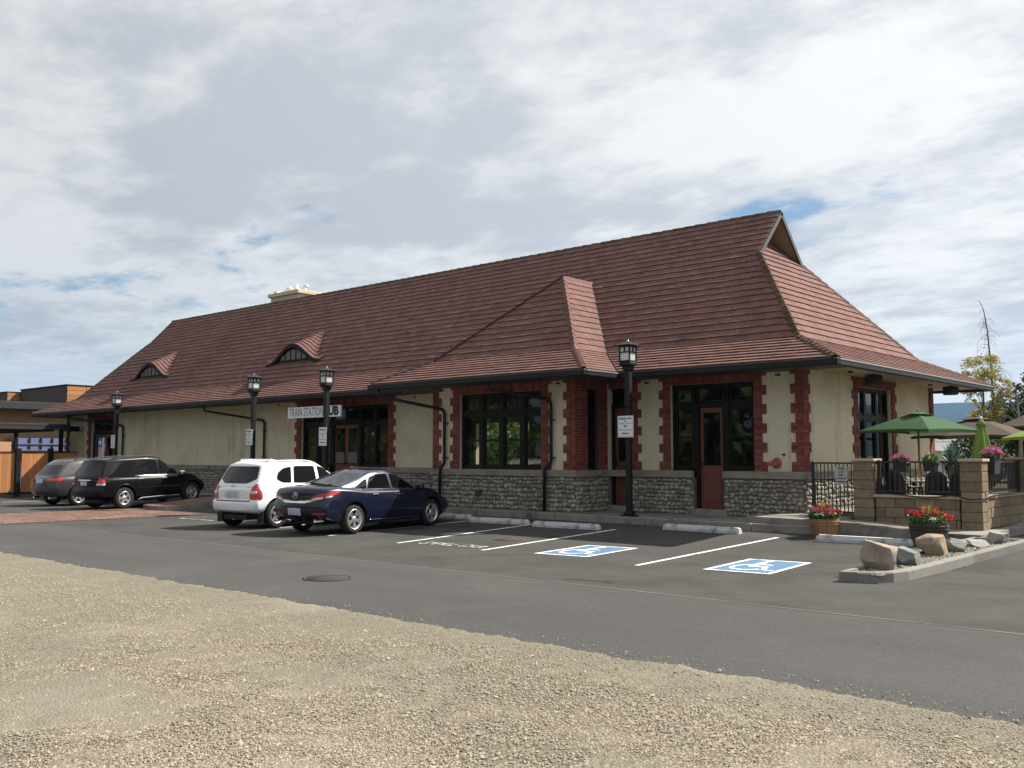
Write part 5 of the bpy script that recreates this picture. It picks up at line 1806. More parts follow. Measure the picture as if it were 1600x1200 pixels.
        build(b, 'wing_mirror', [sp.get('mirror_m', sp['paint'])])
    # rails
    if sp.get('rail'):
        for sg in (-1, 1):
            b = MB(); pts = []
            x0, x1, rw = sp['rail']
            for t in np.linspace(0, 1, 11):
                x = x0 + (x1 - x0) * t
                r_ = hit((x, sg * rw, 4), (0, 0, -1))
                pts.append(Vector((x, sg * rw, r_[0].z + 0.042 * min(1, 7 * t, 7 * (1 - t)) - .005)))
            b.tube(pts, 0.015, 6); build(b, 'roof_rail', [sp['rail_m']])
        if sp.get('crossbar'):
            for x in sp['crossbar']:
                r_ = hit((x, 0, 4), (0, 0, -1))
                b = MB(); b.bevbox(x - .03, x + .03, -rw, rw, r_[0].z + .02, r_[0].z + .05, .01); build(b, 'roof_bar', [sp['rail_m']])
    if sp.get('spoiler'):
        x0, z0, hw_ = sp['spoiler']
        b = MB(); b.bevbox(x0 - 0.03, x0 + .28, -hw_, hw_, z0 - .02, z0 + .035, .017); build(b, 'roof_spoiler', [sp['paint']])
    if sp.get('step'):
        for sg in (-1, 1):
            b = MB(); b.tube([(RO + wr + .14, sg * (W / 2 - .02), .30), (RO + wr + .25, sg * (W / 2 + .04), .33), (RO + WB - wr - .25, sg * (W / 2 + .04), .33), (RO + WB - wr - .14, sg * (W / 2 - .02), .30)], .035, 8); build(b, 'side_step', ['chrome'])
    for x, y in sp.get('exhaust', []):
        b = MB(); b.tube([(x, y, sp['exz']), (x + .25, y, sp['exz'])], [.042, .042], 10, caps=False); b.tube([(x + .03, y, sp['exz']), (x + .04, y, sp['exz'])], .04, 10, 0); build(b, 'exhaust_tip', ['chrome'])
    # aerial
    if sp.get('aerial'):
        x, dz = sp['aerial']
        r_ = hit((x, 0, 4), (0, 0, -1)); z = r_[0].z
        b = MB()
        if dz > .1: b.tube([(x, 0, z - .01), (x - .12, 0, z + dz)], [.012, .005], 6)
        else: b.bevbox(x - .09, x + .07, -.03, .03, z - .01, z + dz, .02)
        build(b, 'aerial', ['cladblack' if dz > .1 else sp['paint']])
    # underside
    b = MB(); b.box(RO + .2, RO + WB - .2, -W / 2 + .16, W / 2 - .16, .20, .30)
    b.box(RO - .55, RO - .1, -W * .2, W * .25, .22, .34); build(b, 'underbody', ['cladblack'])
    # wheels
    n = sp['spokes']
    for ax in (RO, RO + WB):
        for sg in (-1, 1):
            cy = sg * (yw - tw / 2 + 0.005)
            mt = Matrix.Translation((ax, cy, wr)) @ Matrix.Rotation(rad(90) * -sg, 4, 'X') @ Matrix.Rotation(R.random() * 6, 4, 'Z')
            hwid = tw / 2
            b = MB(); b.box(ax - .05, ax + .05, min(cy, cy - sg * .1), max(cy, cy - sg * .1), wr - .05, wr + .05)
            wheel = build(b, 'wheel', ['cladblack'])
            rr = sp['rim']
            b = MB()
            b.lathe([(rr - .01, -hwid), (wr - .03, -hwid), (wr - .006, -hwid + .03), (wr, -hwid * .4), (wr, hwid * .4), (wr - .006, hwid - .03), (wr - .03, hwid), (rr + .012, hwid + .004), (rr - .004, hwid - .006), (rr - .012, hwid * .2)], 36, mtx=mt, caps=False)
            build(b, 'tyre', ['tyre'], wheel)
            b = MB()
            b.lathe([(rr, hwid - .012), (rr - .006, hwid + .004), (rr - .030, hwid - .006), (rr - .034, -hwid * .3)], 36, mtx=mt, caps=False)
            for k in range(n):
                aa = 2 * math.pi * k / n
                for da in sp.get('twin', (0,)):
                    w0, w1 = sp['spw']
                    m2 = mt @ Matrix.Rotation(aa + da, 4, 'Z')
                    v = [(.05, -w0, hwid - .028), (rr - .02, -w1, hwid - .010), (rr - .02, w1, hwid - .010), (.05, w0, hwid - .028), (.05, -w0, hwid - .06), (rr - .02, -w1, hwid - .05), (rr - .02, w1, hwid - .05), (.05, w0, hwid - .06)]
                    b.add([m2 @ Vector(p) for p in v], [(0, 1, 2, 3), (0, 4, 5, 1), (3, 2, 6, 7), (4, 7, 6, 5)])
            b.lathe([(.075, hwid - .05), (.072, hwid - .024), (.03, hwid - .018), (0, hwid - .018)], 16, mtx=mt)
            build(b, 'rim', ['alloy'], wheel)
            b = MB(); b.lathe([(rr - .05, hwid - .085), (0, hwid - .084)], 24, mtx=mt); build(b, 'brake_disc', ['cladgrey'], wheel)
    # arch lips and flaps
    if sp.get('lip'):
        for ax in (RO, RO + WB):
            for sg in (-1, 1):
                b = MB(); pts = []
                for t in np.linspace(-12, 192, 22):
                    x = ax + (wr + .075) * math.cos(rad(t)); z = wr + .01 + (wr + .075) * math.sin(rad(t))
                    r_ = hit((x, sg * 3, max(z, .28)), (0, -sg, 0))
                    if r_ is not None: pts.append(Vector((x, r_[0].y - sg * .008, z)))
                if len(pts) > 4: b.tube(pts, sp['lip'][0], 6); build(b, 'wheel_arch', [sp['lip'][1]])
    if sp.get('flap'):
        for sg in (-1, 1):
            b = MB(); b.box(RO - wr - .10, RO - wr - .085, min(sg * (W / 2 - .25), sg * (W / 2 - .05)), max(sg * (W / 2 - .25), sg * (W / 2 - .05)), .14, .42); build(b, 'mud_flap', ['cladblack'])
    return root, build, hit


def seats(build, x, n, z0, z1, hw):
    b = MB()
    for k in range(n):
        y = -hw + 2 * hw * k / (n - 1)
        b.bevbox(x, x + .14, y - .22, y + .22, z0, z1 - .12, .04); b.bevbox(x + .02, x + .12, y - .12, y + .12, z1 - .10, z1 + .06, .04)
    build(b, 'seat', ['seat'])


SEDAN = dict(cat='car', L=4.93, W=1.88, H=1.45, WB=2.775, RO=1.03, wr=.335, rim=.235, paint='carblue', glass='clearglass',
             zt=[(0, .97), (.10, 1.06), (.45, 1.085), (.9, 1.06), (1.4, 1.0), (3.2, .97), (3.45, .985), (4.1, .92), (4.6, .80), (4.93, .66)],
             zb=[(0, .36), (.5, .27), (1.2, .22), (3.8, .2), (4.5, .22), (4.93, .3)],
             xr=[(.3, .14), (.42, .04), (.55, .0), (.70, .01), (.78, .06), (1.02, .035), (1.07, .05)], xf=[(.25, -.10), (.45, 0), (.65, -.03), (.85, -.3)],
             plan=[(0, .90), (.5, .965), (1.2, 1.0), (3.6, .99), (4.4, .955), (4.93, .88)],
             gr=[(.94, .48), (1.07, .62), (1.40, 1.72), (1.5, 2.0)], gf=[(.9, 3.72), (.98, 3.55), (1.39, 2.78), (1.5, 2.5)], wb=.79, wt=.56,
             roof=[(1.6, 1.36), (2.0, 1.415), (2.35, 1.425), (2.8, 1.38)], belt=[(.4, 1.04), (1.3, 1.0), (3.7, .97)], tapr=.10, bowr=.16,
             side_win=[[(2.47, 1.0), (3.36, .985), (3.02, 1.15), (2.74, 1.315), (2.49, 1.345)], [(1.60, 1.01), (2.40, 1.0), (2.42, 1.35), (2.05, 1.34), (1.76, 1.27)], [(1.17, 1.03), (1.54, 1.01), (1.69, 1.25), (1.52, 1.2)]],
 winline=[[(1.12, 1.012), (2.4, .985), (3.42, .97)], [(1.10, 1.03), (1.30, 1.15), (1.56, 1.265), (1.90, 1.365), (2.4, 1.39), (2.76, 1.345)]],
             rear_win=[(-.66, 1.10), (.66, 1.10), (.62, 1.17), (.48, 1.36), (0, 1.40), (-.48, 1.36), (-.62, 1.17)], wind=[(-.70, 1.04), (.70, 1.04), (.52, 1.36), (-.52, 1.36)],
             tail=[('rear', [(.40, .80), (.58, .92), (.78, .955), (.78, .83), (.60, .80)], 0), ('side', [(.20, .84), (.62, .985), (.50, .995), (.20, .955)], 0), ('rear', [(.44, .805), (.58, .862), (.77, .88), (.77, .835), (.60, .805)], 1), ('side', [(.20, .845), (.36, .885), (.34, .905), (.20, .885)], 1)],
             head=[('front', [(.5, .62), (.85, .66), (.85, .74), (.55, .72)])], reflector=[(.50, .47), (.82, .49), (.82, .53), (.50, .51)],
             rear_bits=[('trunk_garnish', 'rear', [(-.62, .80), (-.30, .735), (.30, .735), (.62, .80), (.60, .835), (.28, .775), (-.28, .775), (-.60, .835)], 'chrome', 0),
                        ('licence_plate', 'rear', [(-.20, .46), (.20, .46), (.20, .62), (-.20, .62)], 'plate', 0)],
             side_bits=[('chrome_sill', [(1.55, .285), (3.35, .27), (3.35, .285), (1.55, .30)], 'chrome')],
             seams=[(2.44, .30, 1.0, 0), (1.58, .55, 1.0, -.22), (3.45, .30, .96, .05)], handles=[(1.72, .88), (2.62, .86)], handle_m='chrome', mirror=(3.28, .97), spokes=5, twin=(-.17, .17), spw=(.014, .018),
             exhaust=[(.06, -.62), (.06, .62)], exz=.35, aerial=(1.86, .05), bowf=.34)
WSUV = dict(cat='car', L=4.325, W=1.80, H=1.68, WB=2.63, RO=.76, wr=.345, rim=.225, paint='carwhite', glass='carglass',
            zt=[(0, .98), (.12, 1.06), (.5, 1.08), (2.9, 1.06), (3.25, 1.09), (3.9, .98), (4.2, .84), (4.325, .68)], zb=[(0, .40), (.5, .32), (1.0, .28), (3.4, .26), (4.0, .28), (4.325, .34)],
            xr=[(.36, .10), (.46, .01), (.56, 0), (.68, .01), (.71, .07), (.9, .06), (1.08, .10)], xf=[(.3, -.08), (.5, 0), (.7, -.04), (.9, -.25)],
            plan=[(0, .93), (.4, .97), (.9, 1), (3.3, 1), (3.9, .97), (4.325, .9)],
            gr=[(.98, .06), (1.06, .12), (1.56, .40), (1.7, .62)], gf=[(1.0, 3.45), (1.08, 3.30), (1.56, 2.52), (1.7, 2.25)], cr=.085, wb=.84, wt=.66,
            roof=[(.4, 1.575), (.8, 1.615), (1.7, 1.63), (2.5, 1.57)], belt=[(0, 1.06), (3.4, 1.06)], tapr=.07, bowr=.12,
            side_win=[[(2.22, 1.09), (3.08, 1.08), (2.72, 1.34), (2.42, 1.50), (2.24, 1.53)], [(1.33, 1.11), (2.12, 1.09), (2.13, 1.53), (1.42, 1.53)], [(.80, 1.20), (.98, 1.12), (1.25, 1.11), (1.33, 1.52), (1.06, 1.48), (.86, 1.36)]],
            rear_win=[(-.66, 1.22), (-.42, 1.11), (.42, 1.11), (.66, 1.22), (.56, 1.53), (-.56, 1.53)], wind=[(-.72, 1.14), (.72, 1.14), (.56, 1.52), (-.56, 1.52)],
            tail=[('rear', [(.59, .72), (.80, .72), (.80, 1.04), (.72, 1.12), (.62, 1.02)], 0), ('side', [(.16, .72), (.30, .73), (.28, .92), (.22, 1.0), (.16, 1.0)], 0), ('rear', [(.62, .86), (.79, .86), (.79, .93), (.62, .93)], 1)],
            head=[('front', [(.5, .70), (.82, .72), (.82, .86), (.55, .84)])],
            rear_bits=[('licence_plate', 'rear', [(-.24, .76), (.24, .76), (.24, .92), (-.24, .92)], 'plate', 0), ('bumper_slot', 'rear', [(-.62, .675), (.62, .675), (.62, .70), (-.62, .70)], 'cladblack', 0),
                       ('tailgate_garnish', 'rear', [(-.42, .95), (.42, .95), (.42, .985), (-.42, .985)], 'white', 1)],
            side_bits=[], seams=[(2.17, .34, 1.08, 0), (1.30, .60, 1.1, .0), (3.2, .36, 1.05, .03)], handles=[(1.47, .97), (2.35, .96)], handle_m='cladblack', mirror=(2.98, 1.08), mirror_m='cladblack', rail=(.62, 2.3, .58), rail_m='carwhite', crossbar=(.80,),
            spokes=5, spw=(.034, .026), flap=True, aerial=(.62, .05), lip=(.02, 'carwhite'))
BSUV = dict(cat='car', L=4.59, W=1.87, H=1.73, WB=2.71, RO=1.0, wr=.37, rim=.225, paint='carblack', glass='carglass',
            zt=[(0, 1.0), (.12, 1.08), (.6, 1.10), (3.0, 1.05), (3.4, 1.08), (4.1, 1.0), (4.45, .86), (4.59, .72)], zb=[(0, .44), (.5, .38), (1.1, .33), (3.6, .32), (4.2, .34), (4.59, .4)],
            xr=[(.4, .10), (.5, .01), (.62, 0), (.72, .02), (.78, .07), (1.0, .07), (1.1, .1)], xf=[(.35, -.08), (.55, 0), (.75, -.03), (.95, -.22)],
            plan=[(0, .92), (.4, .97), (.9, 1), (3.6, 1), (4.2, .97), (4.59, .9)],
            cr=.07, gr=[(.98, .08), (1.10, .13), (1.62, .36), (1.76, .48)], gf=[(1.0, 3.55), (1.07, 3.42), (1.62, 2.72), (1.76, 2.55)], wb=.86, wt=.69,
            roof=[(.4, 1.655), (.9, 1.70), (2.0, 1.71), (2.7, 1.66)], belt=[(0, 1.08), (3.6, 1.04)], tapr=.07, bowr=.14,
            side_win=[[(2.44, 1.10), (3.28, 1.06), (2.98, 1.35), (2.66, 1.58), (2.45, 1.60)], [(1.78, 1.12), (2.36, 1.10), (2.36, 1.60), (1.95, 1.60)], [(1.46, 1.13), (1.73, 1.12), (1.90, 1.55), (1.80, 1.50)], [(.50, 1.16), (1.20, 1.14), (1.56, 1.55), (1.44, 1.60), (.74, 1.58)]],
            winline=[[(1.44, 1.095), (2.4, 1.075), (3.33, 1.045)]],
            rear_win=[(-.72, 1.14), (.72, 1.14), (.64, 1.60), (-.64, 1.60)], wind=[(-.74, 1.14), (.74, 1.14), (.58, 1.55), (-.58, 1.55)],
            tail=[('rear', [(.62, .84), (.81, .84), (.82, 1.10), (.68, 1.10)], 0), ('side', [(.16, .83), (.30, .84), (.32, 1.02), (.16, 1.02)], 0), ('rear', [(.64, .845), (.80, .845), (.80, .91), (.65, .91)], 1), ('side', [(.15, .84), (.29, .845), (.30, .91), (.15, .90)], 1)],
            head=[('front', [(.5, .74), (.85, .76), (.85, .92), (.55, .88)])],
            rear_bits=[('licence_plate', 'rear', [(-.18, .84), (.18, .84), (.18, .98), (-.18, .98)], 'plate', 0), ('tailgate_garnish', 'rear', [(-.34, 1.0), (.34, 1.0), (.34, 1.03), (-.34, 1.03)], 'chrome', 0)],
            side_bits=[('side_moulding', [(1.5, .68), (3.25, .66), (3.25, .675), (1.5, .70)], 'chrome')], seams=[(2.40, .42, 1.08, 0), (1.62, .7, 1.1, -.2), (3.40, .45, 1.04, .03)], handles=[(1.66, .98), (2.58, .965)], handle_m='chrome',
            mirror=(3.25, 1.06), mirror_m='chrome', rail=(.7, 2.5, .60), rail_m='cladblack', spokes=5, spw=(.05, .04), step=True, lip=(.03, 'carblack'))
GSUV = dict(cat='car', L=4.59, W=1.87, H=1.66, WB=2.65, RO=1.02, wr=.36, rim=.245, paint='cargrey', glass='carglass',
            zt=[(0, 1.0), (.12, 1.08), (.6, 1.09), (3.0, 1.03), (3.4, 1.04), (4.1, .94), (4.45, .82), (4.59, .68)], zb=[(0, .40), (.5, .33), (1.1, .28), (3.6, .27), (4.2, .29), (4.59, .35)],
            xr=[(.36, .14), (.5, .03), (.66, 0), (.8, .03), (.95, .06), (1.1, .12)], xf=[(.35, -.08), (.55, 0), (.75, -.03), (.95, -.22)],
            plan=[(0, .90), (.4, .96), (1.0, 1), (3.6, 1), (4.2, .96), (4.59, .88)],
            gr=[(.98, .12), (1.10, .20), (1.52, .62), (1.65, .85)], gf=[(1.0, 3.62), (1.05, 3.45), (1.53, 2.62), (1.65, 2.4)], cr=.08, wb=.85, wt=.66,
            roof=[(.5, 1.57), (.9, 1.62), (1.9, 1.63), (2.7, 1.57)], belt=[(0, 1.07), (3.6, 1.02)], tapr=.10, bowr=.18,
            side_win=[[(2.44, 1.07), (3.26, 1.04), (2.9, 1.29), (2.62, 1.46), (2.45, 1.5)], [(1.55, 1.09), (2.36, 1.07), (2.36, 1.5), (1.80, 1.49)], [(.90, 1.13), (1.45, 1.10), (1.66, 1.46), (1.2, 1.42)]],
            rear_win=[(-.66, 1.16), (.66, 1.16), (.54, 1.48), (-.54, 1.48)], wind=[(-.74, 1.1), (.74, 1.1), (.56, 1.48), (-.56, 1.48)],
            tail=[('rear', [(.36, .93), (.76, .91), (.78, 1.03), (.40, 1.03)], 0), ('side', [(.26, .92), (.44, .95), (.46, 1.03), (.26, 1.03)], 0)],
            head=[('front', [(.5, .7), (.85, .72), (.85, .88), (.55, .84)])],
            rear_bits=[('licence_plate', 'rear', [(-.20, .86), (.20, .86), (.20, 1.0), (-.20, 1.0)], 'plate', 0)],
            side_bits=[], seams=[(2.40, .36, 1.05, 0), (1.55, .6, 1.08, -.2)], handles=[(1.66, .94), (2.58, .93)], handle_m='cargrey', mirror=(3.2, 1.03), rail=(1.0, 2.4, .58), rail_m='cladblack', spokes=5, spw=(.045, .03), aerial=(.9, .16),
            exhaust=[(.12, .5), (.12, -.5)], exz=.34)

r1, bld, hit1 = car('parked_car', 'dark blue four door sedan with chrome window trim, nearest the empty bays', SEDAN, (-15.67, 12.74), 97.1)
seats(bld, 2.0, 2, .5, 1.16, .38); seats(bld, 1.2, 2, .6, 1.12, .36)
# sedan badge: caliper shape in a ring
b = MB()
p = hit1((-3, 0, .90), (1, 0, 0))[0]
for t0, t1 in zip(np.linspace(0, 6.283, 17)[:-1], np.linspace(0, 6.283, 17)[1:]):
    b.tube([(p.x - .008, .085 * math.cos(t0), .90 + .07 * math.sin(t0)), (p.x - .008, .085 * math.cos(t1), .90 + .07 * math.sin(t1))], .006, 4, caps=False)
b.tube([(p.x - .012, -.055, .85), (p.x - .012, -.015, .955)], .009, 4); b.tube([(p.x - .012, .055, .85), (p.x - .012, .015, .955)], .009, 4); b.tube([(p.x - .012, -.03, .895), (p.x - .012, .03, .895)], .007, 4)
bld(b, 'badge', ['chrome'])
r2, bld, hit2 = car('parked_car', 'white sport utility car with roof rails and large red tail lamps', WSUV, (-18.20, 12.60), 97.2)
b = MB()
p = hit2((-3, 0, 1.03), (1, 0, 0))[0]
for t0, t1 in zip(np.linspace(0, 6.283, 17)[:-1], np.linspace(0, 6.283, 17)[1:]):
    b.tube([(p.x - .006, .085 * math.cos(t0), 1.03 + .045 * math.sin(t0)), (p.x - .006, .085 * math.cos(t1), 1.03 + .045 * math.sin(t1))], .006, 4, caps=False)
b.tube([(p.x - .01, -.03, .995), (p.x - .01, -.045, 1.06)], .007, 4); b.tube([(p.x - .01, .045, 1.0), (p.x - .01, .03, 1.065)], .007, 4); b.tube([(p.x - .01, -.035, 1.02), (p.x - .01, .035, 1.04)], .006, 4)
bld(b, 'badge', ['chrome'])
b = MB(); b.tube([(.30, -.1, 1.135), (.31, .38, 1.17)], .008, 4); b.ball((.32, .0, 1.15), .03); bld(b, 'rear_wiper', ['cladblack'])
car('parked_car', 'black sport utility car with chrome side step and five spoke wheels', BSUV, (-28.298, 14.107), 97.5)
car('parked_car', 'grey crossover car with wide red tail lamps, left of the black car', GSUV, (-31.28, 14.061), 97.3)

# ------------------------------------------------------------------ wheel stops
def wheel_stop(x, y, L_, rot, label):
    L_ *= 1.05
    t = struct_none = MB()
    hw = L_ / 2
    prof = [(-.075, 0), (.075, 0), (.07, .05), (.035, .125), (-.035, .125), (-.07, .05)]
    vs, fs = [], []
    st_ = [(-hw, .55), (-hw + .015, .82), (-hw + .06, 1.0)]
    n = 14
    ss = [(-hw, .80), (-hw + .05, 1.0)] + [(-hw + .05 + (L_ - .1) * k / n, 1.0) for k in range(1, n)] + [(hw - .05, 1.0), (hw, .80)]
    for s_, k in ss:
        for a, c in prof:
            j = R.uniform(-.0015, .0015)
            vs.append((s_, a * (0.9 + .1 * k) + (j if c > .03 else 0), c * k if c > .03 else -.03))
    m_ = len(prof)
    for i in range(len(ss) - 1):
        for k in range(m_): fs.append((i * m_ + k, i * m_ + (k + 1) % m_, (i + 1) * m_ + (k + 1) % m_, (i + 1) * m_ + k))
    fs.append(tuple(range(m_))); fs.append(tuple((len(ss) - 1) * m_ + k for k in range(m_))[::-1])
    o = MB().add(vs, fs).build('wheel_stop', 'stopconc', fix=True)
    x, y, z = gp(x, y)
    o.location = (x, y, z + 0.004); o.rotation_euler = (math.atan2(.18, YK - YA), 0, rad(rot))
    tag(o, label, 'wheel stop', 'concrete wheel stops in front of the pavement')
    for sx in (-.6, .6):
        b = MB(); b.lathe([(.018, .124), (.018, .132), (0, .133)], 8, mtx=Matrix.Translation((sx, 0, 0)))
        p = b.build('anchor_pin', 'rust', None); p.parent = o
    return o


wheel_stop(-7.03, 17.62, 1.72, 2, 'white concrete wheel stop nearest the rock island')
wheel_stop(-10.72, 18.12, 1.84, -2, 'white concrete wheel stop before the red door with its end in sunshine')
wheel_stop(-13.50, 16.98, 1.82, 2, 'white concrete wheel stop by the lantern post, ahead of the left blue symbol')
wheel_stop(-15.65, 17.12, 1.78, 3, 'white concrete wheel stop ahead of the SMALL CAR lettering')
wheel_stop(-18.0, 17.6, 1.8, 3, 'white concrete wheel stop ahead of the blue sedan')

# ================================================================== ROCK ISLAND
isl_px = [(-5.08, 11.92), (-4.86, 11.98), (-4.68, 12.10), (-4.54, 12.32), (-4.47, 12.65), (-4.45, 13.3), (-4.46, 15.3), (-4.48, 18.0), (-4.50, 18.6), (-5.42, 18.6), (-5.40, 17.0), (-5.26, 15.0), (-5.14, 13.0)]


def ip(x, y):
    """island points were paced out at kerb height"""
    f = 1.1
    for _ in range(40): f = (1.6 - gz(y * f) - .15) / 1.45
    return x * f, y * f


isl_out = [ip(*p) for p in isl_px]
cx_ = sum(p[0] for p in isl_out) / len(isl_out)
isl_in = []
nI = len(isl_out)
for i in range(nI):
    a, p, c = Vector((*isl_out[i - 1], 0)), Vector((*isl_out[i], 0)), Vector((*isl_out[(i + 1) % nI], 0))
    d = ((p - a).normalized() + (c - p).normalized()).normalized()
    q = p + Vector((-d.y, d.x, 0)) * 0.13
    isl_in.append((q.x, q.y))
t = thing('rock_island', 'low concrete kerbed island of gravel and boulders beside the handicapped bays', 'traffic island', (-5.2, 16.5, ZR))
b = MB()
for i in range(nI):
    j = (i + 1) % nI
    o0, o1, n0, n1 = isl_out[i], isl_out[j], isl_in[i], isl_in[j]
    k0, k1 = gz(o0[1]) + .15, gz(o1[1]) + .15
    v = [(*o0, k0 - .16), (*o1, k1 - .16), (*o1, k1 - .02), (*o0, k0 - .02), ]
    d0 = Vector((n0[0] - o0[0], n0[1] - o0[1], 0)) * .12; d1 = Vector((n1[0] - o1[0], n1[1] - o1[1], 0)) * .12
    v += [(o1[0] + d1.x, o1[1] + d1.y, k1), (o0[0] + d0.x, o0[1] + d0.y, k0), (*n1, k1), (*n0, k0), (*n1, k1 - .15), (*n0, k0 - .15)]
    b.add(v, [(0, 1, 2, 3), (3, 2, 4, 5), (5, 4, 6, 7), (7, 6, 8, 9)])
b.build('kerb', 'concrete', t)
b = MB(); b.add([(*p, gz(p[1]) + 0.10) for p in isl_in], [(12, 0, 1, 2, 3, 4, 5), (12, 5, 6, 11), (11, 6, 7, 10), (10, 7, 8, 9)]); b.build('gravel_bed', 'iron', t)
b = MB()
for k in range(2600):
    y = R.uniform(12.05, 18.5)
    f = (y - 12) / 6.5
    x = R.uniform(-5.02 - .28 * f, -4.60)
    r = R.uniform(.016, .034)
    x, y = ip(x, y)
    g_ = gz(y)
    v = [(x + r * a * R.uniform(.7, 1.3), y + r * c * R.uniform(.7, 1.3), g_ + .10 + r * (.6 + e * .6)) for a, c, e in ((1, 0, 0), (0, 1, 0), (-1, 0, 0), (0, -1, 0), (0, 0, 1))]
    b.add(v, [(0, 1, 4), (1, 2, 4), (2, 3, 4), (3, 0, 4)], 0, R.random() * .75)
b.build('island_gravel', 'stone', t, kind='stuff')


def boulder(x, y, z, sx, sy, sz, m, label, seed, rot=0.0, cuts=9, tilt=0.0):
    """a chunk with flat broken faces: an icosphere cut by a handful of planes, then roughened"""
    rr = random.Random(seed)
    x, y = ip(x, y); z += gz(y); sx *= 1.1; sy *= 1.1; sz *= 1.1
    bm = bmesh.new()
    bmesh.ops.create_icosphere(bm, subdivisions=4, radius=1.25)
    for k in range(cuts):
        n = Vector((rr.gauss(0, 1), rr.gauss(0, 1), rr.gauss(0, .75))).normalized()
        if k == 0: n = Vector((tilt, -.1, 1)).normalized()
        d = rr.uniform(.62, .88)
        for v in bm.verts:
            e = v.co.dot(n) - d
            if e > 0: v.co -= n * e
    mt = Matrix.Rotation(rot, 3, 'Z')
    for v in bm.verts:
        p = v.co
        nn = noise.noise(p * 2.2 + Vector((seed, 0, 0))) * .06 + noise.noise(p * 6 + Vector((seed, 5, 0))) * .03
        p = p * (1 + nn)
        p = mt @ Vector((p.x * sx, p.y * sy, p.z * sz))
        p.z = max(p.z, -sz * .72)
        v.co = p + Vector((x, y, z + sz * .7))
    me = bpy.data.meshes.new('boulder'); bm.to_mesh(me); bm.free()
    me.materials.append(M[m])
    me.shade_smooth(); me.set_sharp_from_angle(angle=rad(28))
    o = bpy.data.objects.new('boulder', me); COL.objects.link(o)
    return tag(o, label, 'boulder', 'boulders on the kerbed island')


boulder(-4.90, 12.82, .10, .27, .34, .24, 'rockA', 'largest tan boulder at the near tip of the kerbed island', 11, .5, 10, .25)
boulder(-4.80, 13.55, .10, .20, .26, .15, 'rockC', 'low grey boulder tucked behind the largest tan boulder', 23, .2, 8, .3)
boulder(-4.98, 15.15, .10, .24, .26, .20, 'rockB', 'square orange and grey boulder in the middle of the island', 37, .25, 11, .05)
boulder(-4.95, 16.1, .10, .17, .24, .14, 'rockC', 'smooth grey green boulder right of the orange boulder', 51, 1.0, 7, .2)
boulder(-4.93, 17.2, .10, .15, .22, .08, 'rockD', 'pale flat slab lying behind the grey green boulder', 64, .3, 9)
boulder(-4.86, 18.0, .10, .17, .22, .13, 'rockD', 'pale jagged boulder at the far end of the island', 78, .6, 10, .1)


# ================================================================== PATIO
PZ = 0.33
b = MB(); b.prism([(XR + .03, 21.0), (-8.3, 20.75), (-8.1, 20.5), (-5.75, 20.5), (-5.75, 32), (XR + .03, 32)], 0.05, PZ, 0); struct(b.build('patio_floor', 'oldconc'))


def block_wall(name, label, cat, x0, x1, y0, y1, z0, z1, bw=0.40, bh=0.20, capw=0.035, capz=0.06, group=None, faces='both'):
    """wall of split face blocks: each block a part, laid in courses with recessed joints"""
    t = thing(name, label, cat, ((x0 + x1) / 2, (y0 + y1) / 2, z0), group=group)
    MB().box(x0 + .03, x1 - .03, y0 + .03, y1 - .03, z0, z1 - .005).build('core', 'stonemortar', t)
    alongx = (x1 - x0) >= (y1 - y0)
    n = max(1, round((z1 - z0) / bh)); h = (z1 - z0) / n
    L_ = (x1 - x0) if alongx else (y1 - y0)
    for k in range(n):
        s = -(bw / 2 if k % 2 else 0)
        while s < L_ - .01:
            a, c = max(0, s) + .004, min(L_, s + bw) - .004
            s += bw
            if c - a < .03: continue
            j = R.uniform(-.006, .008)
            b = MB()
            if alongx: b.bevbox(x0 + a, x0 + c, y0 - j, y1 + j, z0 + k * h + .004, z0 + (k + 1) * h - .004, .009, t=R.random())
            else: b.bevbox(x0 - j, x1 + j, y0 + a, y0 + c, z0 + k * h + .004, z0 + (k + 1) * h - .004, .009, t=R.random())
            b.build('block', 'block', t)
    s = 0
    while s < L_ - .01:
        e = min(L_, s + .62)
        b = MB()
        if alongx: b.bevbox(x0 + s + (.003 if s else -capw), x0 + e - (.003 if e < L_ else -capw), y0 - capw, y1 + capw, z1, z1 + capz, .012)
        else: b.bevbox(x0 - capw, x1 + capw, y0 + s + (.003 if s else -capw), y0 + e - (.003 if e < L_ else -capw), z1, z1 + capz, .012)
        b.build('cap_stone', 'capstone', t)
        s = e
    return t


block_wall('block_pillar', 'split face block pillar between the metal gate and the patio railing', 'pillar', -8.24, -7.82, 20.2, 20.62, .12, 1.49, bw=.43, bh=.2, group='block pillars of the patio')
block_wall('block_pillar', 'split face block pillar at the outer corner of the patio', 'pillar', -6.08, -5.68, 20.2, 20.62, .10, 1.49, bw=.43, bh=.2, group='block pillars of the patio')
block_wall('block_pillar', 'split face block pillar farther along the sunlit patio side', 'pillar', -6.08, -5.68, 23.5, 23.92, .28, 1.52, bw=.43, bh=.2, group='block pillars of the patio')
block_wall('patio_wall', 'low brown block wall behind the dark flower barrel', 'wall', -7.79, -6.11, 20.24, 20.5, .12, .74)
block_wall('patio_wall', 'sunlit low block wall running back from the corner pillar', 'wall', -5.96, -5.70, 20.65, 23.47, .16, .76)
block_wall('patio_wall', 'low block wall running back behind the second sunlit pillar', 'wall', -5.96, -5.70, 23.95, 31.5, .30, .80)
b = MB(); b.add([(-5.62, 20.2, .0), (-5.48, 20.2, 0), (-5.48, 31, 0), (-5.62, 31, 0), (-5.62, 20.2, .13), (-5.48, 20.2, .13), (-5.48, 31, .42), (-5.62, 31, .42)], [(4, 5, 6, 7), (0, 1, 5, 4), (1, 2, 6, 5), (2, 3, 7, 6), (3, 0, 4, 7)])
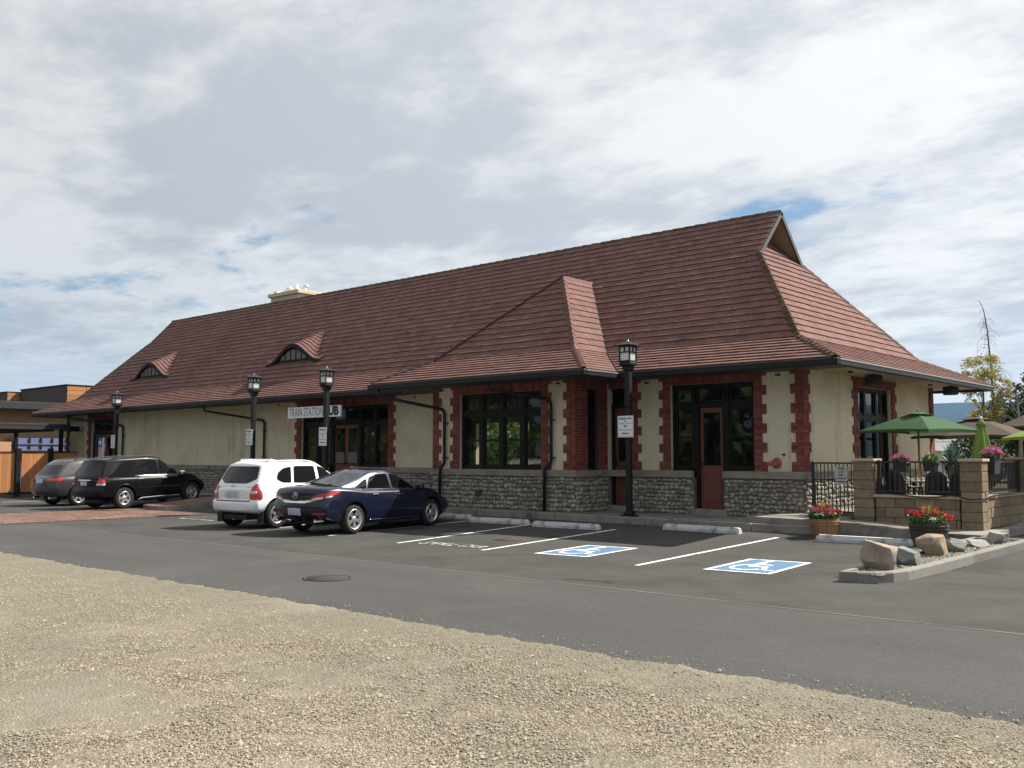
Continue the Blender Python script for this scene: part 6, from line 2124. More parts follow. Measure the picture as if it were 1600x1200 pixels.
struct(b.build('kerb_footing', 'concrete'))


def railing(name, label, p0, p1, z0, z1, nb, cat='fence', group=None, mid=None, posts=True, open_=False):
    p0, p1 = Vector(p0), Vector(p1)
    t = thing(name, label, cat, (p0.x, p0.y, z0), group=group)
    d = (p1 - p0); L_ = d.length; d.normalize(); q = Vector((-d.y, d.x, 0))

    def mp(p): return p0 + d * p[0] + q * p[1] + Vector((0, 0, p[2]))
    for z, hh in ((z0, .03), (z1 - .035, .035)) + (((mid, .03),) if mid else ()):
        b = MB(); b.box(0, L_, -.018, .018, z, z + hh, mtx=mp); b.build('rail', 'fenceblack', t)
    if posts:
        for s in (0, L_):
            b = MB(); b.bevbox(s - .035, s + .035, -.035, .035, z0 - .06, z1 + .02, .008, mtx=mp); b.build('post', 'fenceblack', t)
    for k in range(1, nb):
        s = L_ * k / nb
        b = MB(); b.box(s - .009, s + .009, -.009, .009, z0 + .03, z1 - .035, mtx=mp); b.build('bar', 'fenceblack', t)
    return t


railing('metal_railing', 'black bar railing on the patio wall, hung with two dark planters', (-7.76, 20.4, 0), (-6.14, 20.4, 0), .86, 1.50, 15, group='black railings of the patio')
railing('metal_railing', 'black bar railing on the sunlit side wall, hung with the pink flower planter', (-5.84, 20.7, 0), (-5.84, 23.45, 0), .86, 1.50, 26, group='black railings of the patio')
railing('metal_railing', 'black bar railing beyond the second sunlit pillar', (-5.84, 23.98, 0), (-5.84, 31.0, 0), .92, 1.54, 50, group='black railings of the patio')
railing('metal_gate', 'black barred metal gate between the stone corner and the first pillar', (-9.36, 20.72, 0), (-8.36, 20.62, 0), .36, 1.47, 11, 'gate', mid=1.07)
t = thing('gate_notice', 'small pale notice hung on the black metal gate', 'sign', (-8.66, 20.61, 1.0))
b = MB(); b.bevbox(-8.80, -8.53, 20.585, 20.60, .98, 1.38, .004); b.build('board', 'whitewall', t)
for k, (body, sz) in enumerate((('THIS', .075), ('IS AN', .05), ('EXIT', .06), ('IN CASE OF', .045), ('AN EMERGENCY', .038))):
    text_mesh(body, sz, Matrix.Translation((-8.665, 20.583, 1.33 - k * .072)) @ rx, 'lettering', 'ink', t, bold=.002, depth=.001)


t = thing('black_hose', 'black hose lying slack along the patio wall caps', 'hose', (-6.9, 20.2, .8))
b = MB()
pts = [(-7.7, 20.24, .815), (-7.3, 20.215, .812), (-7.0, 20.19, .79), (-6.75, 20.18, .76), (-6.5, 20.19, .79), (-6.25, 20.2, .82), (-6.1, 20.16, .80), (-5.9, 20.15, .75), (-5.66, 20.16, .77), (-5.64, 20.6, .82), (-5.66, 21.2, .825), (-5.64, 21.9, .82), (-5.67, 22.6, .825), (-5.65, 23.4, .83)]
b.tube(pts, .013, 6); b.build('tube', 'cladblack', t)


# ---- plants
def leaf_cloud(b, n, c, rx_, ry_, rz_, size, m=0, up=0.3, tmin=0.0, surf=0.5, shape=1.6):
    for _ in range(n):
        while True:
            p = Vector((R.uniform(-1, 1), R.uniform(-1, 1), R.uniform(-1, 1)))
            if 0.02 < p.length <= 1: break
        p = p.normalized() * (p.length ** surf)
        o = Vector((c[0] + p.x * rx_, c[1] + p.y * ry_, c[2] + p.z * rz_))
        a = Vector((R.gauss(0, 1), R.gauss(0, 1), R.gauss(0, 1) + up)).normalized()
        e = a.cross(Vector((R.gauss(0, 1), R.gauss(0, 1), R.gauss(0, 1)))).normalized()
        s = size * R.uniform(.6, 1.3)
        b.add([o - a * s * shape * .5, o + e * s * .45, o + a * s * shape * .5, o - e * s * .45], [(0, 1, 2, 3)], m, min(1, max(0, R.gauss(.5, .25))))


def blooms(b, n, c, rx_, ry_, rz_, r, m=0):
    for _ in range(n):
        a = R.uniform(0, 6.283); k = math.sqrt(R.random())
        x, y = c[0] + math.cos(a) * rx_ * k, c[1] + math.sin(a) * ry_ * k
        z = c[2] + rz_ * (1 - k * k * .8) * R.uniform(.55, 1.1)
        for _ in range(26):
            o = Vector((x, y, z)) + Vector((R.gauss(0, 1), R.gauss(0, 1), R.gauss(0, .7))) * r * .5
            u = Vector((R.gauss(0, 1), R.gauss(0, 1), R.gauss(.4, 1))).normalized()
            e = u.cross(Vector((R.gauss(0, 1), R.gauss(0, 1), .1))).normalized()
            s = r * R.uniform(.2, .42)
            b.add([o - u * s, o + e * s, o + u * s, o - e * s], [(0, 1, 2, 3)], m, R.random())


def barrel(x, y, z, r, h, m, label, flowers, extra=None):
    t = thing('flower_barrel', label, 'planter', (x, y, z), group='half barrels of red flowers', local=True)
    prof = lambda q: r * (0.80 + 0.20 * math.sin(min(1, q * .9 + .1) * 1.5))
    n = 20
    for k in range(n):
        b = MB()
        a0, a1 = 2 * math.pi * (k + .03) / n, 2 * math.pi * (k + .97) / n
        vs = []
        for i in range(5):
            q = i / 4
            for a in (a0, a1):
                for d in (0, -.03): vs.append(((prof(q) + d) * math.cos(a), (prof(q) + d) * math.sin(a), q * h))
        fs = [(i * 4, i * 4 + 2, i * 4 + 6, i * 4 + 4) for i in range(4)] + [(i * 4 + 3, i * 4 + 1, i * 4 + 5, i * 4 + 7) for i in range(4)]
        fs += [(i * 4 + 1, i * 4, i * 4 + 4, i * 4 + 5) for i in range(4)] + [(i * 4 + 2, i * 4 + 3, i * 4 + 7, i * 4 + 6) for i in range(4)] + [(16, 18, 19, 17)]
        b.add(vs, fs, 0, R.random()); b.build('stave', m, t)
    for q in (.22, .72, .86):
        b = MB(); b.lathe([(prof(q) + .002, q * h - .018), (prof(q) + .007, q * h - .015), (prof(q + .03) + .007, q * h + .015), (prof(q + .03) + .002, q * h + .018)], 28); b.build('hoop', 'hoop' if m == 'greybarrel' else m, t)
    b = MB(); b.lathe([(r * .93, h - .05), (0, h - .03)], 20); b.build('soil', 'soil', t)
    b = MB(); leaf_cloud(b, 900, (0, 0, h + .07), r * 1.05, r * 1.05, .15, .045, surf=.6); b.build('foliage', 'leaf', t, kind='stuff')
    b = MB()
    for _ in range(60):
        a = R.uniform(0, 6.28); rr = R.uniform(0, r * .25); L_ = R.uniform(.22, .36); ln = R.uniform(.05, .17)
        p0 = Vector((math.cos(a) * rr, math.sin(a) * rr, h + .02)); p1 = p0 + Vector((math.cos(a) * ln, math.sin(a) * ln, L_))
        e = Vector((-math.sin(a), math.cos(a), 0)) * .008
        pm = (p0 + p1) / 2 + Vector((0, 0, .04))
        b.add([p0 - e, p0 + e, pm + e, pm - e, p1], [(0, 1, 2, 3), (3, 2, 4)], 0, R.random())
    b.build('spike_leaves', 'spike', t, kind='stuff')
    b = MB(); blooms(b, flowers, (0, 0, h + .10), r * 1.08, r * 1.08, .16, .062); b.build('red_blooms', 'redflower', t, kind='stuff')
    if m == 'terracotta':
        b = MB(); blooms(b, 14, (0, 0, h + .09), r * 1.12, r * 1.12, .15, .06); b.build('pink_blooms', 'pinkflower', t, kind='stuff')
    b = MB(); blooms(b, 7, (0, 0, h + .08), r * 1.1, r * 1.1, .08, .05); b.build('white_blooms', 'whiteflower', t, kind='stuff')
    return t


barrel(-8.34, 18.92, gz(18.7), .30, .37, 'terracotta', 'brown ribbed barrel of bright red and white flowers in front of the metal gate', 18)
barrel(-6.26, 18.85, gz(18.5), .35, .39, 'greybarrel', 'dark half barrel of red flowers in front of the outer corner pillar', 30)


def rail_planter(x, y, z, label, fm, nf, along='x', big=1.0, fz=.11):
    t = thing('railing_planter', label, 'planter', (x, y, z), 0 if along == 'x' else rad(90), group='dark planters hung on the railings', local=True)
    w, d, h = .135 * big, .11, .20 * big
    b = MB()
    v = [(-w * .78, -d * .75, 0), (w * .78, -d * .75, 0), (w * .78, d * .75, 0), (-w * .78, d * .75, 0), (-w, -d, h), (w, -d, h), (w, d, h), (-w, d, h)]
    b.add(v, [(0, 1, 5, 4), (1, 2, 6, 5), (2, 3, 7, 6), (3, 0, 4, 7), (3, 2, 1, 0)]); b.bevbox(-w - .012, w + .012, -d - .012, d + .012, h - .03, h, .004)
    b.build('pot', 'cladblack', t)
    b = MB(); leaf_cloud(b, 380, (0, 0, h + .05), w * 1.15, d * 1.4, fz, .035, surf=.6); b.build('foliage', 'leaf', t, kind='stuff')
    if nf:
        b = MB(); blooms(b, nf, (0, 0, h + .05), w * 1.25, d * 1.6, fz * 1.1, .045); b.build('blooms', fm, t, kind='stuff')


rail_planter(-7.24, 20.27, 1.28, 'dark planter of pink flowers on the railing left of the green umbrella pole', 'pinkflower', 26)
rail_planter(-6.66, 20.27, 1.29, 'dark planter of green leaves on the railing under the green umbrella', 'pinkflower', 0)
rail_planter(-5.76, 21.25, 1.24, 'large planter spilling pale pink flowers beside the closed lime umbrella', 'pinkflower', 60, 'y', 1.7, .15)
rail_planter(-6.05, 22.3, 1.32, 'planter of red flowers showing over the outer corner pillar', 'redflower', 34, 'x', 1.3, .10)


# ---- umbrellas, chairs, tables
def umbrella(x, y, zrim, ztop, r, n, m, label, rot=0.0, pole='wood', vent=True, logo=False, sag=.10, base=PZ):
    t = thing('patio_umbrella', label, 'umbrella', (x, y, base), rot, group='umbrellas on the patio', local=True)
    zr, ztp = zrim - base, ztop - base
    b = MB(); b.tube([(0, 0, 0), (0, 0, ztp - .04)], .024, 10); b.build('pole', pole, t)
    b = MB(); b.lathe([(.24, 0), (.24, .05), (.06, .09), (.045, .30)], 16); b.build('base', 'cladblack', t)
    b = MB()
    S_, Rg = 10, 8
    for k in range(n):
        a0, a1 = 2 * math.pi * k / n, 2 * math.pi * (k + 1) / n
        g = []
        for i in range(Rg + 1):
            q = i / Rg
            row = []
            for j in range(S_ + 1):
                s_ = j / S_
                p0 = Vector((math.cos(a0), math.sin(a0), 0)) * r * q; p1 = Vector((math.cos(a1), math.sin(a1), 0)) * r * q
                p = p0.lerp(p1, s_)
                bow = 4 * s_ * (1 - s_)
                p *= 1 - .07 * bow * q
                p.z = ztp - (ztp - zr) * (q ** 1.12) + sag * .45 * bow * q * q * 0.6
                row.append(p)
            g.append(row)
        vs = [p for row in g for p in row]
        b.add(vs, [(i * (S_ + 1) + j, (i + 1) * (S_ + 1) + j, (i + 1) * (S_ + 1) + j + 1, i * (S_ + 1) + j + 1) for i in range(Rg) for j in range(S_)], 0, .5, True)
        hem = g[-1] + [p - Vector((0, 0, .055)) for p in g[-1]]
        b.add(hem, [(j, S_ + 1 + j, S_ + 2 + j, j + 1) for j in range(S_)], 0, .5, True)
    cn = b.build('canopy', m, t)
    cn.data.set_sharp_from_angle(angle=rad(20))
    if vent:
        b = MB()
        for k in range(n):
            a0, a1 = 2 * math.pi * k / n, 2 * math.pi * (k + 1) / n
            q = .27 * r
            b.add([(0, 0, ztp + .03), (math.cos(a0) * q, math.sin(a0) * q, ztp - .055), (math.cos((a0 + a1) / 2) * q * .85, math.sin((a0 + a1) / 2) * q * .85, ztp - .035), (math.cos(a1) * q, math.sin(a1) * q, ztp - .055)], [(0, 1, 2, 3)])
        b.build('vent_flap', m, t)
    b = MB(); b.ball((0, 0, ztp + .05), .028); b.build('finial', pole, t)
    for k in range(n):
        a = 2 * math.pi * k / n
        b = MB(); e = Vector((math.cos(a), math.sin(a), 0))
        b.tube([e * .03 + Vector((0, 0, ztp - .05)), e * r * .55 + Vector((0, 0, ztp - (ztp - zr) * .55 ** 1.12 - .02)), e * (r - .02) + Vector((0, 0, zr - .015))], .009, 5); b.build('rib', pole, t)
    if logo:
        # printed white and red flash near the left hand tip
        a0, a1 = 2 * math.pi * logo / n, 2 * math.pi * (logo + 1) / n

        def on(q, s_):
            p = Vector((math.cos(a0), math.sin(a0), 0)).lerp(Vector((math.cos(a1), math.sin(a1), 0)), s_) * r * q
            bow = 4 * s_ * (1 - s_); p *= 1 - .07 * bow * q
            p.z = ztp - (ztp - zr) * (q ** 1.12) + sag * .45 * bow * q * q * .6 + .012
            return p
        b = MB()
        for (q0, q1, s0, s1) in ((.74, .92, .18, .42), (.62, .70, .16, .30)): b.add([on(q0, s0), on(q1, s0), on(q1, s1), on(q0, s1)], [(0, 1, 2, 3)])
        b.build('printed_flash', 'white', t)
        b = MB(); b.add([on(.52, .10), on(.66, .12), on(.66, .26), on(.52, .24)], [(0, 1, 2, 3)]); b.build('printed_flash', 'redflower', t)
    return t


umbrella(-7.62, 22.45, 2.18, 2.60, 1.28, 4, 'greyum', 'open dark green umbrella with a brown wooden pole on the patio', rot=rad(-62), logo=2)
umbrella(-7.75, 27.2, 2.12, 2.62, 1.6, 6, 'brownum', 'open brown umbrella behind the green one', rot=rad(20), pole='cladblack')
umbrella(-6.1, 29.0, 2.38, 3.0, 1.75, 6, 'brownum', 'open brown umbrella partly hidden by the open lime umbrella', rot=rad(5), pole='cladblack')
umbrella(-4.85, 23.6, 2.0, 2.42, 1.32, 6, 'limeum', 'open lime green umbrella cut by the right edge of the picture', rot=rad(22), pole='whitemetal', base=0.1)


def closed_umbrella(x, y, z0, z1, label):
    t = thing('patio_umbrella', label, 'umbrella', (x, y, PZ), group='umbrellas on the patio', local=True)
    b = MB(); b.tube([(0, 0, 0), (0, 0, z1 - PZ + .02)], .022, 8); b.build('pole', 'whitemetal', t)
    b = MB(); b.lathe([(.24, 0), (.24, .05), (.06, .09), (.045, .30)], 16); b.build('base', 'cladblack', t)
    b = MB()
    n, Rg = 48, 10
    vs = []
    for i in range(Rg + 1):
        q = i / Rg
        z = z1 - PZ - (z1 - z0) * q
        for k in range(n):
            a = 2 * math.pi * k / n
            rr = (.05 + .19 * q ** .9) * (1 + (.10 + .22 * q) * math.cos(6 * a))
            if .12 < q < .2: rr *= 1.12
            vs.append((rr * math.cos(a), rr * math.sin(a), z + .04 * q * math.cos(6 * a)))
    b.add(vs, [(i * n + k, (i + 1) * n + k, (i + 1) * n + (k + 1) % n, i * n + (k + 1) % n) for i in range(Rg) for k in range(n)], 0, .5, True)
    b.build('folded_canopy', 'limeum', t)
    b = MB(); b.lathe([(.13, z1 - PZ - .13), (.06, z1 - PZ - .02), (.02, z1 - PZ + .03)], 12); b.build('top_cap', 'limeum', t)
    b = MB(); b.ball((0, 0, z1 - PZ + .05), .035); b.build('finial', 'whitemetal', t)


closed_umbrella(-6.55, 23.4, 1.28, 2.42, 'closed lime green umbrella standing behind the corner pillar')


def chair(x, y, rot, label):
    t = thing('patio_chair', label, 'chair', (x, y, PZ), rot, group='black woven patio chairs', local=True)
    k = .95
    b = MB(); b.bevbox(-.25 * k, .25 * k, -.25 * k, .25 * k, .38, .43, .015); b.build('seat', 'wicker', t)
    b = MB(); n = 8
    vs = []
    for i in range(7):
        q = i / 6
        for j in range(n + 1):
            a = (j / n - .5) * 1.5
            w = .30 * (1 - .25 * max(0, q - .6) ** 2 * 4)
            for d in (0, .03): vs.append((math.sin(a) * (w + d), -.04 - math.cos(a) * (.22 + d) - q * .10, .40 + q * .56 - .08 * (abs(j / n - .5) * 2) ** 3 * q))
    m_ = (n + 1) * 2
    fs = []
    for i in range(6):
        for j in range(n):
            p = i * m_ + j * 2
            fs += [(p, p + 2, p + m_ + 2, p + m_), (p + 1, p + m_ + 1, p + m_ + 3, p + 3)]
    p = 6 * m_
    fs += [(p + j * 2, p + j * 2 + 2, p + j * 2 + 3, p + j * 2 + 1) for j in range(n)]
    b.add(vs, fs, 0, .5, True); b.build('backrest', 'wicker', t)
    for sx in (-1, 1):
        b = MB(); b.bevbox(sx * .27 - .03, sx * .27 + .03, -.22, .24, .60, .635, .01); b.build('armrest', 'wicker', t)
        for sy in (-.22, .22):
            b = MB(); b.box(sx * .26 - .02, sx * .26 + .02, sy - .02, sy + .02, 0, .60); b.build('leg', 'wicker', t)


def table(x, y, label, r=.42):
    t = thing('patio_table', label, 'table', (x, y, PZ), group='patio tables', local=True)
    b = MB(); b.lathe([(r, .70), (r + .01, .72), (r, .735), (0, .735)], 24); b.build('table_top', 'tabletop', t)
    b = MB(); b.tube([(0, 0, .03), (0, 0, .70)], .035, 8); b.build('leg', 'cladblack', t)
    b = MB(); b.lathe([(.26, 0), (.26, .03), (.04, .06)], 16); b.build('foot', 'cladblack', t)


for x, y, r_, l in ((-7.55, 21.15, -10, 'black woven chair with its back to the railing under the pink planter'), (-6.95, 21.35, 25, 'black woven chair turned sideways under the green leaf planter'),
                    (-6.35, 21.3, 10, 'black woven chair close behind the outer corner pillar'), (-8.15, 22.4, -80, 'black woven chair near the garden door'), (-6.9, 23.3, 180, 'black woven chair on the far side of the umbrella table'),
                    (-6.3, 25.6, 120, 'black woven chair under the brown umbrella')):
    chair(x, y, rad(r_), l)
table(-7.62, 22.05, 'pale round table at the green umbrella pole'); table(-6.55, 22.15, 'pale round table behind the corner pillar'); table(-6.4, 26.6, 'pale round table under the brown umbrella')


# ================================================================== BEHIND THE PATIO
def tree(name, label, x, y, h, crown, leafm, n, size, trunk=.18, bark='bark', group=None, limbs=9, zt=None, shape=1.5):
    t = thing(name, label, 'tree', (x, y, 0), group=group, local=True)
    b = MB()
    b.tube([(0, 0, -.1), (.03 * h * .1, 0, h * .25), (-.02, .05, h * .55), (.05, 0, zt or h * .86)], [trunk, trunk * .8, trunk * .5, trunk * .18], 8)
    tips = []
    for k in range(limbs):
        c = crown[k % len(crown)]
        z0 = h * R.uniform(.22, .6)
        e = Vector((c[0] + R.uniform(-.4, .4) * c[3], c[1] + R.uniform(-.4, .4) * c[4], c[2] + R.uniform(-.2, .3) * c[5]))
        m_ = Vector((e.x * .45, e.y * .45, (z0 + e.z) / 2 + .1 * h * R.random()))
        b.tube([(0, 0, z0), m_, e], [trunk * .4, trunk * .22, trunk * .07], 5)
    b.build('trunk', bark, t)
    b = MB()
    tot = sum((c[3] * c[4] * c[5]) ** (2 / 3) for c in crown)
    for c in crown:
        k = int(n * (c[3] * c[4] * c[5]) ** (2 / 3) / tot)
        nc = max(3, k // 45)
        for _ in range(nc):   # leaf clumps spread through the volume
            while True:
                p = Vector((R.uniform(-1, 1), R.uniform(-1, 1), R.uniform(-1, 1)))
                if p.length <= 1: break
            p = p.normalized() * p.length ** .5
            q = R.uniform(.16, .36)
            leaf_cloud(b, k // nc, (c[0] + p.x * c[3], c[1] + p.y * c[4], c[2] + p.z * c[5]), c[3] * q * 1.2, c[4] * q * 1.2, c[5] * q, size, surf=.8, shape=shape)
    b.build('crown', leafm, t, kind=None)
    return t


# all of these stand beyond the patio, seen between the eave corner and the picture edge
def at(px, Y):
    """ground point at world depth Y along a bearing given as a tangent from the camera axis"""
    d = FWD * 1500 + RGT * (px - 800)
    k = Y / d.y
    return d.x * k, Y


x, y = at(1538, 58)
tree('maple_tree', 'thin yellow and orange autumn tree behind the eave corner', x, y, 7.2, [(0, 0, 6.6, 1.0, 1.0, .8), (.1, .2, 3.9, .9, .9, .8), (-.5, 0, 5.2, .5, .6, .5), (.9, .2, 5.3, .55, .6, .7), (.5, 0, 2.9, .8, .8, .7)], 'yleaf', 9000, .075, .10)
x, y = at(1588, 60)
tree('evergreen_tree', 'dark bushy evergreen at the right edge behind the lime umbrella', x, y, 6.4, [(0, 0, 4.6, 1.2, 1.2, 1.1), (.6, 0, 3.2, 1.6, 1.6, 1.4), (-.7, .3, 3.1, 1.0, 1.0, 1.2), (1.6, 0, 4.9, .8, .8, .7), (.3, .3, 1.8, 2.0, 1.6, 1.3)], 'dkleaf', 9000, .13, .2)
x, y = at(1640, 62)
tree('evergreen_tree', 'dark evergreen just beyond the right edge of the picture', x, y, 7.5, [(0, 0, 5.2, 1.5, 1.5, 1.5), (0, 0, 3.0, 2.0, 2.0, 1.6)], 'dkleaf', 3500, .15, .2)
x, y = at(1553, 62)
t = thing('dead_conifer', 'tall bare dead conifer with drooping twigs and a bent tip', 'tree', (x, y, 0), local=True)
b = MB()
pts = [(0, 0, 0), (.02, 0, 4), (-.05, 0, 7), (-.18, 0, 9.2), (-.34, 0, 10.4), (-.55, 0, 11.0), (-.72, 0, 11.1)]
b.tube(pts, [.11, .085, .06, .04, .026, .015, .007], 7); b.build('trunk', 'deadbark', t)
b = MB()
for k in range(70):
    z = R.uniform(5.2, 10.6); a = R.uniform(0, 6.283)
    L_ = (11.4 - z) * .26 * R.uniform(.4, 1.1) + .12
    e = Vector((math.cos(a), math.sin(a), 0))
    p0 = Vector((interp([(0, .02), (7, -.05), (9.2, -.18), (10.4, -.34), (11, -.55)], z), 0, z))
    b.tube([p0, p0 + e * L_ * .5 + Vector((0, 0, .10 * L_)), p0 + e * L_ * .85 - Vector((0, 0, .22 * L_)), p0 + e * L_ * .95 - Vector((0, 0, .65 * L_))], [.014, .011, .008, .004], 4, caps=False)
b.build('twigs', 'deadbark', t)
x, y = at(1590, 52)
t = thing('bare_tree', 'bare grey branches reaching over the dark evergreen', 'tree', (x, y, 0), local=True)
b = MB(); b.tube([(0, 0, 0), (.1, 0, 2.5), (0, 0, 4.6)], [.10, .07, .03], 6)
for k in range(26):
    z = R.uniform(3.2, 5.0); a = R.uniform(0, 6.283); L_ = R.uniform(.6, 1.9); e = Vector((math.cos(a), math.sin(a), R.uniform(.1, .5)))
    p0 = Vector((0.02, 0, min(z, 4.6))); p1 = p0 + e * L_ * .6 + Vector((0, 0, .1)); p2 = p0 + e * L_
    b.tube([p0, p1, p2], [.022, .014, .005], 4, caps=False)
    for _ in range(3):
        f = Vector((R.gauss(0, 1), R.gauss(0, 1), R.gauss(0, 1))).normalized() * .35
        b.tube([p1, p1 + f], [.01, .004], 3, caps=False)
b.build('branches', 'deadbark', t)
# hedge, yucca and house
x, y = at(1522, 46)
t = thing('hedge_tree', 'dark clipped shrub under the brown umbrellas', 'shrub', (x, y, 0), local=True)
b = MB(); b.tube([(0, 0, 0), (0, 0, 1.6)], .1, 6); b.build('trunk', 'bark', t)
b = MB(); leaf_cloud(b, 4500, (0, 0, 1.35), 1.35, 1.0, 1.3, .10, surf=.55); b.build('crown', 'dkleaf', t)
x, y = at(1484, 40)
t = thing('yucca_plant', 'blue green spiky plant standing behind the wooden umbrella pole', 'plant', (x, y, 0), local=True)
b = MB()
for _ in range(170):
    a = R.uniform(0, 6.283); el = R.uniform(-.1, 1.4); L_ = R.uniform(.7, 1.1)
    e = Vector((math.cos(a) * math.cos(el), math.sin(a) * math.cos(el), math.sin(el))); q = Vector((-math.sin(a), math.cos(a), 0)) * .03
    p0 = Vector((0, 0, 1.3)); p1 = p0 + e * L_ * .6; p2 = p0 + e * L_ - Vector((0, 0, .15))
    b.add([p0 - q, p0 + q, p1 + q, p1 - q, p2], [(0, 1, 2, 3), (3, 2, 4)], 0, R.random())
b.build('leaves', 'blueleaf', t)
b = MB(); b.tube([(0, 0, 0), (0, 0, 1.35)], [.12, .08], 7); b.build('stem', 'bark', t)


def house(name, label, x, y, w, d, hw, hr, rot, wall, roofm):
    t = thing(name, label, 'house', (x, y, 0), rot, local=True)
    b = MB(); b.box(-w / 2, w / 2, -d / 2, d / 2, 0, hw); b.build('wall', wall, t)
    b = MB()
    o = .4
    v = [(-w / 2 - o, -d / 2 - o, hw), (w / 2 + o, -d / 2 - o, hw), (w / 2 + o, d / 2 + o, hw), (-w / 2 - o, d / 2 + o, hw), (-w / 2 + d * .3, 0, hr), (w / 2 - d * .3, 0, hr)]
    b.add(v, [(0, 1, 5, 4), (1, 2, 5), (2, 3, 4, 5), (3, 0, 4), (3, 2, 1, 0)]); b.build('roof', roofm, t)
    for k in range(3):
        xx = -w / 2 + w * (k + .5) / 3
        f = MB().box(xx - .6, xx + .6, -d / 2 - .03, -d / 2 + .02, hw * .35, hw * .8).build('window', 'whitemetal', t)
        MB().box(xx - .5, xx + .5, -d / 2 - .045, -d / 2 - .031, hw * .4, hw * .76).build('pane', 'carglass', f)
    return t


x, y = at(1488, 75)
house('house', 'low house with a grey shingle roof and white walls behind the patio', x, y, 9, 6, 2.0, 3.6, rad(20), 'whitewall', 'roofgrey')
x, y = at(1480, 95)
t = tree('round_tree', 'light green round tree beside the grey roofed house', x, y, 4.6, [(0, 0, 3.0, 1.6, 1.6, 1.5)], 'midleaf', 2500, .16, .15)
x, y = at(1486, 66)
t = thing('pergola', 'white slatted pergola behind the patio', 'pergola', (x, y, 0), rad(30), local=True)
for k in range(7):
    b = MB(); b.box(-1.6 + k * .5, -1.5 + k * .5, -.05, .05, 2.6, 3.5); b.build('slat', 'whitemetal', t)
for z in (2.5, 3.5):
    b = MB(); b.box(-1.7, 1.7, -.06, .06, z, z + .1); b.build('beam', 'whitemetal', t)
for sx in (-1.6, 1.5):
    b = MB(); b.box(sx, sx + .12, -.06, .06, 0, 2.5); b.build('post', 'whitemetal', t)
# trees beyond the station that show through the bay windows and over the left roof
for px, Y, h, l in ((760, 44, 6, 'leafy green tree beyond the station, seen through the bay window'), (830, 46, 6.5, 'bushy green tree beyond the station, seen at the right of the bay window'), (690, 50, 6, 'green tree beyond the station, left of the bay window view')):
    x, y = at(px, Y)
    tree('leafy_tree', l, x, y, h, [(0, 0, h * .55, 2.6, 2.6, h * .42)], 'midleaf', 2600, .26, .2)


b = MB()
for k in range(900):
    leaf_cloud(b, 16, (R.uniform(-46, -18), 37 + R.uniform(-1, 1), R.uniform(.2, 3.1)), .7, .6, .5, .2, surf=.8)
o = b.build('hedge', 'midleaf'); tag(o, 'loose green hedge behind the station, seen through its windows', 'hedge')

# ================================================================== LEFT OF THE STATION
x, y = at(135, 52)
tree('leafy_tree', 'green tree top rising behind the brown building and the station roof', -88, 60, 11.2, [(0, 0, 9.0, 3.2, 3.2, 2.0), (-2.5, 1, 8.0, 2.5, 2.5, 1.8)], 'midleaf', 11000, .2, .4)
tree('leafy_tree', 'small green tree top peeping over the brown building', -95, 47, 9.4, [(0, 0, 7.6, 1.6, 1.6, 1.4)], 'midleaf', 3000, .18, .3)
t = thing('modern_building', 'flat roofed tan and brown building with orange panels left of the station', 'building', (-72, 26, 0))
MB().box(-90, -64.0, 4, 40, -.3, 4.55).build('lower_wall', 'tanwall', t)
MB().bevbox(-91, -62.8, 3, 41, 4.55, 5.02, .02).build('canopy_roof', 'fascia', t)
up = MB().box(-77.4, -69.4, 30.0, 44, 5.02, 6.66).build('upper_wall', 'brownwall', t)
up2 = MB().box(-82.0, -77.41, 29.0, 44, 5.02, 6.46).build('upper_wall', 'brownwall', t)
for x0, x1, y0, z in ((-77.45, -69.3, 29.92, 6.66), (-82.1, -77.46, 28.92, 6.46)):
    MB().bevbox(x0, x1, y0, 44.1, z, z + .09, .02).build('parapet', 'darktrim', t)
for k in range(7):
    for q in range(5):
        y0 = 30.02 + k * 1.4
        b = MB(); b.box(-69.4, -69.34, y0 + .02, y0 + 1.38, 5.03 + q * .325, 5.03 + q * .325 + .305, t=R.random()); b.build('cladding_board', 'timber', up)
for q in range(5):
    b = MB(); b.box(-77.41, -77.35, 29.02, 29.9, 5.03 + q * .285, 5.03 + q * .285 + .265, t=R.random()); b.build('cladding_board', 'timber', up2)
b = MB(); b.tube([(-74, 38, 6.6), (-74, 38, 8.6)], .07, 6); b.tube([(-74, 38, 8.6), (-73.8, 38, 8.7)], .1, 6); b.build('vent_pipe', 'fascia', t)

# open shelter with its dark roof
t = thing('open_shelter', 'open sided shelter with a charcoal flat roof at the left edge', 'shelter', (-52, 18, 0))
b = MB(); b.box(-60, -46.6, 13.0, 20.3, 2.93, 3.02); b.bevbox(-60.05, -46.5, 12.9, 20.35, 3.02, 3.13, .015); b.box(-46.62, -46.5, 12.92, 20.33, 2.86, 3.02); b.build('roof', 'fascia', t)
b = MB(); b.box(-47.2, -46.7, 20.36, 20.9, 2.80, 3.05); b.build('beam_end', 'darktrim', t)
for x, y in ((-46.9, 17.1), (-46.9, 20.1), (-46.9, 13.4), (-58, 17.2), (-58, 20.0), (-52, 20.0)):
    b = MB(); b.box(x - .08, x + .08, y - .08, y + .08, -.25, 2.93); b.build('post', 'darktrim', t)
b = MB(); b.box(-60.0, -59.9, 13.0, 20.3, 2.32, 2.92); b.build('back_panel', 'darktrim', t)
for k in range(5):
    b = MB(); b.box(-59.9, -46.7, 13.6 + k * 1.5, 13.68 + k * 1.5, 2.78, 2.93); b.build('rafter', 'darktrim', t)
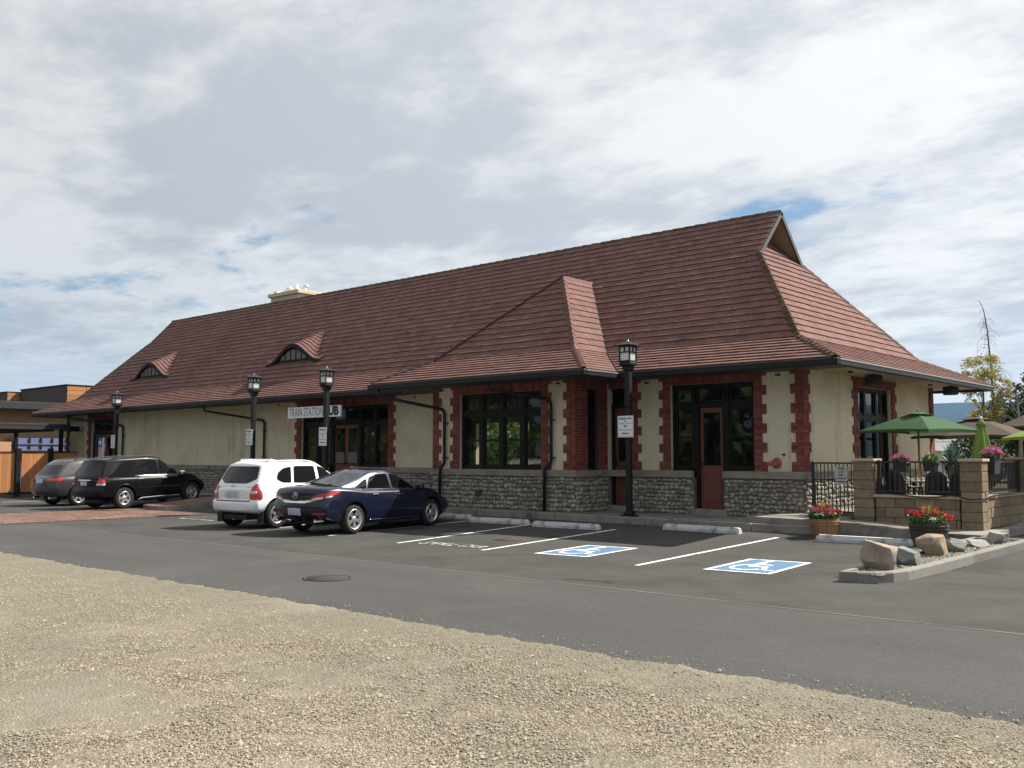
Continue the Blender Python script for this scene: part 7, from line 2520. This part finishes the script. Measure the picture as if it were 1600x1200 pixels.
# board fence panels, each board a part
for k, (y0, y1, l) in enumerate(((14.68, 16.75, 'orange board fence panel at the left edge of the picture'), (17.04, 18.17, 'orange board fence panel half in shadow behind the grey car'), (18.34, 19.41, 'shaded orange board fence panel next to the station corner'))):
    t = thing('board_fence', l, 'fence', (-43.6, y0, 0), group='orange board fence panels')
    n = round((y1 - y0) / .155)
    for j in range(n):
        a = y0 + (y1 - y0) * j / n
        b = MB(); b.box(-43.63, -43.60 + R.uniform(-.003, .003), a + .004, a + (y1 - y0) / n - .004, .06, 1.76, t=R.random()); b.build('board', 'timber', t)
    b = MB(); b.box(-43.67, -43.57, y0 - .03, y1 + .03, 1.765, 1.81); b.build('top_rail', 'darktrim', t)
    b = MB(); b.box(-43.67, -43.59, y0 - .03, y1 + .03, -.03, .055); b.build('bottom_rail', 'darktrim', t)
for y, l in ((16.89, 'thick dark fence post between the two sunlit board panels'), (18.26, 'dark fence post between the sunlit and shaded board panels')):
    b = MB(); b.bevbox(-43.70, -43.5, y - .11, y + .09, -.25, 1.95, .01); b.box(-43.5, -43.47, y - .02, y + .02, .3, .36); b.box(-43.5, -43.47, y - .02, y + .02, 1.5, 1.56)
    o = b.build('fence_post', 'darktrim'); tag(o, l, 'post')
# things seen under the shelter
t = thing('panelled_kiosk', 'violet blue panelled kiosk with white rails seen under the shelter', 'kiosk', (-60, 28, 0))
MB().box(-72, -63.0, 24.1, 28.0, -.3, 2.75).build('wall', 'bluepanel', t)
for z in (1.95, 2.35):
    b = MB(); b.box(-63.0, -62.93, 24.05, 28.1, z, z + .06); b.build('rail', 'louvre', t)
for y in (24.1, 25.0, 25.7, 26.4, 27.3):
    b = MB(); b.box(-63.0, -62.94, y, y + .1, 1.0, 2.75); b.build('mullion', 'darktrim', t)
for y in (24.25, 26.5):
    b = MB(); b.box(-63.0, -62.95, y, y + .8, 1.3, 1.88); b.build('pane', 'carglass', t)
o = MB().box(-64, -63.0, 18.0, 23.98, -.3, 2.5).build('brick_wall', 'pinkbrick'); tag(o, 'salmon brick wall seen under the shelter at the left edge', 'wall')
# bins and banners by the left entrance
for x, y, l in ((-43.0, 19.75, 'dark wheeled bin beside the shaded board fence'), (-42.5, 20.1, 'dark wheeled bin nearest the left entrance')):
    t = thing('wheeled_bin', l, 'bin', (x, y, KZ), local=True)
    b = MB(); b.add([(-.22, -.22, .05), (.22, -.22, .05), (.22, .22, .05), (-.22, .22, .05), (-.29, -.3, 1.0), (.29, -.3, 1.0), (.29, .3, 1.0), (-.29, .3, 1.0)], [(0, 1, 5, 4), (1, 2, 6, 5), (2, 3, 7, 6), (3, 0, 4, 7), (3, 2, 1, 0)]); b.build('body', 'cladblack', t)
    b = MB(); b.bevbox(-.31, .31, -.33, .33, 1.0, 1.07, .02); b.build('lid', 'cladblack', t)
    for sx in (-.2, .2):
        b = MB(); b.lathe([(.1, -.03), (.1, .03)], 12, mtx=Matrix.Translation((sx, .2, .1)) @ Matrix.Rotation(rad(90), 4, 'Y')); b.build('wheel', 'cladblack', t)
t = thing('banner_stand', 'narrow upright banner with blue top and pale pink panel by the left entrance', 'banner', (-43.25, 20.35, KZ))
b = MB(); b.box(-43.47, -43.07, 20.33, 20.36, .25, 2.43); b.build('panel', 'pinkbanner', t)
b = MB(); b.box(-43.47, -43.07, 20.315, 20.329, 2.02, 2.43); b.build('blue_top', 'bluebanner', t)
b = MB(); b.box(-43.37, -43.17, 20.305, 20.314, 2.14, 2.30); b.build('emblem', 'white', t)
b = MB(); b.box(-43.07, -42.97, 20.32, 20.37, .2, 2.45); b.build('pole', 'whitemetal', t)
b = MB(); b.box(-43.50, -42.95, 20.15, 20.55, KZ, .2); b.build('foot', 'cladblack', t)
t = thing('leaning_board', 'pale narrow board leaning by the left entrance door', 'board', (-43.95, 20.6, KZ))
b = MB(); b.add([(-44.00, 20.5, .2), (-43.80, 20.5, .2), (-44.10, 20.95, 2.2), (-44.21, 20.95, 2.2), (-44.00, 20.54, .2), (-43.80, 20.54, .2), (-44.10, 20.99, 2.2), (-44.21, 20.99, 2.2)], [(0, 1, 2, 3), (5, 4, 7, 6), (0, 4, 5, 1), (1, 5, 6, 2), (2, 6, 7, 3), (3, 7, 4, 0)]); b.build('panel', 'whitewall', t)

# ================================================================== SEEN ONLY IN THE REFLECTIONS: trees across the gravel lot
b = MB()
for k, x in enumerate((-26, -34, -42, -50, -58, -66, -74, -82, -90, -98)):
    h = 9.5 + 1.6 * math.sin(k * 2.3); y = -26 + 3 * math.sin(k * 1.7)
    b.tube([(x, y, -.3), (x, y, h * .6)], [.25, .12], 6, m=1)
    for _ in range(30):
        p = Vector((R.gauss(0, 1), R.gauss(0, 1), R.gauss(0, 1))).normalized() * R.random() ** .4
        leaf_cloud(b, 46, (x + p.x * 4.4, y + p.y * 3.4, h * .52 + p.z * h * .44), 1.4, 1.4, 1.0, .75, surf=.8)
for k in range(260):
    leaf_cloud(b, 16, (R.uniform(-104, -8), -24 + R.uniform(-3, 3), R.uniform(.3, 3.2)), 1.6, 1.2, 1.0, .8, surf=.8)
o = b.build('treeline', ['midleaf', 'bark']); o['kind'] = 'stuff'

# ================================================================== FAR HILLS AND HAZE
b = MB()
ns, nr_ = 160, 5
D = 5200
vs = []
for j in range(nr_):
    for i in range(ns):
        a = rad(-62 + 124 * i / (ns - 1)) - rad(0)
        q = j / (nr_ - 1)
        dist = D - 1300 * (1 - q)
        hgt = (250 + 70 * noise.noise(Vector((a * 2.2 + 5, 0, 1))) + 26 * noise.noise(Vector((a * 9, 0, 4)))) * (q ** .8) + (22 * noise.noise(Vector((a * 26, q * 4, 2))) * (1 - abs(q - .5)) if 0 < j else 0)
        vs.append((math.sin(a) * dist, math.cos(a) * dist, hgt - 2))
b.add(vs, [(j * ns + i, j * ns + i + 1, (j + 1) * ns + i + 1, (j + 1) * ns + i) for j in range(nr_ - 1) for i in range(ns - 1)], 0, .5, True)
struct(b.build('hills', 'hill'))
b = MB(); b.box(-6100, 6100, -6100, 6100, -2.0, 420)
hz = b.build('haze', [])
hm = bpy.data.materials.new('haze'); hm.use_nodes = True
nt = hm.node_tree; nt.nodes.clear()
pv = nt.nodes.new('ShaderNodeVolumePrincipled'); pv.inputs['Density'].default_value = 0.000055; pv.inputs['Color'].default_value = (0.20, 0.55, 1.0, 1)
ou = nt.nodes.new('ShaderNodeOutputMaterial'); nt.links.new(pv.outputs[0], ou.inputs['Volume'])
hz.data.materials.append(hm)
hz['kind'] = 'stuff'
